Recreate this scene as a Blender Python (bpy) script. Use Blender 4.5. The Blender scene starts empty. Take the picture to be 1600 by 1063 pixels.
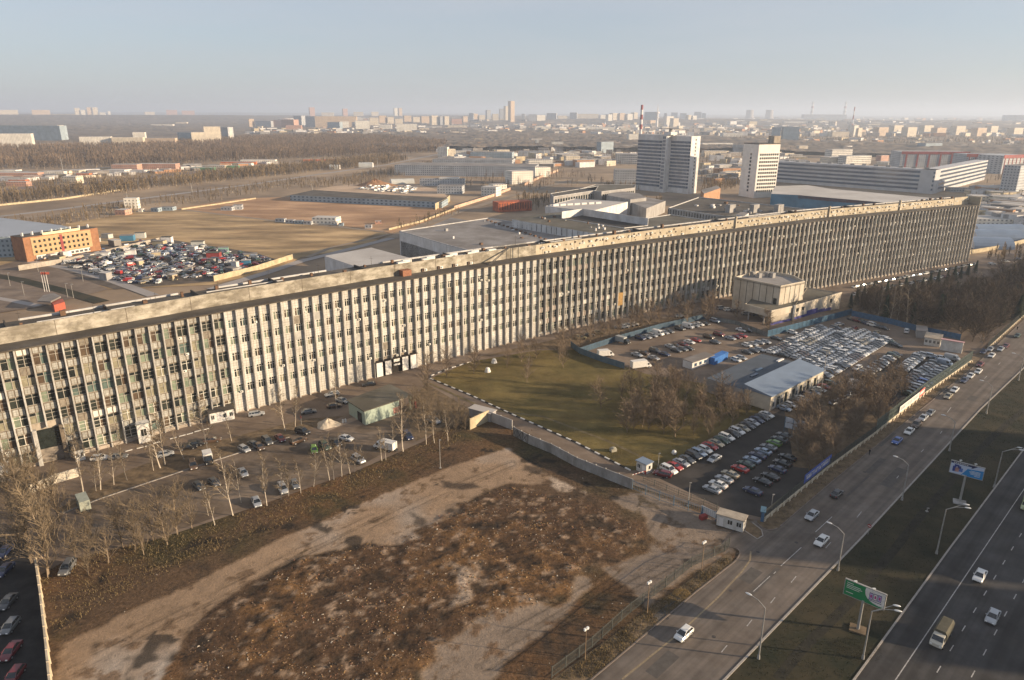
import bpy, math, random
import numpy as np
from mathutils import Vector, Matrix
random.seed(7); rng=np.random.default_rng(7)
S=bpy.context.scene; COL=S.collection
R=math.radians
# ---------------------------------------------------------------- camera
H=85.0; FPX=1100.0; CX,CY=800.0,531.5
PITCH=math.atan((CY-175)/FPX); ROLL=R(0.2)
fwd=Vector((0,math.cos(PITCH),-math.sin(PITCH))); up0=Vector((0,math.sin(PITCH),math.cos(PITCH))); rt0=Vector((1,0,0))
rt=rt0*math.cos(ROLL)+up0*math.sin(ROLL); up=up0*math.cos(ROLL)-rt0*math.sin(ROLL)
cam=bpy.data.cameras.new('camera'); co=bpy.data.objects.new('camera',cam); COL.objects.link(co)
cam.sensor_width=36; cam.lens=36*FPX/1600; cam.clip_start=1; cam.clip_end=80000
m=Matrix((( rt.x,up.x,-fwd.x,0),(rt.y,up.y,-fwd.y,0),(rt.z,up.z,-fwd.z,H),(0,0,0,1))); co.matrix_world=m
S.camera=co
# ---------------------------------------------------------------- light
SUN_EL=R(13.0); SUN_AZ=R(-10)            # azimuth measured from +X towards +Y
w=bpy.data.worlds.new('World'); S.world=w; w.use_nodes=True
nt=w.node_tree; nt.nodes.clear()
sky=nt.nodes.new('ShaderNodeTexSky'); sky.sky_type='NISHITA'; sky.sun_disc=False
sky.sun_elevation=SUN_EL; sky.sun_rotation=math.pi/2-SUN_AZ
sky.altitude=100; sky.air_density=1.0; sky.dust_density=0.8; sky.ozone_density=4.0
bg=nt.nodes.new('ShaderNodeBackground'); bg.inputs[1].default_value=0.082
ow=nt.nodes.new('ShaderNodeOutputWorld'); hs=nt.nodes.new('ShaderNodeHueSaturation'); hs.inputs['Saturation'].default_value=0.8; nt.links.new(sky.outputs[0],hs.inputs['Color']); 
# thin high haze: pale blue-lilac veil with faint streaks of cirrus
tc=nt.nodes.new('ShaderNodeTexCoord'); mpw=nt.nodes.new('ShaderNodeMapping'); mpw.inputs['Scale'].default_value=(1.2,3.0,9.0); nt.links.new(tc.outputs['Generated'],mpw.inputs[0])
nz=nt.nodes.new('ShaderNodeTexNoise'); nz.inputs['Scale'].default_value=2.2; nz.inputs['Detail'].default_value=7; nz.inputs['Roughness'].default_value=0.6; nt.links.new(mpw.outputs[0],nz.inputs['Vector'])
rz=nt.nodes.new('ShaderNodeMapRange'); rz.inputs['From Min'].default_value=0.35; rz.inputs['From Max'].default_value=0.75; rz.inputs['To Min'].default_value=0.52; rz.inputs['To Max'].default_value=0.72; nt.links.new(nz.outputs['Fac'],rz.inputs['Value'])
veil=nt.nodes.new('ShaderNodeMix'); veil.data_type='RGBA'; nt.links.new(rz.outputs[0],veil.inputs['Factor']); nt.links.new(hs.outputs[0],veil.inputs['A']); veil.inputs['B'].default_value=(3.55,3.68,3.98,1)
nt.links.new(veil.outputs['Result'],bg.inputs[0]); nt.links.new(bg.outputs[0],ow.inputs[0])
sl=bpy.data.lights.new('sun','SUN'); sl.energy=5.0; sl.angle=R(0.5); sl.color=(1.0,0.78,0.53)
so=bpy.data.objects.new('sun',sl); COL.objects.link(so)
sd=Vector((math.cos(SUN_AZ)*math.cos(SUN_EL),math.sin(SUN_AZ)*math.cos(SUN_EL),math.sin(SUN_EL)))
so.rotation_euler=sd.to_track_quat('Z','Y').to_euler()
S.view_settings.view_transform='Standard'; S.view_settings.look='None'; S.view_settings.exposure=1.0; S.view_settings.gamma=1
S.cycles.volume_bounces=1; S.cycles.max_bounces=6; S.cycles.volume_max_steps=64
# ---------------------------------------------------------------- pixel of the photograph -> point on plane z
def ray(x,y): return fwd*FPX+rt*(x-CX)-up*(y-CY)
def at(x,y,z=0.0):
    d=ray(x,y); t=(z-H)/d.z; return Vector((d.x*t,d.y*t,z))
def hat(p,x,y):                         # height above the plane of the point over p seen at pixel x,y
    d=ray(x,y); t=math.hypot(p[0],p[1])/math.hypot(d.x,d.y); return H+d.z*t
# ---------------------------------------------------------------- materials
MATS={}
def lin(c): return tuple(((v/255)/12.92 if v/255<=0.04045 else ((v/255+0.055)/1.055)**2.4) for v in c)
def M(name,col,rough=0.85,var=0.18,scale=0.5,metal=0.0,col2=None,spec=0.3,detail=6,stretch=None,bump=0.0):
    """principled with world-position noise variation between col and col2 (or a darker/lighter pair)"""
    if name in MATS: return MATS[name]
    m=bpy.data.materials.new(name); m.use_nodes=True; n=m.node_tree.nodes; l=m.node_tree.links
    b=n['Principled BSDF']; b.inputs['Roughness'].default_value=rough; b.inputs['Metallic'].default_value=metal
    b.inputs['Specular IOR Level'].default_value=spec
    if var>0 or col2:
        g=n.new('ShaderNodeNewGeometry'); t=n.new('ShaderNodeTexNoise'); t.inputs['Scale'].default_value=scale; t.inputs['Detail'].default_value=detail
        t.inputs['Roughness'].default_value=0.62
        if stretch:
            mp=n.new('ShaderNodeMapping'); mp.inputs['Scale'].default_value=stretch; l.new(g.outputs['Position'],mp.inputs[0]); l.new(mp.outputs[0],t.inputs['Vector'])
        else: l.new(g.outputs['Position'],t.inputs['Vector'])
        r=n.new('ShaderNodeValToRGB'); r.color_ramp.elements[0].position=0.36; r.color_ramp.elements[1].position=0.64
        if col2: a,c=col,col2
        else: a=tuple(v*(1-var) for v in col); c=tuple(min(1,v*(1+var)) for v in col)
        r.color_ramp.elements[0].color=(*a,1); r.color_ramp.elements[1].color=(*c,1)
        l.new(t.outputs['Fac'],r.inputs[0]); l.new(r.outputs[0],b.inputs['Base Color'])
        if bump>0:
            bp=n.new('ShaderNodeBump'); bp.inputs['Strength'].default_value=bump; bp.inputs['Distance'].default_value=0.3
            l.new(t.outputs['Fac'],bp.inputs['Height']); l.new(bp.outputs[0],b.inputs['Normal'])
    else: b.inputs['Base Color'].default_value=(*col,1)
    MATS[name]=m; return m
def grime(m,scale=0.15,dark=0.6,amount=0.55,stretch=(1,1,0.25)):
    """multiply a second, larger stain pattern into an existing material"""
    n=m.node_tree.nodes; l=m.node_tree.links; b=n['Principled BSDF']; s=b.inputs['Base Color']
    mx=n.new('ShaderNodeMix'); mx.data_type='RGBA'; mx.blend_type='MULTIPLY'
    if s.is_linked:
        src=s.links[0].from_socket; l.new(src,mx.inputs['A'])
    else: mx.inputs['A'].default_value=s.default_value
    g=n.new('ShaderNodeNewGeometry'); mp=n.new('ShaderNodeMapping'); mp.inputs['Scale'].default_value=stretch
    t=n.new('ShaderNodeTexNoise'); t.inputs['Scale'].default_value=scale; t.inputs['Detail'].default_value=8; t.inputs['Roughness'].default_value=0.7
    l.new(g.outputs['Position'],mp.inputs[0]); l.new(mp.outputs[0],t.inputs['Vector'])
    r=n.new('ShaderNodeValToRGB'); r.color_ramp.elements[0].position=0.42; r.color_ramp.elements[1].position=0.6
    r.color_ramp.elements[0].color=(dark,dark*0.93,dark*0.85,1); r.color_ramp.elements[1].color=(1,1,1,1)
    l.new(t.outputs['Fac'],r.inputs[0]); l.new(r.outputs[0],mx.inputs['B']); mx.inputs['Factor'].default_value=amount
    l.new(mx.outputs['Result'],s); return m
def gridmat(name,wall,win,ux=3.2,uz=3.0,fx=(0.25,0.72),fz=(0.30,0.75),rough=0.7,var=0.15):
    """far house walls: rows of small window openings, in the object's own coordinates"""
    if name in MATS: return MATS[name]
    m=bpy.data.materials.new(name); m.use_nodes=True; n=m.node_tree.nodes; l=m.node_tree.links; b=n['Principled BSDF']
    b.inputs['Roughness'].default_value=rough; b.inputs['Specular IOR Level'].default_value=0.3
    tc=n.new('ShaderNodeTexCoord'); sp=n.new('ShaderNodeSeparateXYZ'); l.new(tc.outputs['Object'],sp.inputs[0])
    def mt(op,a,bv=None):
        k=n.new('ShaderNodeMath'); k.operation=op
        if hasattr(a,'links'): l.new(a,k.inputs[0])
        else: k.inputs[0].default_value=a
        if bv is not None:
            if hasattr(bv,'links'): l.new(bv,k.inputs[1])
            else: k.inputs[1].default_value=bv
        return k.outputs[0]
    uu=mt('FRACT',mt('DIVIDE',mt('ADD',sp.outputs[0],sp.outputs[1]),ux)); vv=mt('FRACT',mt('DIVIDE',sp.outputs[2],uz))
    f=mt('MULTIPLY',mt('MULTIPLY',mt('GREATER_THAN',uu,fx[0]),mt('LESS_THAN',uu,fx[1])),mt('MULTIPLY',mt('GREATER_THAN',vv,fz[0]),mt('LESS_THAN',vv,fz[1])))
    t=n.new('ShaderNodeTexNoise'); t.inputs['Scale'].default_value=0.09; t.inputs['Detail'].default_value=4; l.new(tc.outputs['Object'],t.inputs['Vector'])
    r=n.new('ShaderNodeValToRGB'); r.color_ramp.elements[0].color=(*[v*(1-var) for v in wall],1); r.color_ramp.elements[1].color=(*[min(1,v*(1+var)) for v in wall],1)
    r.color_ramp.elements[0].position=0.35; r.color_ramp.elements[1].position=0.65
    l.new(t.outputs['Fac'],r.inputs[0])
    mx=n.new('ShaderNodeMix'); mx.data_type='RGBA'; l.new(f,mx.inputs['Factor']); l.new(r.outputs[0],mx.inputs['A']); mx.inputs['B'].default_value=(*win,1)
    l.new(mx.outputs['Result'],b.inputs['Base Color'])
    MATS[name]=m; return m
# ---------------------------------------------------------------- mesh builder
class MB:
    def __init__(s): s.v=[]; s.f=[]; s.m=[]
    def quad(s,a,b,c,d,mi=0):
        k=len(s.v); s.v+= [tuple(a),tuple(b),tuple(c),tuple(d)]; s.f.append((k,k+1,k+2,k+3)); s.m.append(mi)
    def prism(s,pts,z0,z1,mi=0,mtop=None,cap=True,bot=False):
        """pts: list of (x,y); z0,z1 numbers or per-point lists"""
        n=len(pts)
        A=sum(pts[i][0]*pts[(i+1)%n][1]-pts[(i+1)%n][0]*pts[i][1] for i in range(n))
        if not hasattr(z0,'__len__'): z0=[z0]*n
        if not hasattr(z1,'__len__'): z1=[z1]*n
        if A<0: pts=pts[::-1]; z0=list(z0)[::-1]; z1=list(z1)[::-1]
        k=len(s.v)
        for p,a in zip(pts,z0): s.v.append((p[0],p[1],a))
        for p,a in zip(pts,z1): s.v.append((p[0],p[1],a))
        for i in range(n):
            j=(i+1)%n; s.f.append((k+i,k+j,k+n+j,k+n+i)); s.m.append(mi)
        if cap: s.f.append(tuple(range(k+n,k+2*n))); s.m.append(mi if mtop is None else mtop)
        if bot: s.f.append(tuple(range(k+n-1,k-1,-1))); s.m.append(mi)
    def box(s,c,sx,sy,z0,z1,ang=0.0,mi=0,mtop=None,bot=True):
        ca,sa=math.cos(ang),math.sin(ang)
        P=[(c[0]+x*ca-y*sa,c[1]+x*sa+y*ca) for x,y in ((-sx/2,-sy/2),(sx/2,-sy/2),(sx/2,sy/2),(-sx/2,sy/2))]
        s.prism(P,z0,z1,mi,mtop,True,bot)
    def obox(s,o,ux,uy,uz,mi=0):
        """box from corner o and three edge vectors"""
        o=Vector(o); k=len(s.v)
        for a in (0,1):
            for b in (0,1):
                for c in (0,1): s.v.append(tuple(o+ux*a+uy*b+uz*c))
        idx=lambda a,b,c:k+a*4+b*2+c
        F=[(idx(0,0,0),idx(0,1,0),idx(1,1,0),idx(1,0,0)),(idx(0,0,1),idx(1,0,1),idx(1,1,1),idx(0,1,1)),
           (idx(0,0,0),idx(1,0,0),idx(1,0,1),idx(0,0,1)),(idx(0,1,0),idx(0,1,1),idx(1,1,1),idx(1,1,0)),
           (idx(0,0,0),idx(0,0,1),idx(0,1,1),idx(0,1,0)),(idx(1,0,0),idx(1,1,0),idx(1,1,1),idx(1,0,1))]
        if ux.cross(uy).dot(uz)<0: F=[f[::-1] for f in F]
        s.f+=F; s.m+=[mi]*6
    def tube(s,p0,p1,r0,r1=None,n=6,mi=0,cap=True):
        p0=Vector(p0); p1=Vector(p1); r1=r0 if r1 is None else r1
        d=(p1-p0)
        if d.length<1e-6: return
        d.normalize(); a=d.cross(Vector((0,0,1)) if abs(d.z)<0.9 else Vector((1,0,0))).normalized(); b=d.cross(a)
        k=len(s.v)
        for p,r in ((p0,r0),(p1,r1)):
            for i in range(n):
                t=2*math.pi*i/n; s.v.append(tuple(p+a*(r*math.cos(t))+b*(r*math.sin(t))))
        for i in range(n):
            j=(i+1)%n; s.f.append((k+j,k+i,k+n+i,k+n+j)); s.m.append(mi)
        if cap:
            s.f.append(tuple(k+n+i for i in range(n-1,-1,-1))); s.m.append(mi); s.f.append(tuple(k+i for i in range(n))); s.m.append(mi)
    def ell(s,c,rx,ry,rz,nu=8,nv=5,mi=0,rot=0.0):
        k=len(s.v); ca,sa=math.cos(rot),math.sin(rot)
        for j in range(nv+1):
            ph=math.pi*j/nv
            for i in range(nu):
                t=2*math.pi*i/nu; x=rx*math.sin(ph)*math.cos(t); y=ry*math.sin(ph)*math.sin(t)
                s.v.append((c[0]+x*ca-y*sa,c[1]+x*sa+y*ca,c[2]+rz*math.cos(ph)))
        for j in range(nv):
            for i in range(nu):
                i2=(i+1)%nu; s.f.append((k+j*nu+i,k+(j+1)*nu+i,k+(j+1)*nu+i2,k+j*nu+i2)); s.m.append(mi)
    def build(s,name,mats,parent=None,smooth=False):
        if not isinstance(mats,(list,tuple)): mats=[mats]
        me=bpy.data.meshes.new(name)
        off=root_loc(parent) if parent else Vector((0,0,0))
        vv=s.v if off.length==0 else [(a-off.x,b-off.y,c-off.z) for a,b,c in s.v]
        me.from_pydata(vv,[],s.f)
        for mm in mats: me.materials.append(mm)
        if len(mats)>1: me.polygons.foreach_set('material_index',s.m)
        if smooth: me.polygons.foreach_set('use_smooth',[True]*len(me.polygons))
        me.update(); o=bpy.data.objects.new(name,me); COL.objects.link(o)
        if parent: o.parent=parent
        return o
def root_loc(p):
    while p.parent: p=p.parent
    return Vector(p.location)
def tag(o,label=None,cat=None,group=None,kind=None):
    if label: o['label']=label
    if cat: o['category']=cat
    if group: o['group']=group
    if kind: o['kind']=kind
    return o
def empty(name,loc,label,cat,group=None,rz=0.0):
    o=bpy.data.objects.new(name,None); o.empty_display_size=1; COL.objects.link(o); o.location=loc; o.rotation_euler=(0,0,rz)
    return tag(o,label,cat,group)
def thingmesh(mb,name,mats,loc,label,cat,group=None,smooth=False):
    """a thing that is one mesh, origin at loc"""
    loc=Vector(loc); mb.v=[(a-loc.x,b-loc.y,c-loc.z) for a,b,c in mb.v]
    o=mb.build(name,mats,None,smooth); o.location=loc; return tag(o,label,cat,group)
def copy_tree(o,parent=None):
    c=o.copy(); COL.objects.link(c); c.parent=parent
    for ch in list(o.children): copy_tree(ch,c)
    return c
def struct(mb,name,mats,smooth=False):
    o=mb.build(name,mats,None,smooth); o['kind']='structure'; return o
def npmesh(name,V,F,mats,parent=None,mi=None,smooth=False):
    """numpy mesh: V (n,3), F (m,k)"""
    me=bpy.data.meshes.new(name); V=np.asarray(V,dtype=np.float32); F=np.asarray(F,dtype=np.int32); k=F.shape[1]
    me.vertices.add(len(V)); me.vertices.foreach_set('co',V.ravel()); me.loops.add(F.size); me.loops.foreach_set('vertex_index',F.ravel())
    me.polygons.add(len(F)); me.polygons.foreach_set('loop_start',np.arange(0,F.size,k,dtype=np.int32)); me.polygons.foreach_set('loop_total',np.full(len(F),k,dtype=np.int32))
    if not isinstance(mats,(list,tuple)): mats=[mats]
    for mm in mats: me.materials.append(mm)
    if mi is not None: me.polygons.foreach_set('material_index',np.asarray(mi,dtype=np.int32))
    me.polygons.foreach_set('use_smooth',np.full(len(F),bool(smooth)))
    me.update(calc_edges=True); me.validate()
    o=bpy.data.objects.new(name,me); COL.objects.link(o)
    if parent: o.parent=parent
    return o
def inpoly(x,y,poly):
    c=False; n=len(poly); j=n-1
    for i in range(n):
        xi,yi=poly[i][0],poly[i][1]; xj,yj=poly[j][0],poly[j][1]
        if ((yi>y)!=(yj>y)) and (x<(xj-xi)*(y-yi)/(yj-yi)+xi): c=not c
        j=i
    return c
def npinpoly(X,Y,poly):
    c=np.zeros(X.shape,bool); n=len(poly); j=n-1
    for i in range(n):
        xi,yi=poly[i][0],poly[i][1]; xj,yj=poly[j][0],poly[j][1]
        t=((yi>Y)!=(yj>Y))&(X<(xj-xi)*(Y-yi)/((yj-yi) if yj!=yi else 1e-9)+xi); c^=t; j=i
    return c
def vnoise(X,Y,cell,seed=0):
    """smooth value noise in 0..1"""
    r=np.random.default_rng(seed); G=r.random((257,257))
    x=X/cell; y=Y/cell; xi=np.floor(x).astype(int); yi=np.floor(y).astype(int); fx=x-xi; fy=y-yi
    fx=fx*fx*(3-2*fx); fy=fy*fy*(3-2*fy); a=G[xi%257,yi%257]; b=G[(xi+1)%257,yi%257]; c=G[xi%257,(yi+1)%257]; d=G[(xi+1)%257,(yi+1)%257]
    return a*(1-fx)*(1-fy)+b*fx*(1-fy)+c*(1-fx)*fy+d*fx*fy
def fbm(X,Y,cell,seed=0,o=4):
    s=0; a=1; t=0
    for k in range(o): s=s+a*vnoise(X,Y,cell/2**k,seed+k); t+=a; a*=0.55
    return s/t
ORD=['first','second','third','fourth','fifth','sixth','seventh','eighth','ninth','tenth','eleventh','twelfth','thirteenth','fourteenth','fifteenth','sixteenth','seventeenth','eighteenth','nineteenth','twentieth','twenty-first','twenty-second','twenty-third','twenty-fourth','twenty-fifth','twenty-sixth','twenty-seventh','twenty-eighth','twenty-ninth','thirtieth']
def ordn(i):
    if i<30: return ORD[i]
    t=['','','twenty','thirty','forty','fifty','sixty','seventy','eighty','ninety']; te=['','','twentieth','thirtieth','fortieth','fiftieth','sixtieth','seventieth','eightieth','ninetieth']
    n=i+1
    if n<100: return te[n//10] if n%10==0 else t[n//10]+'-'+ORD[n%10-1]
    h={1:'hundred',2:'two-hundred'}[n//100]; return h+'th' if n%100==0 else h+'-and-'+ordn(n%100-1)
# ================================================================= SETTING: ground, roads, site
def dirv(a): return Vector((math.cos(R(a)),math.sin(R(a)),0))
E1=dirv(40); E2=dirv(-50); RD=dirv(44.8); RN=dirv(-45.2)
mG=M('far_earth',(0.17,0.122,0.08),0.95,col2=(0.36,0.26,0.165),scale=0.012,detail=10)
mAsph=M('yard_asphalt',(0.155,0.115,0.085),0.9,col2=(0.24,0.185,0.14),scale=0.11,detail=12,bump=0.15)
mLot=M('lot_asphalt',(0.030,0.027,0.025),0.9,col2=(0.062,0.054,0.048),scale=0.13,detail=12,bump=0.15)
mRoad=M('road_asphalt',(0.135,0.112,0.094),0.85,col2=(0.19,0.158,0.132),scale=0.22,detail=12,stretch=None)
mHigh=M('highway_asphalt',(0.042,0.040,0.040),0.85,col2=(0.068,0.064,0.062),scale=0.2,detail=12)
def ruts(m,dx,dy,lo=0.78,scale=0.9):
    """faint streaks along the driving direction"""
    n=m.node_tree.nodes; l=m.node_tree.links; b=n['Principled BSDF']; s=b.inputs['Base Color']; src=s.links[0].from_socket
    g=n.new('ShaderNodeNewGeometry'); v=n.new('ShaderNodeVectorMath'); v.operation='DOT_PRODUCT'; v.inputs[1].default_value=(-dy,dx,0); l.new(g.outputs['Position'],v.inputs[0])
    v2=n.new('ShaderNodeVectorMath'); v2.operation='DOT_PRODUCT'; v2.inputs[1].default_value=(dx,dy,0); l.new(g.outputs['Position'],v2.inputs[0])
    c=n.new('ShaderNodeCombineXYZ'); k=n.new('ShaderNodeMath'); k.operation='MULTIPLY'; k.inputs[1].default_value=0.015; l.new(v2.outputs['Value'],k.inputs[0])
    l.new(v.outputs['Value'],c.inputs[0]); l.new(k.outputs[0],c.inputs[1])
    t=n.new('ShaderNodeTexNoise'); t.inputs['Scale'].default_value=scale; t.inputs['Detail'].default_value=5; l.new(c.outputs[0],t.inputs['Vector'])
    r=n.new('ShaderNodeValToRGB'); r.color_ramp.elements[0].color=(lo,lo,lo,1); r.color_ramp.elements[0].position=0.38; r.color_ramp.elements[1].position=0.62
    l.new(t.outputs['Fac'],r.inputs[0]); mx=n.new('ShaderNodeMix'); mx.data_type='RGBA'; mx.blend_type='MULTIPLY'; mx.inputs['Factor'].default_value=1
    l.new(src,mx.inputs['A']); l.new(r.outputs[0],mx.inputs['B']); l.new(mx.outputs['Result'],s)
ruts(mRoad,RD.x,RD.y,0.68,0.7); ruts(mHigh,RD.x,RD.y,0.6,0.7); grime(mRoad,0.12,0.75,0.6,(1,1,1)); grime(mHigh,0.12,0.7,0.6,(1,1,1))
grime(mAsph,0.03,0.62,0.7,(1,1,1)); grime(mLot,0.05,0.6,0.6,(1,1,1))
mLawn=M('lawn_grass',(0.085,0.068,0.018),0.95,col2=(0.21,0.155,0.052),scale=0.06,detail=12,bump=0.4); 
mDry=M('dry_grass',(0.24,0.165,0.08),0.95,col2=(0.56,0.385,0.20),scale=0.035,detail=12,stretch=(0.5,1.6,1)); grime(mDry,0.03,0.5,0.7,(0.6,1.5,1))
mDry2=M('dry_red_grass',(0.34,0.195,0.10),0.95,col2=(0.56,0.35,0.20),scale=0.03,detail=12,stretch=(0.5,1.6,1)); grime(mDry2,0.025,0.5,0.7,(0.6,1.5,1))
mVerge=M('verge_earth',(0.085,0.060,0.036),0.95,col2=(0.19,0.135,0.08),scale=0.5,detail=10,bump=0.5)
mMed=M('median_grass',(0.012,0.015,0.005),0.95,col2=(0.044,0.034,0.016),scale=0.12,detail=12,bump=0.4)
mYard=M('tan_yard',(0.38,0.27,0.18),0.95,col2=(0.52,0.38,0.26),scale=0.03,detail=8)
mConc=M('concrete_slab',(0.25,0.185,0.135),0.9,col2=(0.36,0.275,0.20),scale=0.25,detail=12)
mKerb=M('kerb_stone',(0.30,0.27,0.24),0.9,0.15,2.0); mWhite=M('white_paint',(0.62,0.60,0.56),0.7,0.12,3.0); mBlack=M('black_paint',(0.02,0.02,0.02),0.7,0)
mYel=M('yellow_paint',(0.24,0.185,0.115),0.8,0.2,2.0)
ZF=-4.5                                   # the land behind and beyond the long building lies lower
_l1=([1140,1215,1320,1400,1535,1597,1700],[470,482,492,505,522,497,420]); _l2=([1140,1190,1259,1330,1420,1560,1640,1700],[458,460,464,470,472,462,440,390])
def gz(x,y):
    """ground height under photo pixel x,y on the near side: it drops towards the right end of the building"""
    if x<1140: return 0.0
    a=float(np.interp(x,*_l1)); b=float(np.interp(x,*_l2))
    return 0.0 if y>=a else (-4.2 if y<=b else -4.2*(a-y)/(a-b))
def gat(x,y): return at(x,y,gz(x,y))
def sheet(name,px,z,mat,world=False,gz0=0.0):
    mb=MB(); P=[(p if world else at(*p,gz0)) for p in px]; z=z+gz0; A=sum(P[i][0]*P[(i+1)%len(P)][1]-P[(i+1)%len(P)][0]*P[i][1] for i in range(len(P)))
    if A<0: P=P[::-1]
    mb.v=[(p[0],p[1],z) for p in P]; mb.f=[tuple(range(len(P)))]; mb.m=[0]
    return struct(mb,name,mat)
def strippts(P,wd):
    L=[];Rr=[]
    for i,p in enumerate(P):
        d=(P[min(i+1,len(P)-1)]-P[max(i-1,0)]); d.z=0; d.normalize(); n=Vector((-d.y,d.x,0))
        L.append(p+n*wd/2); Rr.append(p-n*wd/2)
    return L,Rr
def strip(name,px,wd,z,mat,z1=None,world=False,mb=None,gz0=0.0):
    P=[(p if world else at(*p,gz0)) for p in px]; z=z+gz0; L,Rr=strippts(P,wd); own=mb is None; mb=mb or MB()
    for i in range(len(P)-1):
        if z1 is None: mb.quad((*Rr[i].xy,z),(*Rr[i+1].xy,z),(*L[i+1].xy,z),(*L[i].xy,z))
        else: mb.prism([Rr[i].xy,Rr[i+1].xy,L[i+1].xy,L[i].xy],z,z1)
    return struct(mb,name,mat) if own else mb
# base ground to the horizon
mb=MB(); n=48; ring=[(40000*math.cos(2*math.pi*i/n),40000*math.sin(2*math.pi*i/n)) for i in range(n)]
mb.v=[(x,y,ZF-0.3) for x,y in ring]; mb.f=[tuple(range(n))]; mb.m=[0]; struct(mb,'ground',mG)
# ---- building site: one height field with its own soil patches
gx0,gx1,gy0,gy1,st=-92.0,66.0,80.0,206.0,0.45
xs=np.arange(gx0,gx1,st); ys=np.arange(gy0,gy1,st); XX,YY=np.meshgrid(xs,ys,indexing='ij')
wob=2.2*(fbm(XX,YY,5,3)-0.5); wob2=2.2*(fbm(XX,YY,5,9)-0.5)
def pm(px): return npinpoly(XX+wob,YY+wob2,[at(*p).xy for p in px])
def soft(mask,k=2):
    a=mask.astype(float)
    for _ in range(k): a=(a+np.roll(a,1,0)+np.roll(a,-1,0)+np.roll(a,1,1)+np.roll(a,-1,1))/5
    return a
moundpx=[(300,1090),(292,1010),(330,955),(380,925),(470,872),(560,858),(640,838),(705,792),(800,760),(930,790),(1008,828),(990,858),(905,890),(900,930),(780,960),(680,1010),(640,1090)]
mound=soft(pm(moundpx),9)
wob=wob+1.1*(fbm(XX,YY,1.2,13)-0.5); wob2=wob2+1.1*(fbm(XX,YY,1.2,19)-0.5)
strip_=soft(pm([(70,1100),(100,1005),(200,958),(300,915),(420,850),(560,790),(700,730),(792,700),(835,728),(862,748),(850,758),(790,756),(715,790),(722,800),(690,815),(640,828),(655,845),(625,852),(560,852),(470,872),(400,905),(330,950),(285,1000),(240,1100)]),1)
concR=soft(pm([(955,778),(1000,765),(1060,785),(1150,830),(1140,862),(1060,912),(1010,950),(985,915),(940,888),(965,880),(1010,868),(1022,840),(1005,808)]),1)
concB=soft(pm([(640,1100),(685,1010),(720,990),(760,958),(850,942),(870,950),(885,945),(905,900),(925,905),(930,915),(880,960),(800,1025),(740,1100)]),1)
patch=soft(pm([(858,744),(872,750),(915,770),(930,780),(900,776),(868,762)]),1)+soft(pm([(700,880),(760,905),(770,915),(730,945),(695,955),(720,925)]),1)*0.7
blot=pm([(690,752),(740,755),(752,762),(720,768),(690,762)])|pm([(640,800),(665,812),(662,824),(645,820)])|pm([(655,640),(680,640),(672,655)])|pm([(820,725),(850,735),(840,742),(815,735)])|pm([(145,1005),(153,1005),(154,1025),(148,1022)])
damp=soft(blot,1)*0.75
f1=fbm(XX,YY,14,21); f2=fbm(XX,YY,3.0,31,5); f3=fbm(XX,YY,30,41); f4=fbm(XX,YY,1.6,51,3); f5=1-2*np.abs(fbm(XX*0.5+YY*0.9,(YY*0.5-XX*0.9)*0.35,1.3,91,3)-0.5)
def colr(a): return np.array(a)[None,None,:]
def mixc(C,c,a): a=np.clip(a,0,1)[:,:,None]; return C*(1-a)+colr(c)*a
C=np.ones(XX.shape+(3,))*colr((0.095,0.064,0.040))
C=mixc(C,(0.062,0.054,0.028),(f1-0.42)*4); C=mixc(C,(0.12,0.070,0.036),(f3-0.5)*5*np.clip((f2-0.3)*3,0,1)); C=mixc(C,(0.045,0.035,0.026),(0.42-f2)*4)
Cm=np.ones(XX.shape+(3,))*colr((0.080,0.050,0.030)); Cm=mixc(Cm,(0.145,0.085,0.040),(f1-0.50)*6*np.clip((f2-0.35)*4,0,1)); Cm=mixc(Cm,(0.05,0.036,0.024),(0.44-f2)*6); Cm=mixc(Cm,(0.24,0.18,0.13),(f4-0.62)*6)
C=C*(1-mound[:,:,None])+Cm*mound[:,:,None]
conc=np.clip(strip_+concR+concB,0,1)*np.clip(1.15-0.85*np.clip((f2-0.60)*12,0,1),0,1)
tone=0.72+0.35*f1+0.2*f3
Cc=np.ones(XX.shape+(3,))*colr((0.29,0.205,0.135))*tone[:,:,None]; Cc=mixc(Cc,(0.20,0.165,0.135),(concR+concB)*0.75); Cc=mixc(Cc,(0.33,0.29,0.25),np.clip((f3-0.55)*6,0,1)*strip_)
C=C*(1-conc[:,:,None])+Cc*conc[:,:,None]
C=mixc(C,(0.38,0.32,0.26),np.clip(patch,0,1)*np.clip((f2-0.35)*5,0,1)); C=mixc(C,(0.028,0.022,0.018),damp)
C*= (0.80+0.40*f4)[:,:,None]
def distline(px):
    P=[at(*p) for p in px]; D=np.full(XX.shape,1e9)
    for a,b in zip(P[:-1],P[1:]):
        dx,dy=b.x-a.x,b.y-a.y; t=np.clip(((XX-a.x)*dx+(YY-a.y)*dy)/(dx*dx+dy*dy),0,1); D=np.minimum(D,np.hypot(XX-a.x-t*dx,YY-a.y-t*dy))
    return D+0.5*(f2-0.5)
RUT=np.zeros(XX.shape)
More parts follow.
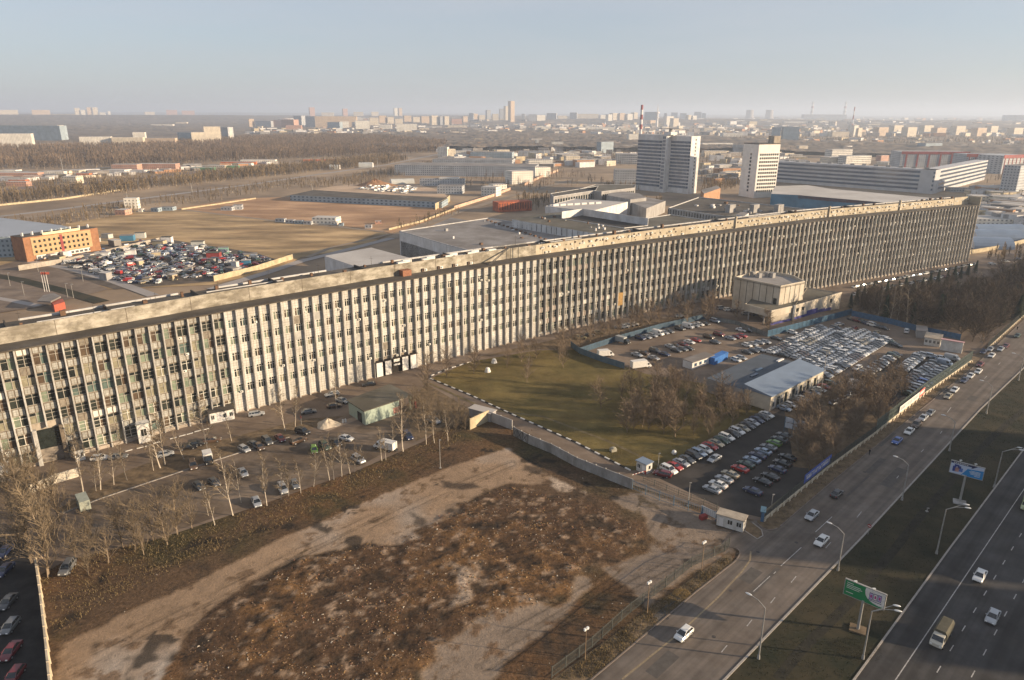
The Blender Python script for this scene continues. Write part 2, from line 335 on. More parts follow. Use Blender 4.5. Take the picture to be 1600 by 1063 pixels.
for px in ([(300,985),(420,905),(560,830),(700,765),(800,725)],[(110,1050),(230,985),(340,930),(470,860),(600,800)],[(600,1063),(640,1000),(660,940),(720,880),(800,850)],[(560,1063),(590,1000),(600,940),(570,880)],[(350,1040),(450,960),(560,920),(700,900),(850,860),(960,800)],[(760,1040),(860,980),(960,930),(1050,880),(1130,850)],[(800,990),(880,945),(950,900),(1010,850),(1040,800)],[(120,930),(300,870),(450,820),(600,760),(720,700)],[(430,1063),(500,1010),(620,985),(760,930)]):
    D=distline(px); RUT=np.maximum(RUT,np.clip(1-np.abs(D-0.95)/0.42,0,1)); RUT=np.maximum(RUT,np.clip(1-np.abs(D-1.7)/0.3,0,1)*.5)
RUT*=np.clip((fbm(XX,YY,7,111)-.33)*5,0,1); C=C*(1-(0.50*RUT)[:,:,None])
PUD=np.clip((fbm(XX,YY,6,121,3)-.70)*14,0,1)*(f2<.55); C=mixc(C,(0.020,0.018,0.016),PUD*.8)
tr=np.sin((XX*0.77+YY*0.64)*2.1+6*f1)   # track ridges left by machines
Z=0.015+ mound*(0.8*np.clip(f1-0.38,0,1)*f2*2+0.16*(f2-0.4)+0.20*(f4-0.5)+0.22*(f5-0.55)+0.14*(f2-.5)+0.12)+(1-np.clip(conc,0,1))*0.10*(f2-0.3)
edge=np.minimum.reduce([XX-gx0,gx1-XX,YY-gy0,gy1-YY])
Z=np.maximum(Z-0.07*RUT,0.005)
site=npinpoly(XX,YY,[at(*p).xy for p in [(62,880),(100,872),(250,838),(400,790),(560,732),(640,690),(735,630),(800,655),(985,750),(1125,800),(1175,830),(1160,850),(1150,878),(925,1064),(860,1140),(74,1140)]])
nx,ny=XX.shape; idx=np.arange(nx*ny).reshape(nx,ny)
keep=site[:-1,:-1]|site[1:,1:]; F=np.stack([idx[:-1,:-1],idx[1:,:-1],idx[1:,1:],idx[:-1,1:]],-1)[keep]
msoil=bpy.data.materials.new('site_soil'); msoil.use_nodes=True; nn=msoil.node_tree.nodes; ll=msoil.node_tree.links; bb=nn['Principled BSDF']; bb.inputs['Roughness'].default_value=0.95; bb.inputs['Specular IOR Level'].default_value=0.15
aa=nn.new('ShaderNodeAttribute'); aa.attribute_name='soil'; gg=nn.new('ShaderNodeNewGeometry'); t1=nn.new('ShaderNodeTexNoise'); t1.inputs['Scale'].default_value=1.3; t1.inputs['Detail'].default_value=12; t1.inputs['Roughness'].default_value=0.75
ll.new(gg.outputs['Position'],t1.inputs['Vector']); r1=nn.new('ShaderNodeValToRGB'); r1.color_ramp.elements[0].color=(0.42,0.40,0.38,1); r1.color_ramp.elements[0].position=0.33; r1.color_ramp.elements[1].color=(1.6,1.5,1.4,1); r1.color_ramp.elements[1].position=0.67
mx1=nn.new('ShaderNodeMix'); mx1.data_type='RGBA'; mx1.blend_type='MULTIPLY'; ll.new(aa.outputs['Alpha'],mx1.inputs['Factor']); ll.new(t1.outputs['Fac'],r1.inputs[0]); ll.new(aa.outputs['Color'],mx1.inputs['A']); ll.new(r1.outputs[0],mx1.inputs['B']); ll.new(mx1.outputs['Result'],bb.inputs['Base Color'])
bp=nn.new('ShaderNodeBump'); bp.inputs['Strength'].default_value=0.9; bp.inputs['Distance'].default_value=0.35; ll.new(t1.outputs['Fac'],bp.inputs['Height']); ll.new(bp.outputs[0],bb.inputs['Normal'])
so_=npmesh('construction_ground',np.stack([XX.ravel(),YY.ravel(),Z.ravel()],1),F,msoil,smooth=True); so_['kind']='structure'
at_=so_.data.color_attributes.new('soil','FLOAT_COLOR','POINT'); at_.data.foreach_set('color',np.concatenate([C.reshape(-1,3),(1-0.72*np.clip(conc,0,1)).reshape(-1,1)],1).astype(np.float32).ravel())
def site_z(x,y):
    i=int((x-gx0)/st); j=int((y-gy0)/st)
    return float(Z[i,j]) if 0<=i<nx and 0<=j<ny else 0.0
# rubble, bricks and concrete crumbs on the heaps
def debris(name,n,cond,smin,smax,mats,seed,label,cat):
    r=random.Random(seed); V=[];Fa=[];Mi=[]; T=0
    while len(V)<n*5 and T<n*40:
        T+=1; x=r.uniform(gx0,gx1-1); y=r.uniform(gy0,gy1-1); i=int((x-gx0)/st); j=int((y-gy0)/st)
        if not site[i,j] or not cond(i,j,r): continue
        s=smin+(smax-smin)*r.random()**3; a=r.random()*6.28; z=Z[i,j]-0.02; k=len(V); ca,sa=math.cos(a),math.sin(a); sx,sy=s*r.uniform(.6,1.5),s*r.uniform(.4,.9); h=s*r.uniform(.4,.9)
        for u,v_ in ((-1,-1),(1,-1),(1,1),(-1,1)): V.append((x+(u*sx*ca-v_*sy*sa)*r.uniform(.7,1),y+(u*sx*sa+v_*sy*ca)*r.uniform(.7,1),z))
        V.append((x+r.uniform(-.3,.3)*s,y+r.uniform(-.3,.3)*s,z+h)); mi=r.randrange(len(mats))
        for q in range(4): Fa.append((k+q,k+(q+1)%4,k+4)); Mi.append(mi)
    o=npmesh(name,V,Fa,mats,mi=Mi); tag(o,label,cat,kind='stuff'); return o
mSt=[M('rubble_pale',(0.34,0.29,0.23),0.9,0.2,4),M('rubble_brown',(0.17,0.11,0.07),0.95,0.2,4),M('rubble_brick',(0.20,0.10,0.06),0.9,0.2,4),M('rubble_dark',(0.05,0.04,0.03),0.9,0.2,4),M('rubble_clay',(0.26,0.16,0.07),0.9,0.2,4)]
debris('rubble',10000,lambda i,j,r: mound[i,j]>0.4 and f2[i,j]>0.40+0.18*r.random(),0.05,0.24,[mSt[1],mSt[1],mSt[3],mSt[3],mSt[4],mSt[2],mSt[1],mSt[3],mSt[4],mSt[0]],3,'broken brick, clay lumps and concrete crumbs strewn over the dug-up heaps','rubble')
debris('litter',900,lambda i,j,r: mound[i,j]<0.2 and conc[i,j]<0.2 and f2[i,j]>0.50,0.05,0.2,[mSt[0],mSt[1],mSt[1],mSt[3]],5,'pale litter and stones scattered along the dirt strip beside the car park','litter')
# ---- yard and lots
FAC=[(0,742),(153,703),(367,646),(600,586),(800,535),(1012,487),(1140,462),(1259,454),(1319,443),(1510,409)]
yard=[at(*p) for p in [(-150,800)]+FAC[:7]]+[at(x,y) for x,y in zip(*_l1)][:6]+[at(1519,568),at(1368,680),at(1192,815)]+[at(*p) for p in [(1122,803),(985,757),(800,665),(738,632),(662,690),(560,735),(400,792),(250,842),(100,878),(62,900),(74,1063),(80,1140),(-200,1140)]]
sheet('yard_asphalt',yard,0.06,mAsph,True)
hl_=[at(1335,1062),at(1600,702)]; hf_=hl_[1]+RD*260; hn_=hl_[0]-RD*90
sheet('near_earth',[at(*p)+dirv(130)*1.0 for p in FAC[:7]]+[at(x,y) for x,y in zip(*_l1)][1:6]+[at(1597,503)+RD*300,hf_+RN*150,hn_+RN*150,Vector((-150,40,0)),Vector((-190,120,0)),at(*FAC[0])-dirv(41)*60],-0.02,mVerge,True)
mb=MB(); xs_=[1140,1190,1215,1259,1320,1365,1400,1470,1535,1570,1597,1640,1700]
up_=[at(x,float(np.interp(x,*_l1)),0) for x in xs_]; lo_=[at(x,float(np.interp(x,*_l2)),-4.2) for x in xs_]
for a,b,c,d in zip(up_[:-1],up_[1:],lo_[1:],lo_[:-1]): mb.quad((a.x,a.y,.055),(b.x,b.y,.055),(c.x,c.y,-4.15),(d.x,d.y,-4.15))
struct(mb,'slope',mVerge)
sheet('lower_yard',[(x,float(np.interp(x,*_l2))) for x in xs_]+[(1700,340),(1560,400),(1510,409),(1319,443),(1259,454),(1190,455),(1150,459)],0.05,mAsph,gz0=-4.2)
lotpx=[(1045,742),(1200,652),(1300,600),(1385,560),(1500,560),(1368,678),(1192,810),(1130,795),(1030,748)]
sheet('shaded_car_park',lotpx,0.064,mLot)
mLotL=M('left_lot_asphalt',(0.115,0.086,0.062),0.9,col2=(0.20,0.152,0.11),scale=0.1,detail=12,bump=0.15); grime(mLotL,0.05,0.6,0.7,(1,1,1))
sheet('painted_shade_lane',[(-60,850),(40,845),(58,895),(66,950),(74,1020),(82,1100),(-60,1100)],0.068,M('painted_shade_asphalt',(0.016,0.015,0.015),0.9,col2=(0.034,0.031,0.03),scale=0.3))  # near-black sheet: the boundary wall's shade deepened by colour on the lane
sheet('left_car_park',[(100,870),(150,780),(290,742),(450,690),(540,672),(660,640),(700,640),(650,680),(560,730),(400,788),(250,838)],0.064,mLotL)
def kerbline(name,px,wd=0.25,z0=0.0,z1=0.18,mat=None,world=False): return strip(name,px,wd,z0,mat or mKerb,z1,world)
lawn=[(672,592),(735,566),(840,548),(900,547),(960,568),(1010,585),(1100,600),(1195,640),(1100,690),(1035,733),(985,736),(900,692),(800,648),(735,618)]
sheet('lawn',lawn,0.10,mLawn)
grime(mLawn,0.05,0.6,0.8,(1,1,1))
strip('worn_path',[(672,600),(760,640),(850,652),(950,690),(1030,728)],1.0,0.104,M('trodden_earth',(0.13,0.10,0.05),0.95,0.3,0.4))
sheet('bed_by_facade',[(740,560),(870,530),(1010,500),(1110,492),(1060,508),(960,530),(890,548),(840,546)],0.075,mVerge)
sheet('grove_floor',[(1225,640),(1280,605),(1330,600),(1400,640),(1330,700),(1285,735),(1240,730),(1235,690)],0.075,mVerge)
sheet('birch_strip',[(85,800),(150,760),(200,735),(300,700),(400,674),(480,655),(540,650),(500,665),(450,683),(400,698),(300,730),(160,777),(100,800)],0.075,mVerge)
kerbline('kerb',[(98,803),(160,779),(300,732),(400,700),(452,684)],0.3,0.05,0.22)
sheet('thicket_floor',[(630,640),(665,600),(735,640),(745,655),(700,668),(650,690)],0.075,mVerge)
# striped kerb round the lawn: black and white stones
def stripekerb(px,step=1.25,wd=0.3):
    P=[at(*p) for p in px]; m1=MB()
    seg=[]; tot=0; k=0
    for a,b in zip(P[:-1],P[1:]):
        L=(b-a).length; d=(b-a)/L; nrm=Vector((-d.y,d.x,0)); n=max(1,int(L/step))
        for i in range(n):
            o=a+d*(L*i/n)-nrm*wd/2; m1.obox((o.x,o.y,0.03),d*(L/n-0.03),nrm*wd,Vector((0,0,0.24)),k%2); k+=1
    return struct(m1,'striped_kerb',[mWhite,mBlack])
stripekerb([(985,736),(900,692),(800,648),(735,618),(672,592),(673,588),(700,577),(735,566)],1.7,0.42)
# white dashes of the road below the facade
mb=MB()
for a in [(196,706.5),(214,702),(227,698.5),(240,694),(266,687),(280,683),(292,680),(304,676),(317,673)]:
    p=at(*a); mb.obox((p.x,p.y,0.066),E1*1.7,dirv(130)*0.35,Vector((0,0,0.12)))
struct(mb,'striped_kerb',mWhite)
# ---- left carriageway
lk=[at(925,1062),at(1087,926),at(1147,879)]; lk2=[at(1219,823),at(1298,755),at(1409,665),at(1519,576),at(1597,503)]
rk=[at(1132,1063),at(1347,840),at(1532,640),at(1600,575)]
farL=lk2[-1]+RD*260; farR=rk[-1]+RD*200; nearL=lk[0]-RD*90; nearR=rk[0]-RD*90
# entrance radius
def arc(c,p0,p1,n=8):
    return [p0*(1-t)**2+c*2*t*(1-t)+p1*t*t for t in [i/n for i in range(n+1)]]
ent1=arc(at(1168,858),at(1147,879),at(1140,856)); ent2=arc(at(1200,838),at(1183,818),at(1219,823))
road=[nearL]+lk+ent1+[at(1128,850),at(1150,822),at(1183,812)]+ent2+lk2[1:]+[farL,farR]+rk[::-1]+[nearR]
sheet('road',road,0.070,mRoad,True)
sheet('road_verge',[at(1193,816),at(1200,819)]+lk2+[farL,farL-RN*8,at(1594,494),at(1515,562),at(1368,676),at(1290,733)],0.066,mVerge,True)
sheet('road_verge',[nearL]+lk+[at(1140,862),at(860,1064),at(860,1064)-RD*80],0.066,mVerge,True)
kerbline('kerb',[nearR]+rk+[farR],0.35,0.0,0.20,world=True)
kerbline('kerb',lk2+[farL],0.22,0.0,0.19,M('dirty_kerb',(0.16,0.13,0.11),0.9,0.2,1.0),world=True)
kerbline('kerb',[nearL]+lk+ent1[1:7],0.22,0.0,0.19,MATS['dirty_kerb'],world=True)
kerbline('kerb',ent2[0:8],0.22,0.0,0.2,MATS['dirty_kerb'],world=True)
mb=MB()
strip('lane_markings',[(972,1062),(1064,988),(1120,936),(1160,893),(1172,876),(1173,862)],0.32,0.075,None,mb=mb); struct(mb,'edge_line',mYel)
mb=MB()
for a,b in [((1127,1020),(1136,1009)),((1167,979),(1175,969)),((1204,943),(1211,934)),((1236,911),(1244,901)),((1290,857),(1298,848)),((1339,809),(1346,800)),((1401,748),(1404,744)),((1439,707),(1443,703)),((1469,678),(1472,674)),((1480,645),(1486,637)),((1538,592),(1542,588)),((1560,570),(1563,567)),((1177,925),(1203,901)),((1220,885),(1252,856)),((1274,832),(1300,808)),((1209,897),(1212,894))]:
    strip('',[a,b],0.16,0.075,None,mb=mb)
struct(mb,'lane_markings',M('worn_marking',(0.36,0.34,0.32),0.8,0.25,2.0))
# ---- median and highway
hl=[at(1335,1062),at(1482,860),at(1600,702)]; hfar=hl[-1]+RD*260; hnear=hl[0]-RD*60
nearR2=rk[0]-RD*90
sheet('median',[nearR2]+rk+[farR,farR+RD*60,hfar,]+hl[::-1]+[hnear],0.068,mMed,True)
sheet('highway',[hnear]+hl+[hfar,hfar+RN*34,hnear+RN*34],0.072,mHigh,True)
sheet('far_side',[hnear+RN*34,hfar+RN*34,hfar+RN*150,hnear+RN*150],0.05,mMed,True)
kerbline('kerb',[hnear]+hl+[hfar],0.3,0.0,0.19,world=True)
mb=MB(); a=at(1420,1032); b=at(1585,787); d=(b-a).normalized(); strip('',[a-d*30,b+d*250],0.16,0.078,None,mb=mb,world=True); struct(mb,'edge_line',MATS['worn_marking'])
mb=MB()
for base in [(1503,987),(1569,964)]:
    p=at(*base)
    for k in range(-6,30): strip('',[p+d*(k*6.8),p+d*(k*6.8+2.0)],0.16,0.078,None,mb=mb,world=True)
struct(mb,'lane_markings',M('worn_marking',(0.36,0.34,0.32),0.8,0.25,2.0))
mDitch=M('ditch_mud',(0.012,0.011,0.007),0.95,col2=(0.03,0.026,0.016),scale=0.6)
strip('ditch',[(1215,1062),(1250,1018),(1330,940),(1395,862),(1440,805),(1487,752),(1547,687),(1600,640)],1.7,0.075,mDitch)
# ---- far ground: fields, tracks, yards
sheet('dry_field',[(30,372),(100,350),(200,333),(290,328),(420,345),(520,352),(610,366),(560,388),(470,402),(440,420),(330,445),(90,455),(0,480),(-60,440)],-0.10,mDry,gz0=ZF)
sheet('dry_field',[(270,326),(380,310),(470,307),(600,318),(700,322),(720,330),(640,358),(612,364),(520,350),(420,343),(300,331)],-0.16,mDry2,gz0=ZF)
sheet('storage_yard',[(452,305),(520,291),(560,287),(650,288),(690,298),(700,308),(560,303)],-0.12,mYard,gz0=ZF)
sheet('scrapyard_ground',[(60,420),(150,385),(250,372),(400,395),(445,410),(330,440),(180,452)],-0.05,M('oily_ground',(0.06,0.05,0.04),0.95,col2=(0.13,0.10,0.075),scale=0.2),gz0=ZF)
sheet('petrol_yard',[(-80,440),(0,415),(45,402),(170,452),(60,480),(-80,500)],-0.03,mAsph,gz0=ZF)
mTr=M('gravel_track',(0.24,0.19,0.14),0.95,0.15,0.05); mRoadFar=M('far_road',(0.30,0.27,0.25),0.9,0.12,0.02)
strip('track',[(280,327),(420,344),(520,354),(600,362)],5,-0.06,mTr,gz0=ZF)
strip('track',[(480,402),(520,386),(570,375),(608,366)],4,-0.05,mTr,gz0=ZF)
strip('track',[(330,452),(420,425),(470,408),(520,396),(612,372)],7,-0.055,mRoadFar,gz0=ZF)
strip('track',[(612,372),(660,352),(720,330),(800,306),(900,280)],9,-0.055,mTr,gz0=ZF)
strip('far_road',[(-60,346),(0,338),(100,326),(190,314),(300,300),(400,287),(500,272),(600,258),(690,240)],9,-0.2,mRoadFar,gz0=ZF)
strip('far_road',[(-60,352),(60,338),(200,322),(400,294),(560,272)],5,-0.22,mTr,gz0=ZF)
strip('railway_bed',[(-40,300),(140,286),(300,270),(480,258),(620,246)],30,-0.25,M('railway_ballast',(0.16,0.12,0.10),0.95,0.2,0.03),gz0=ZF)

sheet('verge_island',[(1163,830),(1168,815),(1176,818),(1190,829),(1192,838),(1183,843)],0.078,mVerge)
kerbline('kerb',[(1163,830),(1183,843),(1192,838),(1190,829),(1176,818)],0.2,0.0,0.2)
# repaired strips, manholes and oil marks on the near road
mPat=M('asphalt_patch',(0.085,0.075,0.066),0.9,0.15,0.8); mMan=M('manhole_iron',(0.05,0.045,0.04),0.7,0.2,3)
rp=random.Random(12)
for k in range(14):
    t=rp.uniform(-10,230); o=rk[0]+RD*t-RN*rp.uniform(2,17); L=rp.uniform(3,16); w_=rp.uniform(.5,2.6)
    P=[o,o+RD*L,o+RD*L-RN*w_,o-RN*w_]; sheet('asphalt_patch',P,0.0715+0.0002*k,mPat,True)
for k in range(9):
    o=rk[0]+RD*rp.uniform(0,200)-RN*rp.uniform(2,17); P=[o+Vector((.38*math.cos(a),.38*math.sin(a),0)) for a in [i*math.pi/5 for i in range(10)]]; sheet('manhole',P,0.0758,mMan,True)
# ================================================================= THE LONG BUILDING
ZBN=[0,0,0,0,0,0,0,-4.2,-4.2,-4.2]
FP=[at(*p,z).to_2d().to_3d() for p,z in zip(FAC,ZBN)]
TOPX=[-60,0,17.5,184,400,600,800,875,1000,1197,1300,1527]; TOPY=[561,551,548,518.7,477,443,411,398,382,355.5,343,321]
def topz(p):
    best=31.0
    for k in range(90):
        z=27+k*0.1; v=Vector((p.x,p.y,z-H)); wz=v.dot(fwd); X=CX+FPX*v.dot(rt)/wz; Y=CY-FPX*v.dot(up)/wz
        if Y<=np.interp(X,TOPX,TOPY): return z
    return best
TZ=[topz(p) for p in FP]; print('TZ',[round(t,1) for t in TZ],[tuple(round(c) for c in p.xy) for p in FP])
FP.insert(0,FP[0]-dirv(41)*48); TZ.insert(0,TZ[0]); ZBN.insert(0,0)
CUM=[0]
for a,b in zip(FP[:-1],FP[1:]): CUM.append(CUM[-1]+(b-a).length)
SN=CUM[1:]   # arc length of each listed pixel node
def Fs(s):
    s=max(0,min(CUM[-1]-1e-6,s)); i=max(k for k in range(len(CUM)-1) if CUM[k]<=s); t=(s-CUM[i])/(CUM[i+1]-CUM[i])
    return FP[i].lerp(FP[i+1],t),TZ[i]*(1-t)+TZ[i+1]*t,ZBN[i]*(1-t)+ZBN[i+1]*t
def spx(px):   # arc length whose base is at photo column px
    xs_=[p[0] for p in FAC]; return float(np.interp(px,xs_,SN))
BAY=3.3; NB=int(CUM[-1]/BAY); BAY=CUM[-1]/NB
PTS=[Fs(i*BAY) for i in range(NB+1)]
def nrm(i):
    a=PTS[max(0,i-1)][0]; b=PTS[min(NB,i+1)][0]; d=(b-a); d.z=0; d.normalize(); return Vector((d.y,-d.x,0))
def off(i,dist,z): p=PTS[i][0]+nrm(i)*dist; return (p.x,p.y,z)
sA,sB=spx(362),spx(836); iA,iB=round(sA/BAY),round(sB/BAY)
iP0=round(spx(62)/BAY); iP1=iP0+2                 # big portal, two bays
iE0=round(spx(583)/BAY); iE1=iE0+5                # white-panelled entrance
mWall=M('grey_concrete',(0.36,0.31,0.25),0.85,0.15,0.7); grime(mWall,0.2,0.55,0.6)
def tilemat(name,a,c,sx=1.6,sz=1.6):
    m=M(name,a,0.6,col2=c,scale=0.9,detail=8,spec=0.4); n=m.node_tree.nodes; l=m.node_tree.links; b=n['Principled BSDF']; s=b.inputs['Base Color']; src=s.links[0].from_socket
    g=n.new('ShaderNodeNewGeometry'); v=n.new('ShaderNodeVectorMath'); v.operation='DOT_PRODUCT'; v.inputs[1].default_value=(math.cos(R(38)),math.sin(R(38)),0); l.new(g.outputs['Position'],v.inputs[0])
    sp=n.new('ShaderNodeSeparateXYZ'); l.new(g.outputs['Position'],sp.inputs[0])
    def line(o,k):
        a1=n.new('ShaderNodeMath'); a1.operation='MULTIPLY'; a1.inputs[1].default_value=k; l.new(o,a1.inputs[0]); f=n.new('ShaderNodeMath'); f.operation='FRACT'; l.new(a1.outputs[0],f.inputs[0])
        c1=n.new('ShaderNodeMath'); c1.operation='LESS_THAN'; c1.inputs[1].default_value=0.09; l.new(f.outputs[0],c1.inputs[0]); return c1.outputs[0]
    mx=n.new('ShaderNodeMath'); mx.operation='MAXIMUM'; l.new(line(v.outputs['Value'],sx),mx.inputs[0]); l.new(line(sp.outputs[2],sz),mx.inputs[1])
    mm=n.new('ShaderNodeMix'); mm.data_type='RGBA'; l.new(mx.outputs[0],mm.inputs['Factor']); l.new(src,mm.inputs['A']); mm.inputs['B'].default_value=(a[0]*0.45,a[1]*0.42,a[2]*0.38,1); l.new(mm.outputs['Result'],s)
    return m
mTile=tilemat('cream_tile',(0.30,0.295,0.27),(0.42,0.415,0.38)); grime(mTile,0.25,0.6,0.6)
mTileP=tilemat('pink_tile',(0.34,0.29,0.25),(0.44,0.38,0.33)); grime(mTileP,0.25,0.6,0.6)
mTileW=tilemat('white_tile',(0.44,0.43,0.395),(0.58,0.57,0.53),1.1,1.3); grime(mTileW,0.18,0.62,0.6)
mBrown=M('brown_frame',(0.15,0.12,0.088),0.8,0.3,1.5); mPil=M('pilaster_concrete',(0.43,0.415,0.385),0.85,0.2,1.2); grime(mPil,0.3,0.55,0.7,(1,1,0.12))
mFrW=M('white_frame',(0.60,0.57,0.50),0.6,0.1,1.0); mFrG=M('grey_frame',(0.30,0.275,0.235),0.6,0.2,1.0)
def glass(name,c,rough=0.12,spec=0.7): return M(name,c,rough,0.25,0.7,spec=spec)
GL=[glass('glass_dark',(0.018,0.022,0.020)),glass('glass_deep',(0.03,0.034,0.028)),glass('glass_green_curtain',(0.16,0.19,0.14),0.3,0.5),glass('glass_cream_curtain',(0.22,0.20,0.14),0.35,0.4),glass('glass_teal',(0.09,0.125,0.11),0.2),glass('glass_brown',(0.08,0.055,0.035),0.3)]
mAC=M('air_conditioner_white',(0.70,0.68,0.62),0.5,0.08,2); mDk=M('fan_dark',(0.03,0.03,0.03),0.6,0)
mRoof=M('bitumen_roof',(0.075,0.066,0.055),0.95,col2=(0.125,0.11,0.092),scale=0.09,detail=10); grime(mRoof,0.06,0.6,0.8,(1,1,1))
mPar=M('cream_parapet',(0.38,0.33,0.24),0.9,col2=(0.50,0.44,0.34),scale=0.35,detail=10); 
mParL=M('stained_parapet',(0.30,0.27,0.21),0.9,col2=(0.47,0.43,0.36),scale=0.6,detail=12,stretch=(0.5,0.5,1.6)); grime(mParL,0.28,0.35,0.75,(0.7,0.7,0.9)); grime(mPar,0.15,0.7,0.5,(1,1,0.3))
LB=empty('office_building',(0,260,0),'very long cream and grey office block with hundreds of ribbed window bays','building')
ROOT=Vector((0,260,0))
wall=MB(); spa=MB(); pil=MB(); fr=MB(); rs=random.Random(11)
def quadW(mb,i,j,d,z0,z1,mi=0,f0=0.0,f1=1.0):
    """vertical rectangle between bay fractions on bay i, at distance d in front of the wall plane"""
    a=Vector(off(i,d,0)); b=Vector(off(i+1,d,0)); p=a.lerp(b,f0); q=a.lerp(b,f1)
    mb.quad((p.x,p.y,z0),(q.x,q.y,z0),(q.x,q.y,z1),(p.x,p.y,z1),mi)
def boxW(mb,i,f0,f1,d0,d1,z0,z1,mi=0):
    a=Vector(off(i,d0,0)); b=Vector(off(i+1,d0,0)); p=a.lerp(b,f0); q=a.lerp(b,f1); u=q-p; n=nrm(i)*(d1-d0)
    mb.obox((p.x,p.y,z0),u,n,Vector((0,0,z1-z0)),mi)
PITCHZ=4.95
windows=[]   # (i, z0, z1, style, f0, f1)
for i in range(NB):
    T=min(PTS[i][1],PTS[i+1][1]); T0=(PTS[i][1]+PTS[i+1][1])/2; G0=min(PTS[i][2],PTS[i+1][2])
    quadW(wall,i,i+1,-0.25,G0,T0,0)
    if iP0<=i<iP1: portal=True
    else: portal=False
    mid=iA<=i<iB
    if not mid:
        right=i>=iB
        z=T-0.15; first=True
        while z>G0+0.5:
            h=1.75 if first else 2.05
            zb=max(z-h,G0)
            if portal and z<11.5: break
            q_=rs.random(); tm=5 if q_<0.10 else (6 if q_<0.16 else (1 if (right and q_<0.34) else 0))
            boxW(spa,i,0.06,0.94,-0.24,0.05,zb,z,2)      # brown framed backing
            gap=0.07
            for f0,f1 in ((0.13,0.47),(0.55,0.88)):
                if z-zb>0.6: boxW(spa,i,f0,f1,0.04,0.12,zb+0.22,z-0.22,tm)
            first=False; z=zb
            if z<=G0+0.6: break
            wz0=max(z-2.9,G0+0.05)
            if portal and wz0<9.0: break
            windows.append((i,wz0,z,0 if i<iA else 1,0.06,0.94)); z=wz0
    else:
        ent=iE0<=i<iE1
        z=T-0.12; boxW(spa,i,0.04,0.96,-0.24,0.06,z-2.75,z,3); z-=2.75
        k=0
        while k<5:
            windows.append((i,z-2.45,z,2,0.30,0.96)); boxW(spa,i,0.04,0.30,-0.24,0.02,z-2.45,z,3)
            zz=z-2.45; hb=2.5
            if k==4: break
            q_=rs.random(); boxW(spa,i,0.04,0.96,-0.24,0.06,zz-hb,zz,7 if q_<0.07 else (5 if q_<0.09 else 3)); z=zz-hb; k+=1
        zb=zz
        if not ent: boxW(spa,i,0.04,0.96,-0.24,0.05,0.25,zb,3)
    # plinth
    if not portal: boxW(spa,i,0,1,-0.2,0.25 if mid else 0.45,G0,G0+(0.28 if mid else 0.9),4)
walls=wall.build('wall',mWall,LB)
spo=spa.build('spandrel_panels',[mTile,mTileP,mBrown,mTileW,M('plinth',(0.34,0.29,0.24),0.9,0.2,0.5),M('stained_tile',(0.20,0.175,0.14),0.85,0.3,1.0),M('new_panel',(0.58,0.56,0.50),0.6,0.06,1.0),M('grey_render',(0.36,0.35,0.32),0.85,0.2,0.6)],LB)
# ribs (pilasters): nearest 100 as parts, the others as one part
rest=MB(); np_=0
def rib(mb,i):
    p,T,zb0=PTS[i]; n=nrm(i); u=Vector((-n.y,n.x,0)); wd=0.34; o=p-u*wd/2-n*0.2
    z0=zb0; z1=T-0.08
    if iP0<i<iP1: z0=9.6
    if iE0<i<iE1: z0=5.6
    mb.obox((o.x,o.y,z0),u*wd,n*1.2,Vector((0,0,z1-z0)))
i0=round((SN[0]-14)/BAY)
for i in range(NB+1):
    if i0<=i<i0+100:
        mb=MB(); rib(mb,i); mb.build('rib',mPil,LB)
    else: rib(rest,i)
rest.build('rib',mPil,LB)['kind']='stuff'
# windows
rw=random.Random(5)
def window(pm,fm,i,z0,z1,style,f0,f1):
    d=-0.12
    hz=z1-z0; tr=z0+hz*(0.70 if style!=2 else 0.72)
    n=3 if style==2 else 2
    base=rw.choice([0,0,1,1,2,2,3,2,3,4,5,1]) if style!=1 else rw.choice([0,1,0,1,0,3,2,1,2,0])
    for k in range(n):
        a=f0+(f1-f0)*k/n; b=f0+(f1-f0)*(k+1)/n
        g=base if rw.random()<0.55 else rw.choice([0,1,1,2,3,5])
        quadW(pm,i,0,d,z0,tr,g,a,b); quadW(pm,i,0,d,tr,z1,g if rw.random()<0.6 else rw.choice([0,1]),a,b)
    mi=(0 if (style==2 or (z0<9 and rw.random()<0.5) or rw.random()<0.06) else 1)
    for k in range(n+1):
        a=f0+(f1-f0)*k/n; boxW(fm,i,max(f0,a-0.022),min(f1,a+0.022),d-0.01,d+0.13,z0,z1,mi)
    boxW(fm,i,f0,f1,d-0.01,d+0.10,tr-0.05,tr+0.06,mi); boxW(fm,i,f0,f1,d-0.01,d+0.16,z0,z0+0.10,mi); boxW(fm,i,f0,f1,d-0.01,d+0.10,z1-0.08,z1,mi)
    if style!=2 and rw.random()<0.35: boxW(fm,i,f0,f1,d-0.01,d+0.09,z0+hz*0.30,z0+hz*0.30+0.06,mi)
near=sorted([w_ for w_ in windows if (PTS[w_[0]][0].x-at(-10,0,0).x if False else True) and w_[0]>=i0],key=lambda w_:(PTS[w_[0]][0]-Vector((0,0,0))).length+0.1*abs(w_[1]-20))
sel=set((w_[0],round(w_[1],2)) for w_ in near[:100])
pm=MB(); fm=MB()
for w_ in windows:
    if (w_[0],round(w_[1],2)) in sel:
        a=MB(); b=MB(); window(a,b,*w_); wo=a.build('window',GL,LB); b.build('window_frame',[mFrW,mFrG],wo)
    else: window(pm,fm,*w_)
wo=pm.build('window',GL,LB); wo['kind']='stuff'; fo=fm.build('window_frame',[mFrW,mFrG],wo)
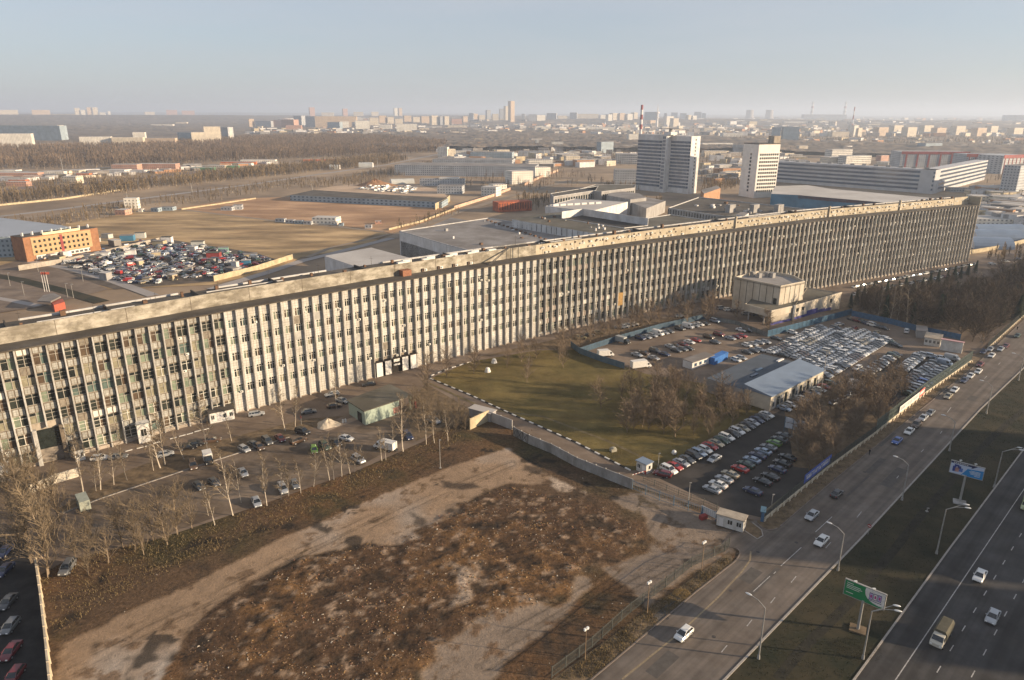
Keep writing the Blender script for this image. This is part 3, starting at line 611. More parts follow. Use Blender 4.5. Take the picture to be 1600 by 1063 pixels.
# air conditioners hung under windows
def acunit(mb,i,f,z,d=0.14,s=1.0):
    a=Vector(off(i,d,0)); b=Vector(off(i+1,d,0)); p=a.lerp(b,f); u=(b-a).normalized(); n=nrm(i)
    mb.obox((p.x,p.y,z),u*0.85*s,n*0.36*s,Vector((0,0,0.62*s)),0)
    q=p+u*0.30*s+n*0.36*s; k=len(mb.v); c=Vector((q.x,q.y,z+0.31*s))+n*0.006
    mb.v+= [tuple(c+u*(0.23*s*math.cos(t))+Vector((0,0,0.23*s*math.sin(t)))) for t in [2*math.pi*j/8 for j in range(8)]]; mb.f.append(tuple(range(k,k+8))); mb.m.append(1)
acs=[]
for i in range(max(0,i0-2),NB):
    pr=0.07 if i<iA else (0.07 if i<iB else 0.13)
    T=PTS[i][1]
    for k in range(1,7):
        zc=T-1.75-4.95*k+0.9
        if zc<1.5: continue
        if rw.random()<pr and not(iP0<=i<iP1 and zc<12): acs.append((i,rw.choice([0.12,0.5,0.6]),zc+rw.uniform(-0.3,1.0)))
rest=MB(); acs=acs[:]
for k,a in enumerate(acs):
    if k<60: mb=MB(); acunit(mb,*a); mb.build('air_conditioner',[mAC,mDk],LB)
    else: acunit(rest,*a)
# roof: ledge, set-back parapet wall, flat roof with a raised back edge
def ribbon(mb,i0_,i1_,d0,d1,zf0,zf1,mi=0,step=1):
    for i in range(i0_,i1_):
        a=off(i,d0,zf0(i)); b=off(i+1,d0,zf0(i+1)); c=off(i+1,d1,zf1(i+1)); d=off(i,d1,zf1(i)); mb.quad(a,b,c,d,mi)
T_=lambda dz:(lambda i:PTS[i][1]+dz)
led=MB(); ribbon(led,0,NB,0.95,0.95,T_(-0.02),T_(0.28)); ribbon(led,0,NB,0.95,-5.9,T_(0.28),T_(0.28)); ribbon(led,0,NB,-0.3,0.95,T_(-0.02),T_(-0.02))
led.build('ledge',mRoof,LB)
par=MB(); iR=round(spx(838)/BAY)+1
def parw(mb,i0_,i1_,mi):
    ribbon(mb,i0_,i1_,-5.85,-5.85,T_(0.2),T_(4.2),mi); ribbon(mb,i0_,i1_,-5.85,-6.2,T_(4.2),T_(4.2),mi); ribbon(mb,i0_,i1_,-6.2,-6.2,T_(4.2),T_(2.6),mi)
parw(par,0,iR,0); parw(par,iR,NB,1)
# end wall of the building and back wall
e0=Vector(off(NB,0.9,0)); e1=Vector(off(NB,-17,0)); TE=PTS[NB][1]
par.quad((e0.x,e0.y,-4.4),(e1.x,e1.y,-4.4),(e1.x,e1.y,TE+3.4),(e0.x,e0.y,TE+0.2),1)
par.obox((*off(NB,-6.2,0)[:2],TE),nrm(NB)*7.2,dirv(30)*0.5,Vector((0,0,5.0)),1)
par.obox((*off(NB-5,-6.2,0)[:2],TE),nrm(NB)*0.5,dirv(30)*14,Vector((0,0,4.9)),1)
par.build('parapet_wall',[mParL,mPar],LB)
rf=MB(); ribbon(rf,0,NB,-6.2,-16.5,T_(2.9),T_(2.9)); ribbon(rf,0,NB,-16.5,-16.5,T_(2.9),lambda i:ZF-0.3); rf.build('roof',mRoof,LB)
mCop=M('pale_coping',(0.42,0.41,0.40),0.7,0.2,0.4)
for a,b in [(0,14),(18,30),(33,44),(50,70),(iR-4,NB)]:
    cop=MB()
    for i in range(a,min(b,NB)):
        p=Vector(off(i,-16.2,PTS[i][1]+2.9)); q=Vector(off(i+1,-16.2,PTS[i+1][1]+2.9)); cop.obox(p,q-p,nrm(i)*-0.45,Vector((0,0,0.5)))
    cop.build('roof_coping',mCop,LB)
# roof structures: cross walls, vents, cooling boxes, masts
mRV=M('rusty_metal',(0.13,0.075,0.045),0.85,0.3,0.8)
for i in range(3,NB,3):
    rv=MB(); z=PTS[i][1]+2.9; p=Vector(off(i,-rw.uniform(8,15),z)); s=rw.uniform(0.5,1.3); rv.box(p.xy,s,s*rw.uniform(.7,1.4),z-0.02,z+rw.uniform(0.5,1.6),R(40)); rv.build('roof_vent',mRV,LB)
for i in (8,17,24,31,38,47,58,72,88,104,120,134):
    if i<NB: cw=MB(); z=PTS[i][1]+2.9; p=Vector(off(i,-6.4,z)); cw.obox(p,nrm(i)*-9.6,dirv(38)*0.35,Vector((0,0,0.9))); cw.build('fire_wall',mRoof,LB)
for k in range(9):
    lw=MB(); i=round(spx(640)/BAY)+k//2*3+k%2; z=PTS[i][1]+2.9; p=Vector(off(i,-9-2.2*(k%2),z)); lw.obox(p,dirv(38)*3.4,dirv(128)*1.2,Vector((0,0,1.1))); lw.build('cooling_unit',mAC,LB)
iS=round(spx(790)/BAY); st_=MB()
p=Vector(off(iS-2,-1.0,PTS[iS][1]+0.3)); q=Vector(off(iS+2,-6.2,PTS[iS][1]+4.6)); st_.tube(p,q,0.14); st_.tube(p+dirv(40)*0.9,q+dirv(40)*0.9,0.14)
for k in range(1,9): t=k/9; st_.tube(p.lerp(q,t),p.lerp(q,t)+dirv(40)*0.9,0.07,n=4)
for k in range(4): a=Vector(off(iS+2+k//2,-5.0+0.3*k,PTS[iS][1]+0.3)); st_.tube(a,a+Vector((0,0,4.6)),0.07,n=4)
st_.build('roof_ladder',M('dark_steel',(0.05,0.045,0.04),0.6,0.2,1),LB)
bh=MB(); iH=round(spx(646)/BAY); p=Vector(off(iH,-4.5,PTS[iH][1]+0.3)); bh.box(p.xy,3.4,2.4,p.z,p.z+2.0,R(40)); bh.build('brick_hut',M('red_brick',(0.24,0.11,0.065),0.9,0.25,2.0),LB)
# openings / vents pattern of the parapet on the right half, units under it
for i in range(iR,NB,1):
    for k in range(rw.choice([0,1,1,2,2,3])):
        acunit(rest,i,rw.random(),PTS[i][1]+rw.choice([0.5,0.6,2.3,2.5,2.8]),-5.8,rw.uniform(0.8,1.25))
pv=MB()
for i in range(iR,NB):
    for k in range(rw.choice([1,1,2,3])):
        f=rw.random(); z=PTS[i][1]+rw.choice([0.6,1.8,2.4,2.6,3.0]); s=rw.uniform(.35,.8); boxW(pv,i,f*0.8,f*0.8+s/BAY,-5.86,-5.7,z,z+s)
for i in range(round(spx(668)/BAY),round(spx(765)/BAY),2):
    boxW(pv,i,0.2,0.45,-5.86,-5.5,PTS[i][1]+0.4,PTS[i][1]+1.5); acunit(rest,i,0.5,PTS[i][1]+0.5,-5.8,1.3)
pv.build('vent_opening',M('vent_brown',(0.07,0.045,0.03),0.8,0.3,2),LB)['kind']='stuff'
o=rest.build('air_conditioner',[mAC,mDk],LB); o['kind']='stuff'
for k in range(1,30):
    i=k*5; po=MB(); p=Vector(off(i,-5.86,PTS[i][1]+.25)); po.obox(p,dirv(38)*0.10,nrm(i)*0.06,Vector((0,0,3.9))); po.build('panel_joint',mBrown,LB)
for px in (1160,1300,1405):
    po=MB(); i=round(spx(px-10)/BAY); p=Vector(off(i,-6.3,PTS[i][1])); po.obox(p,nrm(i)*1.2,dirv(34)*0.7,Vector((0,0,6.0))); po.build('roof_pier',mPar,LB)
for k in range(26):
    i=3+k*5; po=MB(); z=PTS[i][1]+2.9; p=Vector(off(i,-rw.uniform(7,15.5),z)); hh=rw.uniform(1.5,4.5); po.tube(p,p+Vector((0,0,hh)),.07,.04,4); po.tube(p+Vector((-.6,0,hh*.8)),p+Vector((.6,0,hh*.8)),.04,n=3); po.build('aerial',MATS['dark_steel'],LB)
for k in range(10):
    i=6+k*13; po=MB(); z=PTS[i][1]+2.9; a=Vector(off(i,-8.5-k%3*2,z+.25)); b=Vector(off(i+7,-8.5-k%3*2,PTS[i+7][1]+3.15)); po.tube(a,b,.2,n=6); po.build('roof_pipe',mCop,LB)
# dark gateway on the left: recessed two-bay, two-storey opening
g=MB(); p0=Vector(off(iP0,0.02,0)); p1=Vector(off(iP1,0.02,0)); n=nrm(iP0); zt=9.4; dp=5.0
u=(p1-p0)
g.quad((*p0.xy,0.05),(*(p0-n*dp).xy,0.05),(*(p0-n*dp).xy,zt),(*p0.xy,zt),0); g.quad((*(p1-n*dp).xy,0.05),(*p1.xy,0.05),(*p1.xy,zt),(*(p1-n*dp).xy,zt),0)
o=Vector(off(iP0,0.02,0))
g.obox((*(p0+n*0.0).xy,3.9),u,n*0.08,Vector((0,0,5.2)),1)
g.obox((*p0.xy,0.3),u,n*0.10,Vector((0,0,3.6)),2)
g.obox((*(p0+n*0.02).xy,0),u.normalized()*0.9,n*1.3,Vector((0,0,9.6)),3); g.obox((*(p1-u.normalized()*0.9).xy,0),u.normalized()*0.9,n*1.3,Vector((0,0,9.6)),4)
g.build('gateway',[mWall,MATS['glass_dark'],M('rusty_gate',(0.20,0.17,0.14),0.7,0.4,0.5),mPil,mBrown],LB)
# white panelled entrance in the middle
e=MB()
for k in range(iE0,iE1):
    boxW(e,k,0,1,-0.2,0.3,0.1,5.5,1)
    if k!=iE0+2: boxW(e,k,0.10,0.80,1.3,1.42,0.3,5.2,0)
    else: boxW(e,k,0.10,0.80,1.3,1.42,4.2,5.2,0); boxW(e,k,0.10,0.80,1.3,1.42,2.9,3.5,0)
boxW(e,iE0,0,5,0.3,1.5,5.3,5.55,1)
e.build('entrance_screen',[mWhite,M('dark_recess',(0.03,0.025,0.02),0.9,0)],LB)
# boarded brown bay
bb_=MB(); iy=round(spx(952)/BAY); boxW(bb_,iy,0,1,0.2,0.9,6.0,11.5); bb_.build('bay_cladding',M('yellow_board',(0.30,0.18,0.06),0.8,0.3,0.6),LB)
# ================================================================= BUILDINGS BEHIND AND BESIDE
mRoofG=M('grey_roof',(0.20,0.185,0.175),0.9,col2=(0.28,0.26,0.245),scale=0.05,detail=8); grime(mRoofG,0.05,0.7,0.6,(1,1,1))
mRoofD=M('dark_green_roof',(0.10,0.092,0.070),0.92,col2=(0.16,0.145,0.115),scale=0.08,detail=8); grime(mRoofD,0.05,0.6,0.7,(1,1,1))
mRoofL=M('pale_roof',(0.38,0.35,0.32),0.85,col2=(0.50,0.47,0.43),scale=0.03,detail=6)
mWh=M('white_wall',(0.62,0.61,0.60),0.8,0.12,0.2); grime(mWh,0.15,0.7,0.5)
mGy=M('grey_wall',(0.32,0.31,0.30),0.85,0.15,0.15); grime(mGy,0.15,0.65,0.5)
mBlueP=M('blue_cladding',(0.05,0.16,0.26),0.6,0.2,0.1); mMar=M('maroon_band',(0.16,0.04,0.04),0.6,0.15,0.1)
mRedB=M('red_lattice_brick',(0.36,0.10,0.045),0.85,0.35,0.25)
mOr=M('orange_brick',(0.36,0.20,0.11),0.85,0.18,0.4); mOrD=M('dark_orange_brick',(0.27,0.13,0.065),0.85,0.18,0.4); mYelW=M('yellow_wall',(0.42,0.28,0.15),0.85,0.12,0.4)
mCrF=M('cream_fence',(0.42,0.35,0.23),0.85,0.2,0.3)
WIN=MATS['glass_dark']; mBlG=M('blue_glass',(0.035,0.065,0.115),0.15,0.2,0.3,spec=0.7)
def pw(px,z): return [at(x,y,z).xy for x,y in px]
def block(name,label,cat,px,zt,wm,rm,zb=None,group=None,parapet=0.0):
    zb=ZF-0.3 if zb is None else zb
    P=pw(px,zt); c=sum((Vector(p) for p in P),Vector((0,0)))/len(P)
    e=empty(name,(c.x,c.y,zb),label,cat,group)
    a=MB(); a.prism([tuple(p) for p in P],zb,zt,0,0,cap=False); a.build('wall',wm,e)
    r=MB(); r.prism([tuple(p) for p in P],zt-0.02,zt,0); r.build('roof',rm,e)
    if parapet>0:
        A=sum(P[i][0]*P[(i+1)%len(P)][1]-P[(i+1)%len(P)][0]*P[i][1] for i in range(len(P))); sg=1 if A>0 else -1
        q=MB()
        for i in range(len(P)):
            p0=Vector((*P[i],zt)); p1=Vector((*P[(i+1)%len(P)],zt)); d=(p1-p0).normalized(); nn_=Vector((-d.y,d.x,0))*sg; q.obox(p0+nn_*0.003,p1-p0,nn_*0.4,Vector((0,0,parapet)))
        q.build('parapet',mCop,e)
    return e
def faceline(A,B,z0,z1,out,mb,mi=0,t0=0.0,t1=1.0,d=0.0,th=0.15):
    A=Vector((A[0],A[1],0)); B=Vector((B[0],B[1],0)); p=A.lerp(B,t0)+out*d; u=(B-A)*(t1-t0); mb.obox((p.x,p.y,z0),u,out*th,Vector((0,0,z1-z0)),mi)
def bands(e,A,B,z0,z1,n,frac=0.5,cols=0,mat=None,mull=None,margin=0.02,name='window_band',th=0.12,lift=0.30):
    """n storeys of window bands on the face A-B of thing e (outward normal to the right of A->B)"""
    d=Vector((B[0]-A[0],B[1]-A[1],0)).normalized(); out=Vector((d.y,-d.x,0)); h=(z1-z0)/n
    for k in range(n):
        mb=MB()
        if cols:
            for c in range(cols):
                t0=margin+(1-2*margin)*(c+0.18)/cols; t1=margin+(1-2*margin)*(c+0.82)/cols; faceline(A,B,z0+h*(k+lift),z0+h*(k+lift+frac),out,mb,0,t0,t1,0.0,th)
        else: faceline(A,B,z0+h*(k+lift),z0+h*(k+lift+frac),out,mb,0,margin,1-margin,0,th)
        mb.build(name,mat or WIN,e)
# --- complex right behind the long building
def roofbits(e,px,zt,n,seed,smin=0.6,smax=1.8,mat=None):
    r=random.Random(seed); xs_=[p[0] for p in px]; ys_=[p[1] for p in px]; k=0; T=0
    while k<n and T<500:
        T+=1; x=r.uniform(min(xs_),max(xs_)); y=r.uniform(min(ys_),max(ys_))
        if not inpoly(x,y,px): continue
        p=at(x,y,zt); s=r.uniform(smin,smax); mb=MB(); mb.box(p.xy,s,s*r.uniform(.7,1.3),zt-0.01,zt+r.uniform(.5,1.6),R(40)); mb.build('roof_vent',mat or r.choice([mRV,mGy,mWh]),e); k+=1
pxA=[(624,362),(763,341.5),(812,349),(936,368),(1010,376),(850,410),(790,407),(700,384)]
eA=block('low_workshop','wide grey flat roofed workshop with white side wall behind the long block','workshop',pxA,13.0,mWh,mRoofG,parapet=0.5); roofbits(eA,pxA[:6],13,16,1)
P0=at(762,345,13); P1=at(860,378,13)
for t in [i/14 for i in range(15)]:
    mb=MB(); p=P0.lerp(P1,t); mb.box(p.xy,1.4,1.4,13,13.9,R(40)); mb.build('roof_vent',mRV,eA)
bands(eA,at(700,384,13).xy,at(624,362,13).xy,ZF,7.5,1,0.98,0,WIN,lift=0.0,name='glass_front',th=0.2)
pxB=[(800,343),(838,335),(905,329),(985,345),(1110,357),(1010,374),(936,366)]
eB=block('upper_workshop','ribbed white upper workshop block with dark green flat roof','workshop',pxB,18.0,mWh,mRoofD,zb=12.9); roofbits(eB,[(810,343),(870,336),(960,358),(940,365)],18,14,2,.5,1.4)
A=at(936,366,18).xy; B=at(800,343,18).xy; d=Vector((B[0]-A[0],B[1]-A[1],0)).normalized(); out=Vector((d.y,-d.x,0))
for k in range(17):
    mb=MB(); faceline(A,B,13.2,17.9,-out if False else out,mb,0,(k+0.7)/17,(k+0.82)/17,0,0.2); mb.build('dark_joint',WIN,eB)
# sunken light court drawn as a raised white rim round a dark well
pc=[(880,342),(908,337),(1008,352),(1000,357),(985,356)]
e=empty('light_court',(*at(930,345,18).xy,18),'long white walled light court sunk in the green roof','light court')
P=[Vector((*p,18)) for p in pw([(878,342),(910,337),(1012,353),(975,357)],18)]
mb=MB(); mb.prism([p.xy for p in P],18.02,18.03,0); mb.build('court_floor',MATS['dark_recess'],e)
for i in range(4):
    a,b=P[i],P[(i+1)%4]; mb=MB(); dd=(b-a).normalized(); q=Vector((-dd.y,dd.x,0)); mb.obox((a.x,a.y,18),b-a,q*0.3,Vector((0,0,4.6 if i in (0,1) else 0.4))); mb.build('court_wall',mWh,e)
blk=[('low_workshop','flat green roof with pale edge between the light court and the ribbed hall','workshop',[(975,347),(1048,336),(1140,350),(1080,368),(1000,360)],17,mGy,mRoofD,0.5),
('ribbed_hall','grey ribbed hall with cluttered brown roof below the two towers','workshop',[(1044,326),(1092,309),(1300,332),(1400,338),(1200,350),(1150,342)],19,mGy,MATS['bitumen_roof'],0.6),
('low_workshop','pale sloped strip roof leading to a small white roof house','workshop',[(1085,347),(1150,334),(1180,338),(1100,356)],21,mWh,mRoofD,0),
('roof_house','small white roof house on the dark roof before the towers','roof house',[(1150,335),(1158,331),(1170,333),(1163,338)],24,mWh,mRoofG,0),
('low_workshop','white low workshop with skylights on a brown roof, left of the first tower','workshop',[(852,323),(898,311),(981,316),(922,331)],9,mWh,mRoofL,0.4),
('office_wing','grey office wing with a dark roof and a row of white piers','office',[(860,303),(935,291),(931,298),(865,308)],11,mGy,MATS['bitumen_roof'],0.4),
('office_wing','cream office wing joined to the foot of the first tower','office',[(905,296),(930,289),(993,289),(992,294),(940,300)],11,mGy,mRoofD,0.4),
('low_house','cream low building in front of the first tower','house',[(948,305),(965,298),(1000,303),(1010,309),(985,312)],9,mGy,mRoofG,0),
('low_house','grey low shed right of the white skylit workshop','shed',[(985,316),(1010,308),(1040,314),(1010,326)],6,mGy,mRoofG,0),
('brick_house','low orange brick building between the two towers','house',[(1095,297),(1120,290),(1126,294),(1100,303)],8,mOr,mRoofG,0),
('side_workshop','low tan flat roof with dark joints at the left end of the workshops','workshop',[(507,400),(580,387),(640,403),(560,418)],8,mWh,mRoofL,0),
('grey_shed','grey roofed shed below the white wall behind the workshops','shed',[(672,354),(704,340),(740,346),(720,353)],9,mWh,mRoofG,0),
]
for nm,lb,ct,px,zt,wm,rm,pp in blk:
    e=block(nm,lb,ct,px,zt,wm,rm,parapet=pp)
    if nm=='ribbed_hall':
        roofbits(e,[(1075,322),(1110,314),(1220,330),(1180,338)],zt,22,5,.8,2.6,None)
        for x in (1141,1178,1216):
            p=at(x,332,zt); mb=MB(); mb.box(p.xy,3.5,7,zt,zt+5.5,R(-50)); mb.build('roof_tower',mGy,e)
        for k in range(24):
            a=Vector(at(1044,326,zt)).lerp(Vector(at(1150,342,zt)),k/24); mb=MB(); mb.obox((a.x,a.y,13),dirv(-50)*0.0+dirv(-30)*0.5,dirv(-120)*0.35,Vector((0,0,5.6))); mb.build('dark_joint',WIN,e)
    if nm=='office_wing':
        A=at(px[0][0] if 'grey' in lb else px[4][0],px[3][1] if 'grey' in lb else px[4][1],zt) if False else at(*px[-1],zt); B=at(*px[-2],zt)
        bands(e,A.xy,B.xy,ZF+1,zt-1.2,1,0.8,16,WIN,lift=0.1,name='window_row')
    if 'skylights' in lb:
        for k in range(7):
            p=at(868+k*11,322-k*0.6,zt); mb=MB(); mb.box(p.xy,6,2.5,zt,zt+1.6,R(30)); mb.build('skylight',mWh,e)
# red lattice wall on the far left of that yard
e=empty('red_lattice_wall',(*at(805,331,ZF).xy,ZF),'long rusty red lattice clad building beside the bare trees','building'); mb=MB(); A=at(779,332,ZF); B=at(831,329,ZF); d=(B-A); n_=Vector((-d.y,d.x,0)).normalized(); mb.obox(A,d,n_*14,Vector((0,0,hat(A,779,317)-ZF))); mb.build('wall',mRedB,e)
mb=MB()
for k in range(13): p=A.lerp(B,(k+.3)/13); mb.obox((p.x,p.y,ZF+2),d/30,n_*-0.15,Vector((0,0,6)))
mb.build('dark_lattice',M('lattice_dark',(0.15,0.05,0.03),0.9,0.3,0.5),e)
# --- towers
def tower1():
    A=at(993,296,ZF); A.z=0; e2=dirv(-50); e1=dirv(40); zt=hat(A,997.5,209.6); zb=ZF-0.3
    e=empty('office_tower',(*A.xy,zb),'tall slab office tower with dark glazed floors and white end walls','office tower')
    def slab(p,L,D,top,name='tower_block'):
        mb=MB(); mb.obox((p.x,p.y,zb),e2*L,e1*D,Vector((0,0,top-zb))); o=mb.build(name,mWh,e); return p
    s1=A; slab(s1,42,15,zt); s2=A+e2*42+e1*9; slab(s2,28,17,zt-1.0)
    bands(e,s1.xy,(s1+e2*36).xy,ZF+5,zt-6,14,0.62,0,mBlG,name='window_band',margin=0.0,lift=0.2,th=0.15)
    bands(e,(s1+e2*36.6).xy,(s1+e2*41.2).xy,ZF+3,zt-1,15,0.7,3,mBlG,name='stair_window',margin=0.0,lift=0.15)
    bands(e,s2.xy,(s2+e2*27.9).xy,ZF+5,zt-6,14,0.62,0,mBlG,name='window_band',margin=0.0,lift=0.2,th=0.15)
    # mullions in one pass per wing
    for s,L in ((s1,36),(s2,27.8)):
        mb=MB()
        for k in range(int(L/1.9)): p=s+e2*(k*1.9); mb.obox((p.x,p.y,ZF+5),e2*0.22,e1*-0.2,Vector((0,0,zt-ZF-12)))
        o=mb.build('mullions',mWh,e)
    q=s2+e2*28
    for k in range(14):
        mb=MB(); z=ZF+6+k*(zt-ZF-8)/14; p=q+e1*(8.0); mb.obox((p.x,p.y,z),e1*1.5,e2*0.12,Vector((0,0,2.0))); mb.build('end_window',WIN,e)
    mb=MB(); p=s1+e2*36+e1*2; mb.obox((p.x,p.y,zt),e2*10,e1*12,Vector((0,0,3.2))); mb.build('roof_house',mWh,e)
    mb=MB(); p=s1+e2*24+e1*6; mb.obox((p.x,p.y,zt+6.5),e2*32,e1*7,Vector((0,0,0.5))); mb.tube((p+e2*16+e1*3)+Vector((0,0,zt)),(p+e2*16+e1*3)+Vector((0,0,zt+6.5)),2.0,n=8); mb.tube((p+e2*14+e1*3)+Vector((0,0,zt)),(p+e2*14+e1*3)+Vector((0,0,zt+14)),0.3,n=5); mb.build('roof_canopy',mGy,e)
    r=random.Random(4)
    for k in range(16):
        p=s1+e2*r.uniform(0,68)+e1*r.uniform(9,14); mb=MB(); mb.tube(Vector((p.x,p.y,zt-1)),Vector((p.x,p.y,zt+r.uniform(1,2.4))),r.uniform(.2,.5),n=5); mb.build('roof_antenna',mWh,e)
    for s,D in ((A,0),(s2,0)):
        pass
tower1()
def tower2():
    A=at(1154,305.6,ZF); A.z=0; C=at(1177.5,309.4,ZF); C.z=0; e2=(C-A).normalized(); e1=Vector((-e2.y,e2.x,0)); L=(C-A).length; zb=ZF-0.3; zt=hat(A,1161.6,224.5)
    D=29
    e=empty('white_tower',(*A.xy,zb),'narrow white office tower with rows of small dark windows','office tower')
    mb=MB(); mb.obox((A.x,A.y,zb),e2*L,e1*D,Vector((0,0,zt-zb))); mb.build('tower_block',M('tower_white',(0.72,0.68,0.62),0.8,0.08,0.2),e)
    n=12
    for k in range(n-1):
        z=ZF+6+k*(zt-ZF-14)/(n-1); mb=MB(); p=A+e2*(L*0.5); mb.obox((p.x,p.y,z),e2*2.6,e1*-0.12,Vector((0,0,2.4))); mb.build('side_window',WIN,e)
        mb=MB()
        for c in range(9):
            q=C+e1*(2.5+c*2.9); mb.obox((q.x,q.y,z),e1*2.0,e2*0.12,Vector((0,0,2.2)))
        mb.build('window_row',WIN,e)
    mb=MB(); q=C+e1*(D-7)-e2*12; mb.obox((q.x,q.y,zt),e1*9,e2*9,Vector((0,0,8.5))); mb.build('roof_house',mWall,e)
    mb=MB(); mb.obox((A.x-0.1,A.y-0.1,zt),e2*(L+.2),e1*(D+.2),Vector((0,0,0.8))); mb.build('roof_edge',MATS['bitumen_roof'],e)
tower2()
# --- striped chimney and the power station stacks
def chimney(px,yb,yt,r0,r1,nb,label,cols,dist_scale=1.0,zb=ZF,lx=None):
    A=at(px,yb,zb); zt=hat(A,lx or px,yt); e=empty('chimney',(A.x,A.y,zb),label,'chimney')
    for k in range(nb):
        mb=MB(); t0=k/nb; t1=(k+1)/nb; mb.tube((A.x,A.y,zb+(zt-zb)*t0),(A.x,A.y,zb+(zt-zb)*t1),r0+(r1-r0)*t0,r0+(r1-r0)*t1,12,cap=(k==nb-1)); mb.build('chimney_ring',cols[(nb-1-k)%len(cols)],e)
mRedP=M('red_paint',(0.26,0.05,0.045),0.7,0.2,0.1); mWhP=M('white_band',(0.65,0.62,0.60),0.7,0.12,0.1); mStk=M('stack_concrete',(0.36,0.33,0.31),0.85,0.1,0.02)
chimney(999.5,232,164,4.3,3.1,9,'tall red and white striped chimney behind the slab tower',[mRedP,mWhP],lx=1002.5)
chimney(1267,187,159,22,14,8,'left tall grey striped power station stack on the horizon',[mStk,mWhP,mRedP,mWhP])
chimney(1318,187,159,22,14,8,'right tall grey striped power station stack on the horizon',[mStk,mWhP,mRedP,mWhP])
chimney(1331,200,167,5,3,5,'thin red and white mast like stack right of the power station',[mRedP,mWhP])
for px,lb in ((1170.5,'wide grey cooling tower left of the pair on the horizon'),(1201,'wide grey cooling tower right of the pair on the horizon')):
    A=at(px,188,ZF); zt=hat(A,px,172); w_=(at(px+6.5,188,ZF)-at(px-6.5,188,ZF)).length/2; mb=MB(); N=8
    for k in range(N):
        f=lambda t: w_*(1.0-0.28*math.sin(min(t,0.8)/0.8*math.pi/2)+0.04*max(0,t-.8)); mb.tube((A.x,A.y,ZF+(zt-ZF)*k/N),(A.x,A.y,ZF+(zt-ZF)*(k+1)/N),f(k/N),f((k+1)/N),20,cap=(k==N-1))
    thingmesh(mb,'cooling_tower',mStk,(A.x,A.y,ZF),lb,'cooling tower','cooling towers')
A=at(1026,200,ZF); mb=MB(); zt=hat(A,1026,163); mb.tube(A,(A.x,A.y,zt*0.7),9,4,8); mb.tube((A.x,A.y,zt*0.7),(A.x,A.y,zt),3,1,6); mb.tube((A.x,A.y,zt*0.60),(A.x,A.y,zt*0.66),12,12,10); mb.tube((A.x,A.y,zt*0.40),(A.x,A.y,zt*0.44),11,11,10); thingmesh(mb,'radio_tower',mWhP,A,'pale radio tower behind the slab tower','radio tower')
# --- blue warehouse with white roof
e=block('blue_warehouse','long blue warehouse with a maroon band and a pale roof','warehouse',[(1205,303),(1211,291),(1262,289.5),(1297,295),(1462,310),(1385,317),(1247,305)],9,mBlueP,mRoofL)
A=at(1385,317,9).xy; B=at(1247,305,9).xy; d=Vector((B[0]-A[0],B[1]-A[1],0)).normalized(); out=Vector((d.y,-d.x,0)); mb=MB(); faceline(A,B,5.8,8.9,out,mb,0,0,1,0,0.2); mb.build('maroon_band',mMar,e)
# --- banded office block on the right
def banded(px0,px1,px2,zt_y,label,n,bandm,wm):
    """px0 near corner base, px1 left end base, px2 right end base"""
    C=at(*px0,ZF); L_=at(*px1,ZF); R_=at(*px2,ZF); zt=hat(C,px0[0]+6,zt_y); e=empty('banded_office',(C.x,C.y,ZF),label,'office'); zb=ZF-.3
    def face(P,Q,dep):
        d=(Q-P); d.z=0; nn2=Vector((-d.y,d.x,0)).normalized(); mb=MB(); mb.obox((P.x,P.y,zb),d,nn2*dep,Vector((0,0,zt-zb))); mb.build('wing',wm,e); bands(e,P.xy,Q.xy,ZF+2,zt-1,n,0.5,0,bandm,margin=0.002,lift=0.3); 
    face(L_,C,16); face(C+Vector((0,0.05,0)),R_,16)
    for k in range(14):
        t=0.04+0.07*k; q=L_.lerp(C,t)+Vector((5,8,0)); mb=MB(); mb.box(q.xy,5,3,zt,zt+2.0,R(-30)); mb.build('roof_vent',mGy,e)
    return e
banded((1456,303),(1200,283),(1538,281),266,'long white banded office block on the right with two wings meeting at a corner',5,mBlG,M('grey_white_wall',(0.44,0.44,0.45),0.85,0.12,0.1))
C=at(1290,262,ZF)
# slabs: straight building from left base pixel to right column along a given direction
def slab(x0,x1,yb,yt,ang,dep,wm,rm,name,label,cat,group=None,zb=ZF,parts=True):
    A=at(x0,yb,zb); d=dirv(ang); r1=ray(x1,yb); r=Vector((r1.x,r1.y)); # A + t d = s r
    den=d.x*r.y-d.y*r.x; t=(r.x*A.y-r.y*A.x)/den*1.0
    t=-(A.x*r.y-A.y*r.x)/den; t=abs(t); h=hat(A,x0,yt)-zb
    mb=MB(); n=[(0,0),(t,0),(t,dep),(0,dep)]; mb.prism(n,-0.3,h,0,1)
    o=mb.build(name,[wm,rm]); o.location=(A.x,A.y,zb); o.rotation_euler=(0,0,R(ang)); tag(o,label,cat,group)
    return o
gCream=gridmat('apartment_cream',(0.62,0.54,0.42),(0.20,0.18,0.15)); gWhite=gridmat('apartment_white',(0.70,0.66,0.58),(0.26,0.25,0.23),3.4,2.9); gTan=gridmat('apartment_tan',(0.55,0.42,0.30),(0.2,0.16,0.12)); gPink=gridmat('apartment_pink',(0.46,0.27,0.20),(0.2,0.14,0.12)); gGrey=gridmat('apartment_grey',(0.40,0.41,0.42),(0.12,0.13,0.15)); gBlue=gridmat('apartment_blue',(0.30,0.36,0.40),(0.10,0.13,0.16)); gOff=gridmat('office_white_rows',(0.60,0.57,0.52),(0.07,0.08,0.09),4.0,3.4,(0.10,0.85),(0.3,0.72))
G={'c':gCream,'w':gWhite,'t':gTan,'p':gPink,'g':gGrey,'b':gBlue,'o':gOff,'O':M('rust_orange',(0.42,0.13,0.05),0.8,0.35,0.08),'E':M('wagon_green',(0.08,0.22,0.12),0.7,0.3,0.08)}
CN={'c':'cream','w':'white','t':'tan','p':'reddish','g':'grey','b':'bluish','o':'banded'}
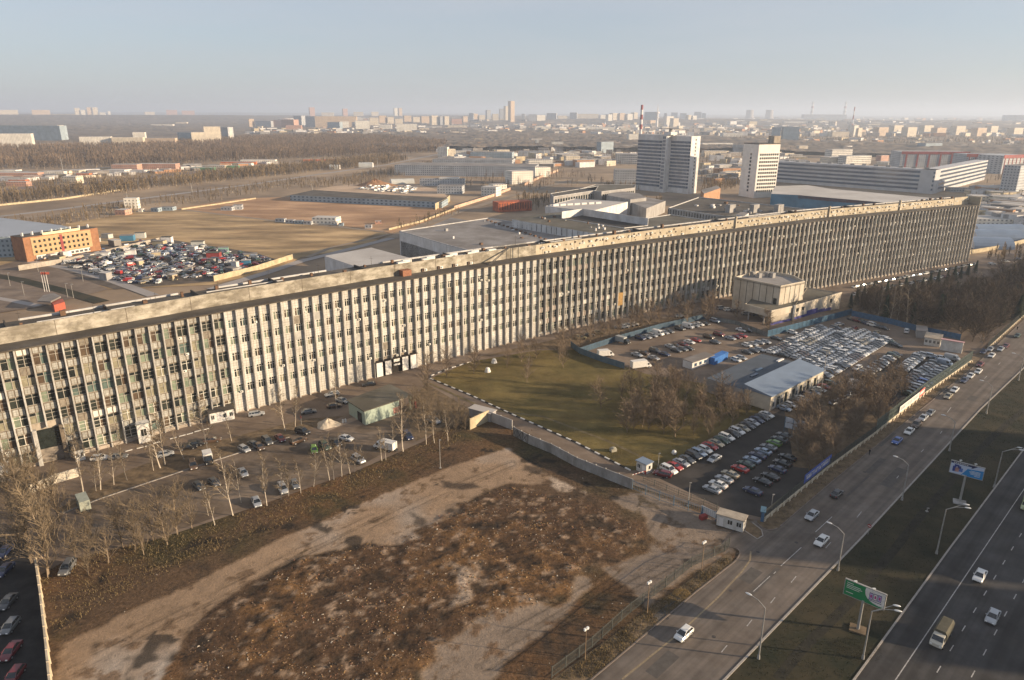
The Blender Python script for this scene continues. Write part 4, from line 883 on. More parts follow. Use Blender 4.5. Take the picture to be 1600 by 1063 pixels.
mid=[ # x0,x1,ybase,ytop,ang,dep,mat,name,label
(1299,1331,247,234,20,20,'o','tan banded office block behind the long banded one'),(1296,1322,257,246,20,25,'c','tan workshop block with a brown roof left of the banded wing'),(1321,1360,258,244,25,18,'o','cream banded wing with a brick end'),
(1388,1430,258,254,15,30,'w','low white roofed workshop before the red trimmed mall'),(1461,1472,262,252,20,10,'w','small white block on the banded office roofline'),
(1376,1388,252,243,25,12,'p','small orange brick block before the red trimmed mall'),(1445,1471,235,224,20,25,'b','pale green house with a white roof'),
(1584,1640,312,259,35,16,'g','tall grey office block cut by the right edge'),(1485,1580,300,294,-5,14,'g','low grey gallery building right of the banded office'),
(1500,1590,330,318,-8,20,'g','low grey workshop row beyond the end of the long block'),(1520,1600,352,342,-8,26,'w','white roofed sheds beyond the end of the long block'),
(826,864,262,250,15,22,'o','white two storey office on the left of the works road'),(939,958,239,222,35,16,'b','green and yellow glazed hall'),(961,995,256,240,-20,18,'o','dark banded office hidden by the slab tower'),
(960,994,288,266,-5,30,'g','windowless grey hall left of the slab tower'),(982,997,224,210,10,20,'w','white hall with a red base beside the chimney'),(884,906,256,244,10,16,'c','small cream house before the glazed hall'),
(833,860,277,262,25,18,'w','white bright ended warehouse wing, upper one'),(800,833,288,268,25,22,'w','white bright ended warehouse wing, lower one'),
(617,836,274,258,-7,60,'g','very wide grey warehouse with pale roofs'),(676,800,262,249,-6,50,'g','second wide grey warehouse behind the first'),
(684,699,246,230,-10,16,'w','white factory block with roof pipes'),(700,712,246,233,20,14,'c','cream annex of the roof pipe factory'),(735,800,250,238,-6,40,'b','low bluish hall behind the wide warehouses'),
(686,716,290,278,-4,14,'w','white hut at the corner of the storage yard'),(656,725,290,280,-3,16,'g','long grey barn by the storage yard'),
(683,722,303,291,-4,22,'g','grey hall on the right side of the storage yard'),(752,775,306,292,-20,16,'w','white sided workshop by the works road, lower one'),(771,792,299,289,25,14,'w','white sided workshop by the works road, upper one'),
(488,525,350,340,-8,12,'w','white flat roofed hut on the dry field track'),(195,216,326,310,10,8,'w','white gabled tower house by the left road'),(98,120,287,276,-5,14,'c','small pale yellow control house by the railway'),
(175,215,268,257,0,16,'p','long low brick depot by the left wood, left half'),(215,275,266,256,0,16,'p','long low brick depot by the left wood, right half'),(0,60,278,270,0,14,'p','orange roofed depot at the left edge'),
(10,42,291,284,0,10,'p','bright orange shed by the railway'),(376,430,256,250,3,14,'w','white low depot among the railway trees'),
(345,362,329,324,-5,8,'g','dark low shed standing in the dry red field, left one'),(364,378,328,321,10,8,'g','dark low shed standing in the dry red field, right one'),(236,247,331,325,-10,6,'b','small blue shed at the end of the track'),(250,270,329,324,0,8,'b','long green grey shed at the end of the track'),(180,196,336,328,-6,10,'p','low reddish garage left of the gabled tower house'),(216,222,331,327,0,5,'w','tiny white cube right of the gabled tower house'),(570,580,357,352,0,5,'g','small grey cabin at the bend of the track'),(586,596,350,346,10,4,'p','small brick store in the field rubble'),(430,444,347,342,-8,5,'g','first dark container of the row on the track'),(446,458,349,344,-8,5,'g','second dark container of the row on the track'),(460,472,350,345,-8,5,'b','third bluish container of the row on the track'),(474,486,351,346,-8,5,'g','fourth dark container of the row on the track'),(517,526,352,347,0,4,'g','grey box right of the white flat roofed hut'),(529,536,353,349,0,4,'b','bluish box right of the white flat roofed hut'),(-10,14,276,270,0,9,'O','orange wagon stack at the left edge of the railway'),(14,40,287,281,0,9,'O','orange red container stack below the railway'),(120,140,277,271,0,8,'O','rusty orange shed right of the yellow control house'),(300,335,266,262,3,8,'E','row of green wagons in the railway yard, left part'),(336,372,263,259,3,8,'E','row of green wagons in the railway yard, right part'),(345,400,257,253,4,8,'O','row of rusty red wagons in front of the left wood'),(474,530,252,249,6,8,'O','rusty wagons by the pale arched hangars'),(0,25,270,266,0,14,'w','pale low depot at the left edge of the railway yard'),(60,100,272,268,0,14,'w','pale low depot left of the yellow control house'),(1097,1145,232,224,8,20,'w','white low hall between the towers'),(1145,1165,240,226,-10,16,'g','dark grey hall between the towers'),(1130,1158,274,267,8,14,'c','yellow long low hall between the towers'),
(1100,1135,245,236,5,18,'c','cream low works left of the white tower'),(1248,1262,236,228,10,14,'c','small cream house right of the white tower'),(1215,1262,258,250,-4,18,'g','low grey works right of the white tower'),
(862,880,232,222,0,14,'w','white house beyond the works road'),(900,940,232,226,0,20,'g','grey wide hall beyond the works road'),(836,842,230,219,0,10,'w','small white tall house beyond the works road'),
(810,850,244,236,-4,22,'g','grey roofed works left of the glazed hall'),(868,900,246,240,4,24,'w','low white roofed works before the glazed hall'),(700,735,243,236,0,20,'w','low white works behind the wide warehouses'),
]
for k,(x0,x1,yb,yt,an,dp,g_,lb) in enumerate(mid):
    nm=lb.split(' ')[-1]; nm='works_building'
    for w_ in ('office','workshop','house','warehouse','hall','hut','barn','shed','depot','sheds','works','block','gallery','annex'):
        if w_ in lb.split(): nm={'sheds':'shed','works':'works_building','block':'office_block','gallery':'gallery_building','annex':'annex_building'}.get(w_,w_); break
    slab(x0,x1,yb,yt,an,dp,G[g_],mRoofG if g_ in 'gb' else mRoofL,nm,lb,'building')
# red trimmed mall
for x0,x1,yb,yt,an,lb in ((1405,1505,262,237,-3,'long glass mall with red frames on the right, left half'),(1506,1562,267,241,-3,'long glass mall with red frames on the right, middle part'),(1563,1620,272,243,25,'end wing of the red framed mall at the right edge')):
    A=at(x0,yb,ZF); e=empty('mall',(A.x,A.y,ZF),lb,'mall'); d=dirv(an); B=at(x1,yb,ZF); L=(B-A).length; h=hat(A,x0,yt)-ZF; n_=Vector((-d.y,d.x,0)); mb=MB(); mb.obox((A.x,A.y,ZF-.3),d*L,n_*40,Vector((0,0,h))); mb.build('hall',gGrey,e)
    mb=MB(); mb.obox((A.x,A.y,ZF+h*0.84),d*L,n_*-0.6,Vector((0,0,h*0.18))); mb.build('red_band',mRedP,e)
    for k in range(6): mb=MB(); p=A+d*(L*(k+.4)/6); mb.obox((p.x,p.y,ZF),d*(L*0.025),n_*-0.5,Vector((0,0,h*.84))); mb.build('red_frame',mRedP,e)
# --- orange brick office and the hall behind it, left
def orange():
    zt=10.5; TL=at(35,372,zt); TR=at(152,356,zt); BL=at(14,369,zt); e=empty('orange_office',(*TL.xy,ZF),'four storey orange and yellow brick office with a pale roof sign strip','office')
    d=(TR-TL); d.z=0; L=d.length; d.normalize(); n_=Vector((-d.y,d.x,0)); dep=14; zb=ZF-.3
    mb=MB(); mb.obox((TL.x,TL.y,zb),d*L,n_*dep,Vector((0,0,zt-zb))); mb.build('wall',mOrD,e)
    mb=MB(); p=TL+d*(L*.09); mb.obox((p.x,p.y,zb+3.6),d*(L*.80),n_*-0.25,Vector((0,0,zt-zb-4.2))); mb.build('facade_panel',mYelW,e)
    for k in range(3):
        z=zt-2.2-k*3.2
        for c in range(12):
            mb=MB(); q=TL+d*(L*(0.12+c*0.063)); mb.obox((q.x,q.y,z-1.8),d*(L*.028),n_*-0.36,Vector((0,0,1.6))); mb.build('window',WIN if (c*7+k)%5 else MATS['glass_deep'],e)
    mb=MB(); p=TL+d*(L*.12); mb.obox((p.x,p.y,ZF+0.5),d*(L*.72),n_*-0.5,Vector((0,0,2.6))); mb.build('shop_front',gOff,e)
    mb=MB(); p=TL+d*(L*.25); mb.obox((p.x,p.y,zt),d*(L*.5),n_*-0.3,Vector((0,0,1.5))); mb.build('roof_sign',M('sign_cream',(0.62,0.55,0.34),0.7,0.05),e)
    mb=MB(); p=TL+d*(L*.46); mb.obox((p.x,p.y,zb+1),d*(L*.035),n_*-0.42,Vector((0,0,zt-zb-2))); mb.build('red_stair_strip',mRedP,e)
    mb=MB(); mb.obox((TL.x,TL.y,zt),d*L,n_*dep,Vector((0,0,0.12))); mb.build('roof',MATS['bitumen_roof'],e)
    for k in range(8): mb=MB(); p=TL+d*(L*(k+.5)/8)+n_*6; mb.box(p.xy,1,1,zt+.1,zt+2.2); mb.build('roof_vent',mWh,e)
    mb=MB(); p=TL+d*(L*.42)-n_*4.5; mb.obox((p.x,p.y,ZF),d*(L*.11),n_*4.4,Vector((0,0,3.4))); mb.build('porch',mWh,e)
    P=[at(-70,371,13),at(14,371,13),at(22,376,13),at(112,357,13),at(45,339,13),at(-70,345,13)]
    block('warehouse','large grey green hall behind the orange office at the left edge','warehouse',[(-70,372),(14,370),(40,366),(108,355),(95,352),(0,340),(-70,344)],8.5,gBlue,M('hall_roof',(0.30,0.32,0.35),0.6,0.08,0.05))
orange()
# wall of the scrapyard, cream concrete panels
def panelwall(px,h,gz_,mat,name,label,th=0.25,post=3.0,cat='wall',panel=True,postm=None,group=None):
    P=[at(*p,gz_) for p in px]; e=empty(name,(P[0].x,P[0].y,gz_),label,cat,group); mb=MB(); pb=MB(); cnt=0
    for a,b in zip(P[:-1],P[1:]):
        d=(b-a); L=d.length; d.normalize(); n_=Vector((-d.y,d.x,0)); k=max(1,int(L/post))
        for i in range(k):
            p=a+d*(L*i/k); dz=rs.uniform(-0.06,0.06); mb.obox((p.x,p.y,gz_-0.02),d*(L/k-0.02),n_*th,Vector((0,0,h+dz))); pb.obox((p.x-d.x*.1,p.y-d.y*.1,gz_-0.02),d*0.2,n_*(th+0.12),Vector((0,0,h+0.15))); cnt+=1
    o=mb.build('wall_panel',mat,e); o['kind']='stuff'
    o=pb.build('post',postm or mat,e); o['kind']='stuff'
    return e
panelwall([(335,440),(400,424),(458,405)],3.2,ZF,mCrF,'concrete_fence','cream concrete panel fence below the scrapyard','','' if False else 4.0) if False else panelwall([(335,440),(400,424),(458,405)],3.2,ZF,mCrF,'concrete_fence','cream concrete panel fence below the scrapyard')
panelwall([(608,360),(660,347),(712,327)],1.6,ZF,mCrF,'concrete_fence','long cream fence beside the dry red field',post=5)
panelwall([(710,327),(770,308),(800,296)],3.0,ZF,M('pink_fence',(0.50,0.34,0.25),0.85,0.2,0.3),'concrete_fence','pinkish fence along the works road, lower stretch',post=5)
panelwall([(820,290),(850,276),(872,268)],3.0,ZF,MATS['pink_fence'],'concrete_fence','pinkish fence along the works road, upper stretch',post=5)
panelwall([(0,322),(100,312),(195,297)],1.8,ZF,mCrF,'concrete_fence','tan fence through the trees left of the railway',post=6)
panelwall([(284,328),(340,320),(400,311)],1.3,ZF,mCrF,'concrete_fence','thin pale fence on the far edge of the dry red field',post=6)
panelwall([(30,423),(110,410),(190,392),(250,378)],3.0,ZF,M('grey_fence',(0.34,0.30,0.25),0.85,0.2,0.3),'concrete_fence','grey concrete fence in front of the orange office',post=4)
# garages round the storage yard
for px,zt,lb in (([(453,305),(490,297),(700,310),(690,316)],1.2,'long row of grey garages along the near side of the storage yard'),([(680,318),(690,312),(703,305),(696,311)],1.4,'short cream row of garages at the yard corner')):
    block('garage_row',lb,'garages',px,zt,gBlue if 'grey' in lb else mCrF,MATS['bitumen_roof'])
# arched hangars
def hangar(px0,px1,wd,h,label,mat,gz_=ZF,group=None):
    A=at(*px0,gz_); B=at(*px1,gz_); d=(B-A); L=d.length; d.normalize(); n_=Vector((-d.y,d.x,0)); e=empty('arched_hangar',(A.x,A.y,gz_),label,'hangar',group); mb=MB(); N=10
    arcp=[(n_*(wd/2-wd/2*math.cos(math.pi*k/N))+Vector((0,0,h*math.sin(math.pi*k/N)))) for k in range(N+1)]
    for k in range(N): mb.quad(A+arcp[k],A+d*L+arcp[k],A+d*L+arcp[k+1],A+arcp[k+1])
    mb.build('roof_shell',mat,e,True)
    for nm,Q,rev in (('end_wall',A,0),('end_wall',B,1)):
        mb=MB(); mb.v=[tuple(Q+a) for a in arcp]; mb.f=[tuple(range(N+1))[::(1 if rev else -1)]]; mb.m=[0]; mb.build(nm,mWh,e)
mHg=M('blue_grey_sheet',(0.17,0.22,0.30),0.4,0.1,0.1); mHg2=M('pale_sheet',(0.45,0.45,0.42),0.5,0.12,0.1)
hangar((1522,389),(1586,391),19,7,'nearest blue grey arched hangar by the end of the long block',mHg); hangar((1526,376),(1602,377),19,7,'middle blue grey arched hangar',mHg); hangar((1530,366),(1606,366),17,6.5,'farthest blue grey arched hangar',mHg)
hangar((612,288),(648,287),14,6,'pale arched hangar by the sand heap',mHg2); hangar((560,262),(582,262),16,8,'pair of pale arched hangars by the railway, rear one',mHg2); hangar((514,265),(530,265),14,7,'pale arched hangar by the railway, left one',mHg2)
panelwall([(1512,398),(1560,390),(1600,380),(1640,366)],2.8,ZF,mCrF,'concrete_fence','curved cream wall in front of the arched hangars')
# sand heap
def heap(px,rx,ry,h,mat,name,label,gz_,seed=1):
    c=at(*px,gz_); r=random.Random(seed); V=[]; F=[]; nr,na=7,22
    for j in range(nr+1):
        for a in range(na):
            t=j/nr; an=2*math.pi*a/na; k=1+0.16*math.sin(3*an+seed)+0.08*r.random(); V.append((rx*t*k*math.cos(an),ry*t*k*math.sin(an),h*(1-t)**1.15*(1+0.12*r.uniform(-1,1)) if j<nr else -0.1))
    for j in range(nr):
        for a in range(na): b=(a+1)%na; F.append((j*na+a,(j+1)*na+a,(j+1)*na+b,j*na+b))
    o=npmesh(name,V,F,mat); o.location=c; return tag(o,label,'heap')
heap((586,290),26,14,8,M('sand_brown',(0.28,0.15,0.075),0.95,0.25,0.1),'sand_heap','brown sand heap behind the storage yard',ZF)
# petrol station behind the left roof
e=empty('petrol_station',(*at(80,478,ZF).xy,ZF),'small red petrol station kiosk behind the left roof','petrol station')
mRedS=M('station_red',(0.36,0.085,0.05),0.6,0.1,0.5)
for nm,px,zt,m_ in (('shop',[(79,471),(98,467),(101,472),(84,477)],-1.3,mRedS),('canopy',[(58,470),(68,461),(84,458),(95,463),(79,471)],-0.2,mRoofG)):
    mb=MB(); mb.prism([tuple(p) for p in pw(px,zt)],ZF-.1 if nm=='shop' else zt-0.7,zt); mb.build(nm,m_,e)
mPole=M('pole_grey',(0.30,0.29,0.27),0.6,0.15,0.8,metal=0.2)
strip('grass_strip',[(-40,425),(30,437),(100,455),(160,472)],7,-0.02,mMed,gz0=ZF)
strip('service_road',[(45,408),(110,420),(180,440),(240,462)],6,-0.015,mRoadFar,gz0=ZF)
strip('service_road',[(-40,460),(20,470),(60,478)],4,-0.012,mRoadFar,gz0=ZF)
for k,(x,y) in enumerate([(16,447),(38,462),(106,465),(115,466),(60,425),(130,440)]):
    A=at(x,y,ZF); mb=MB(); mb.tube(A,A+Vector((0,0,7)),.12,.08,5); mb.obox(A+Vector((-.2,-.2,7)),Vector((1.2,0,0)),Vector((0,.4,0)),Vector((0,0,.2))); thingmesh(mb,'yard_lamp',mPole,A,'%s small lamp post in the petrol station yard'%ordn(k),'lamp post','yard lamps')
for k in range(3):
    p=at(70+k*3.6,456,ZF); mb=MB(); mb.tube(p,p+Vector((0,0,10.5)),0.15,n=6,mi=1); mb.obox(p+Vector((0.1,-.5,9.2)),Vector((1.7,0.6,0)),Vector((-.05,.05,0)),Vector((0,0,1.2)),0); thingmesh(mb,'flagpole',[mRedS,mWh],p,'%s of three flagpoles by the petrol station'%('left middle right'.split()[k]),'flagpole','flagpoles')
# ================================================================= NEAR STRUCTURES
def V3(p,z=None): return Vector((p[0],p[1],p[2] if z is None else z))
def boxthing(e,nm,o,ux,uy,h,mat): mb=MB(); mb.obox(o,ux,uy,Vector((0,0,h)),0); return mb.build(nm,mat,e)
mPanel=M('annex_panel',(0.50,0.45,0.37),0.8,0.10,0.3); grime(mPanel,0.25,0.72,0.5); mJoint=M('joint_dark',(0.05,0.045,0.04),0.9,0); mBase=M('blue_base',(0.045,0.045,0.20),0.7,0.15,0.4)
# ---- assembly hall in front of the long building
def annex():
    zt=14.0
    c0=at(1220,448.5,zt); c1=at(1257.7,441,zt); c2=at(1240,432,zt); c3=at(1205,425.5,zt); c4=at(1184,425,zt); c5=at(1147.8,434,zt)
    P=[c5,c0,c1,c2,c3,c4]; e=empty('assembly_hall',(*c0.xy,0),'faceted windowless hall with ribbed grey panels and a low wing before the long block','hall')
    mb=MB(); mb.prism([p.xy for p in P],-4.4,zt,0,cap=False); mb.build('hall_wall',mPanel,e)
    mb=MB(); mb.prism([p.xy for p in P],zt-0.6,zt-0.55,0); mb.build('roof',mRoofG,e)
    pts=[Vector((p.x,p.y,0)) for p in P]; cen=sum(pts,Vector())/6
    mb=MB()
    for a,b in zip(pts,pts[1:]+pts[:1]):
        d=(b-a).normalized(); n_=Vector((d.y,-d.x,0)); n_=n_ if n_.dot((a+b)/2-cen)>0 else -n_; mb.obox((a.x,a.y,zt-0.8),b-a,n_*-0.5+n_*0.0,Vector((0,0,1.3)))
    mb.build('parapet',mPanel,e)
    for (a,b,n) in ((pts[0],pts[1],7),(pts[1],pts[2],5)):
        d=(b-a).normalized(); n_=Vector((d.y,-d.x,0)); n_=n_ if n_.dot((a+b)/2-cen)>0 else -n_
        for k in range(1,n): q=a.lerp(b,k/n); mb=MB(); mb.obox((q.x,q.y,0),d*0.22,n_*0.06,Vector((0,0,zt-0.3))); mb.build('panel_joint',mJoint,e)
    q=pts[0].lerp(pts[1],0.88); d=(pts[1]-pts[0]).normalized(); n_=Vector((d.y,-d.x,0)); mb=MB(); mb.obox((q.x,q.y,6),d*1.6,n_*0.12,Vector((0,0,2.6))); mb.build('door',WIN,e)
    for k,(x,y) in enumerate([(1186,432),(1199,431),(1207,432),(1176,430)]): p=at(x,y,zt); mb=MB(); mb.box(p.xy,1.8,1.8,zt-.6,zt+1.6,R(30)); mb.build('roof_vent',mGy,e)
    # low wing
    zl=6.3; a=at(1163.5,476,zl); b=at(1205,486.5,zl); c=at(1241,478.5,zl); f=at(1315,457.6,zl); g=at(1262,449,zl); h=at(1180,462,zl)
    bb2=[V3(b,0),V3(c,0)]
    mb=MB(); mb.prism([p.xy for p in (h,a,b,c,g)],3.6,zl,0,cap=False); mb.prism([p.xy for p in (at(1183,470,zl),at(1207,483,zl),c,at(1258,456,zl))],-0.1,3.6,0,cap=False)
    mb.prism([p.xy for p in (c,f,g)],-4.4,zl,0,cap=False); mb.build('wing_wall',mPanel,e)
    mb=MB(); mb.prism([p.xy for p in (h,a,b,c,f,g)],zl-0.5,zl-0.4,0); mb.build('wing_roof',mRoofD,e)
    for s_,t_ in ((a,b),(b,c),(c,f)):
        d=V3(t_,0)-V3(s_,0); n_=Vector((-d.y,d.x,0)).normalized(); mb=MB(); mb.obox((s_.x,s_.y,zl-0.5),d,n_*-0.25,Vector((0,0,0.9))); mb.build('wing_parapet',mPanel,e)
    d=V3(c,0)-V3(b,0); n_=Vector((d.y,-d.x,0)).normalized()
    mb=MB(); mb.obox((b.x,b.y,0),d,n_*0.12,Vector((0,0,1.0))); mb.build('blue_base',mBase,e)
    d2=V3(f,0)-V3(c,0); n2=Vector((d2.y,-d2.x,0)).normalized()
    for t0,t1,hh in ((0,.28,1.5),(.28,.5,2.8),(.5,.66,1.7),(.66,.8,1.2)):
        mb=MB(); q=V3(c,0)+d2*t0; mb.obox((q.x,q.y,-1.0),d2*(t1-t0),n2*0.14,Vector((0,0,hh+0.6))); mb.build('blue_base',mBase,e)
    for t0 in (.05,.16): mb=MB(); q=V3(c,0)+d2*t0; mb.obox((q.x,q.y,3.4),d2*0.05,n2*0.12,Vector((0,0,1.5))); mb.build('window',WIN,e)
    mb=MB(); q=V3(c,0)+d2*.76; mb.obox((q.x,q.y,3.0),d2*0.035,n2*0.12,Vector((0,0,1.9))); mb.build('window',WIN,e)
    for t0 in (0.94,0.985): mb=MB(); q=V3(b,0)+d*t0+n_*0.5; mb.tube((q.x,q.y,0.2),(q.x,q.y,zl+0.6),0.35,n=8); mb.build('air_duct',M('duct_metal',(0.35,0.36,0.37),0.4,0.15,1,metal=0.4),e)
    # porch columns under the wing canopy
    da=V3(b,0)-V3(a,0)
    for k in (1,4): q=V3(a,0)+da*(k/5.2); mb=MB(); mb.box(q.xy,0.5,0.5,0,3.7,R(-40)); mb.build('porch_column',mGy,e)
    mb=MB(); q=at(1172,486,0); r_=at(1201,500,0); dd=r_-q; mb.obox((q.x,q.y,0.1),dd,Vector((-dd.y,dd.x,0)).normalized()*0.3,Vector((0,0,3.3))); mb.build('glass_front',WIN,e)
annex()
# ---- service shed with pale windowed front beside the big car lot
def warehouse():
    E_=at(1202,643,0); h=hat(E_,1207,619); F_=at(1284,600,0); d=(F_-E_); L=d.length; d.normalize(); n_=Vector((-d.y,d.x,0))
    e=empty('service_shed',(E_.x,E_.y,0),'grey roofed service shed with a cream windowed front beside the full car lot','shed')
    back=at(1162,606,h); dep=abs((V3(back,0)-E_).dot(n_))
    boxthing(e,'wall',E_,d*L,n_*dep,h,M('shed_cream',(0.50,0.45,0.36),0.8,0.12,0.5))
    mb=MB(); o=E_-d*0.4-n_*0.5; z0=h; a=V3(o,z0); b=a+d*(L+.8); c=b+n_*(dep+.5)+Vector((0,0,1.3)); dd=a+n_*(dep+.5)+Vector((0,0,1.3)); mb.quad(a,b,c,dd); mb.quad(dd-Vector((0,0,.25)),c-Vector((0,0,.25)),b-Vector((0,0,.25)),a-Vector((0,0,.25)))
    mb.quad(a-Vector((0,0,.25)),b-Vector((0,0,.25)),b,a); mb.quad(b-Vector((0,0,.25)),c-Vector((0,0,1.5)),c,b); mb.quad(dd-Vector((0,0,1.5)),a-Vector((0,0,.25)),a,dd); mb.build('pitched_roof',M('light_metal_roof',(0.17,0.215,0.28),0.5,0.08,0.15),e)
    for k in range(13):
        q=E_+d*(1.5+k*(L-3)/13); boxthing(e,'window' if k%3 else 'gate',V3(q,0.3 if k%3==0 else 0.8),d*((L-3)/13*0.62),n_*-0.10,h-1.6 if k%3==0 else h-2.3,MATS['glass_deep'] if k%2 else gOff)
    # flat roofed rear part
    P=[at(1104,591,h-0.3),at(1161,609,h-0.3),at(1248,567,h-0.3),at(1190,553,h-0.3)]
    mb=MB(); mb.prism([p.xy for p in P],-0.1,h-0.3,0,cap=False); mb.build('rear_wall',mGy,e)
    mb=MB(); mb.prism([p.xy for p in P],h-0.32,h-0.3,0); mb.build('flat_roof',M('slate_roof',(0.075,0.09,0.11),0.8,0.12,0.2),e)
    for x,y in ((1182,581),(1175,590),(1216,566)): p=at(x,y,h-.3); boxthing(e,'roof_light',p,d*4,n_*0.8,0.35,mBlG if x<1200 else mWh)
warehouse()
e=empty('site_office',(*at(1092,588,0).xy,0),'low blue and white hut row at the corner of the service shed','hut')
p=at(1081,578,0); q=at(1115,566,0); d=q-p; n_=Vector((-d.y,d.x,0)).normalized(); boxthing(e,'wall',p,d,n_*4,2.6,mWh); boxthing(e,'roof',V3(p-n_*.3,2.6),d,n_*4.6,0.2,mRoofG); 
for k in range(4): boxthing(e,'window',V3(p+d*(.1+.22*k),0.9),d*0.1,n_*-.08,1.1,mBlG)
e=empty('blue_container',(*at(1125,568,0).xy,0),'bright blue container by the rows of parked cars','container'); p=at(1116,571,0); q=at(1137,561,0); d=q-p; n_=Vector((-d.y,d.x,0)).normalized(); mb=MB(); mb.obox(p,d,n_*2.5,Vector((0,0,2.6))); 
for k in range(12): mb.obox(p+d*(k+.3)/12,d/30,n_*-.06,Vector((0,0,2.5)))
mb.build('shell',M('container_blue',(0.04,0.15,0.42),0.5,0.15,0.5),e)
# ---- green grey shed by the left car park
def gshed():
    zt=4.6; TL=at(544,625,zt); TC=at(569.5,641.7,zt); TR=at(642,618,zt); TB=at(608,601,zt)
    e=empty('green_shed',(*TC.xy,0),'pale green metal shed with an open bay and a worn dark roof','shed')
    mg=M('green_sheet',(0.30,0.36,0.30),0.7,0.12,0.6,stretch=(3,3,0.4)); P=[V3(p,0) for p in (TL,TC,TR,TB)]
    t=0.73; S_=P[1].lerp(P[2],t); B_=P[0].lerp(P[3],t)
    mb=MB(); mb.prism([p.xy for p in (P[0],P[1],S_,B_)],0.05,zt-0.25,0); mb.build('wall',mg,e)
    d=(P[2]-P[1]).normalized(); n_=Vector((-d.y,d.x,0)); mb=MB(); q=P[1].lerp(P[2],0.97); mb.obox((q.x,q.y,0),d*0.6,n_*0.5,Vector((0,0,zt-.25))); mb.build('corner_post',mg,e)
    mb=MB(); mb.prism([p.xy for p in (B_,B_.lerp(P[3],.95),P[3].lerp(P[2],0.0),P[3]+(B_-P[3])*0.0,)][:2]+[(P[3]).xy,(B_+(P[0]-P[3])*0).xy],0,zt-.3,0) if False else None
    mb=MB(); a=B_; b=P[3]; dd=b-a; mb.obox((a.x,a.y,0),dd,Vector((dd.y,-dd.x,0)).normalized()*0.3,Vector((0,0,zt-.3))); mb.build('rear_wall',mg,e)
    mb=MB(); ex=0.5; c=sum(P,Vector())/4; mb.prism([(p+(p-c).normalized()*ex).xy for p in P],zt-0.25,zt,0,bot=True); mb.build('roof',mRoofD,e)
    q=P[0].lerp(P[1],0.55); dd=(P[1]-P[0]).normalized(); nn_=Vector((dd.y,-dd.x,0)); boxthing(e,'door',V3(q,0.1),dd*2.6,nn_*0.08,2.9,WIN)
    q=P[1].lerp(P[2],0.60); boxthing(e,'red_notice',V3(q,0.6),d*2.4,n_*-0.08,1.8,M('faded_red_board',(0.40,0.20,0.16),0.8,0.3,1.5))
gshed()
# ---- small houses and cabins
def cabin(pl,pr,h,dep,label,wall,roof,name='cabin',cat='cabin',nwin=2,door=0,over=0.25,gz_=0.0,slope=0.0,raised=0.0):
    A=at(*pl,gz_); B=at(*pr,gz_); d=(B-A); L=d.length; d.normalize(); n_=Vector((-d.y,d.x,0)); z0=gz_+raised
    e=empty(name,(A.x,A.y,gz_),label,cat); boxthing(e,'wall',V3(A,z0),d*L,n_*dep,h,wall)
    a=V3(A-d*over-n_*over,z0+h); b=a+d*(L+2*over); c=b+n_*(dep+2*over)+Vector((0,0,slope)); dd=a+n_*(dep+2*over)+Vector((0,0,slope)); up_=Vector((0,0,.18)); mb=MB(); mb.quad(a+up_,b+up_,c+up_,dd+up_); mb.quad(dd,c,b,a); mb.quad(a,b,b+up_,a+up_); mb.quad(b,c,c+up_,b+up_); mb.quad(c,dd,dd+up_,c+up_); mb.quad(dd,a,a+up_,dd+up_); mb.build('roof',roof,e)
    slots=nwin+(1 if door else 0)
    for k in range(slots):
        t=(k+0.5)/slots; wd=min(1.3,L/slots*0.5)
        if door and k==door-1: boxthing(e,'door',V3(A+d*(L*t-0.45),z0+0.1),d*0.9,n_*-0.06,2.05,mWh)
        else:
            q=V3(A+d*(L*t-wd/2),z0+h*0.38); w_=boxthing(e,'window',q,d*wd,n_*-0.05,h*0.36,WIN); mb=MB(); mb.obox(q+d*(wd/2-.04)-n_*0.051,d*.08,n_*-.03,Vector((0,0,h*.36))); mb.obox(q-n_*0.051-Vector((0,0,.06)),d*wd,n_*-.05,Vector((0,0,.08))); mb.build('window_frame',mWh,w_)
    # right gable window
    q=V3(B+n_*(dep*0.4),z0+h*0.4); boxthing(e,'window',q,n_*min(1,dep*.3),d*0.05,h*0.33,WIN)
    return e
mCab=M('cabin_white',(0.52,0.51,0.48),0.7,0.12,0.8); grime(mCab,0.5,0.7,0.5); mCabR=M('cabin_tan_roof',(0.33,0.28,0.22),0.8,0.2,0.6)
cabin((1119,822),(1160,834),2.7,2.5,'white site cabin with a tan roof at the road entrance','' or mCab,mCabR,door=1,nwin=2,raised=0.25)
cabin((994,735),(1009,742),2.7,2.4,'small white guard booth beside the striped barrier',mCab,MATS['light_metal_roof'],name='guard_booth',cat='booth',nwin=1,door=2)
cabin((329,663),(367,655),3.2,4,'white kiosk with a dark roof against the left half of the long facade',mWhite,MATS['bitumen_roof'],name='kiosk',cat='kiosk',nwin=3,door=2)
cabin((218,694),(237,690),5.4,3,'two storey white metal booth against the long facade',mWhite,mHg2,name='booth',cat='booth',nwin=1,slope=-0.6)
cabin((119,722),(134,718),3.0,4,'small white hut with a dark arched roof beside the gateway',mWhite,MATS['bitumen_roof'],name='hut',cat='hut',nwin=2,slope=1.5)
cabin((-6,756),(16,751),3.2,4,'white kiosk cut by the left edge of the picture',mWhite,mCab,name='kiosk',cat='kiosk',nwin=2)
cabin((1443,539),(1468,543),3.0,6,'white cabin with small windows behind the second car lot',mCab,mCabR,nwin=4,slope=0.5)
cabin((1431,528),(1447,530),3.0,8,'dark container hut left of the white windowed cabin',mGy,mRoofG,name='hut',cat='hut',nwin=0)
cabin((1321,617),(1345,622),2.6,5,'grey hut with a pale sloping roof among the bare trees',mGy,mRoofL,name='hut',cat='hut',nwin=1,slope=1.2)
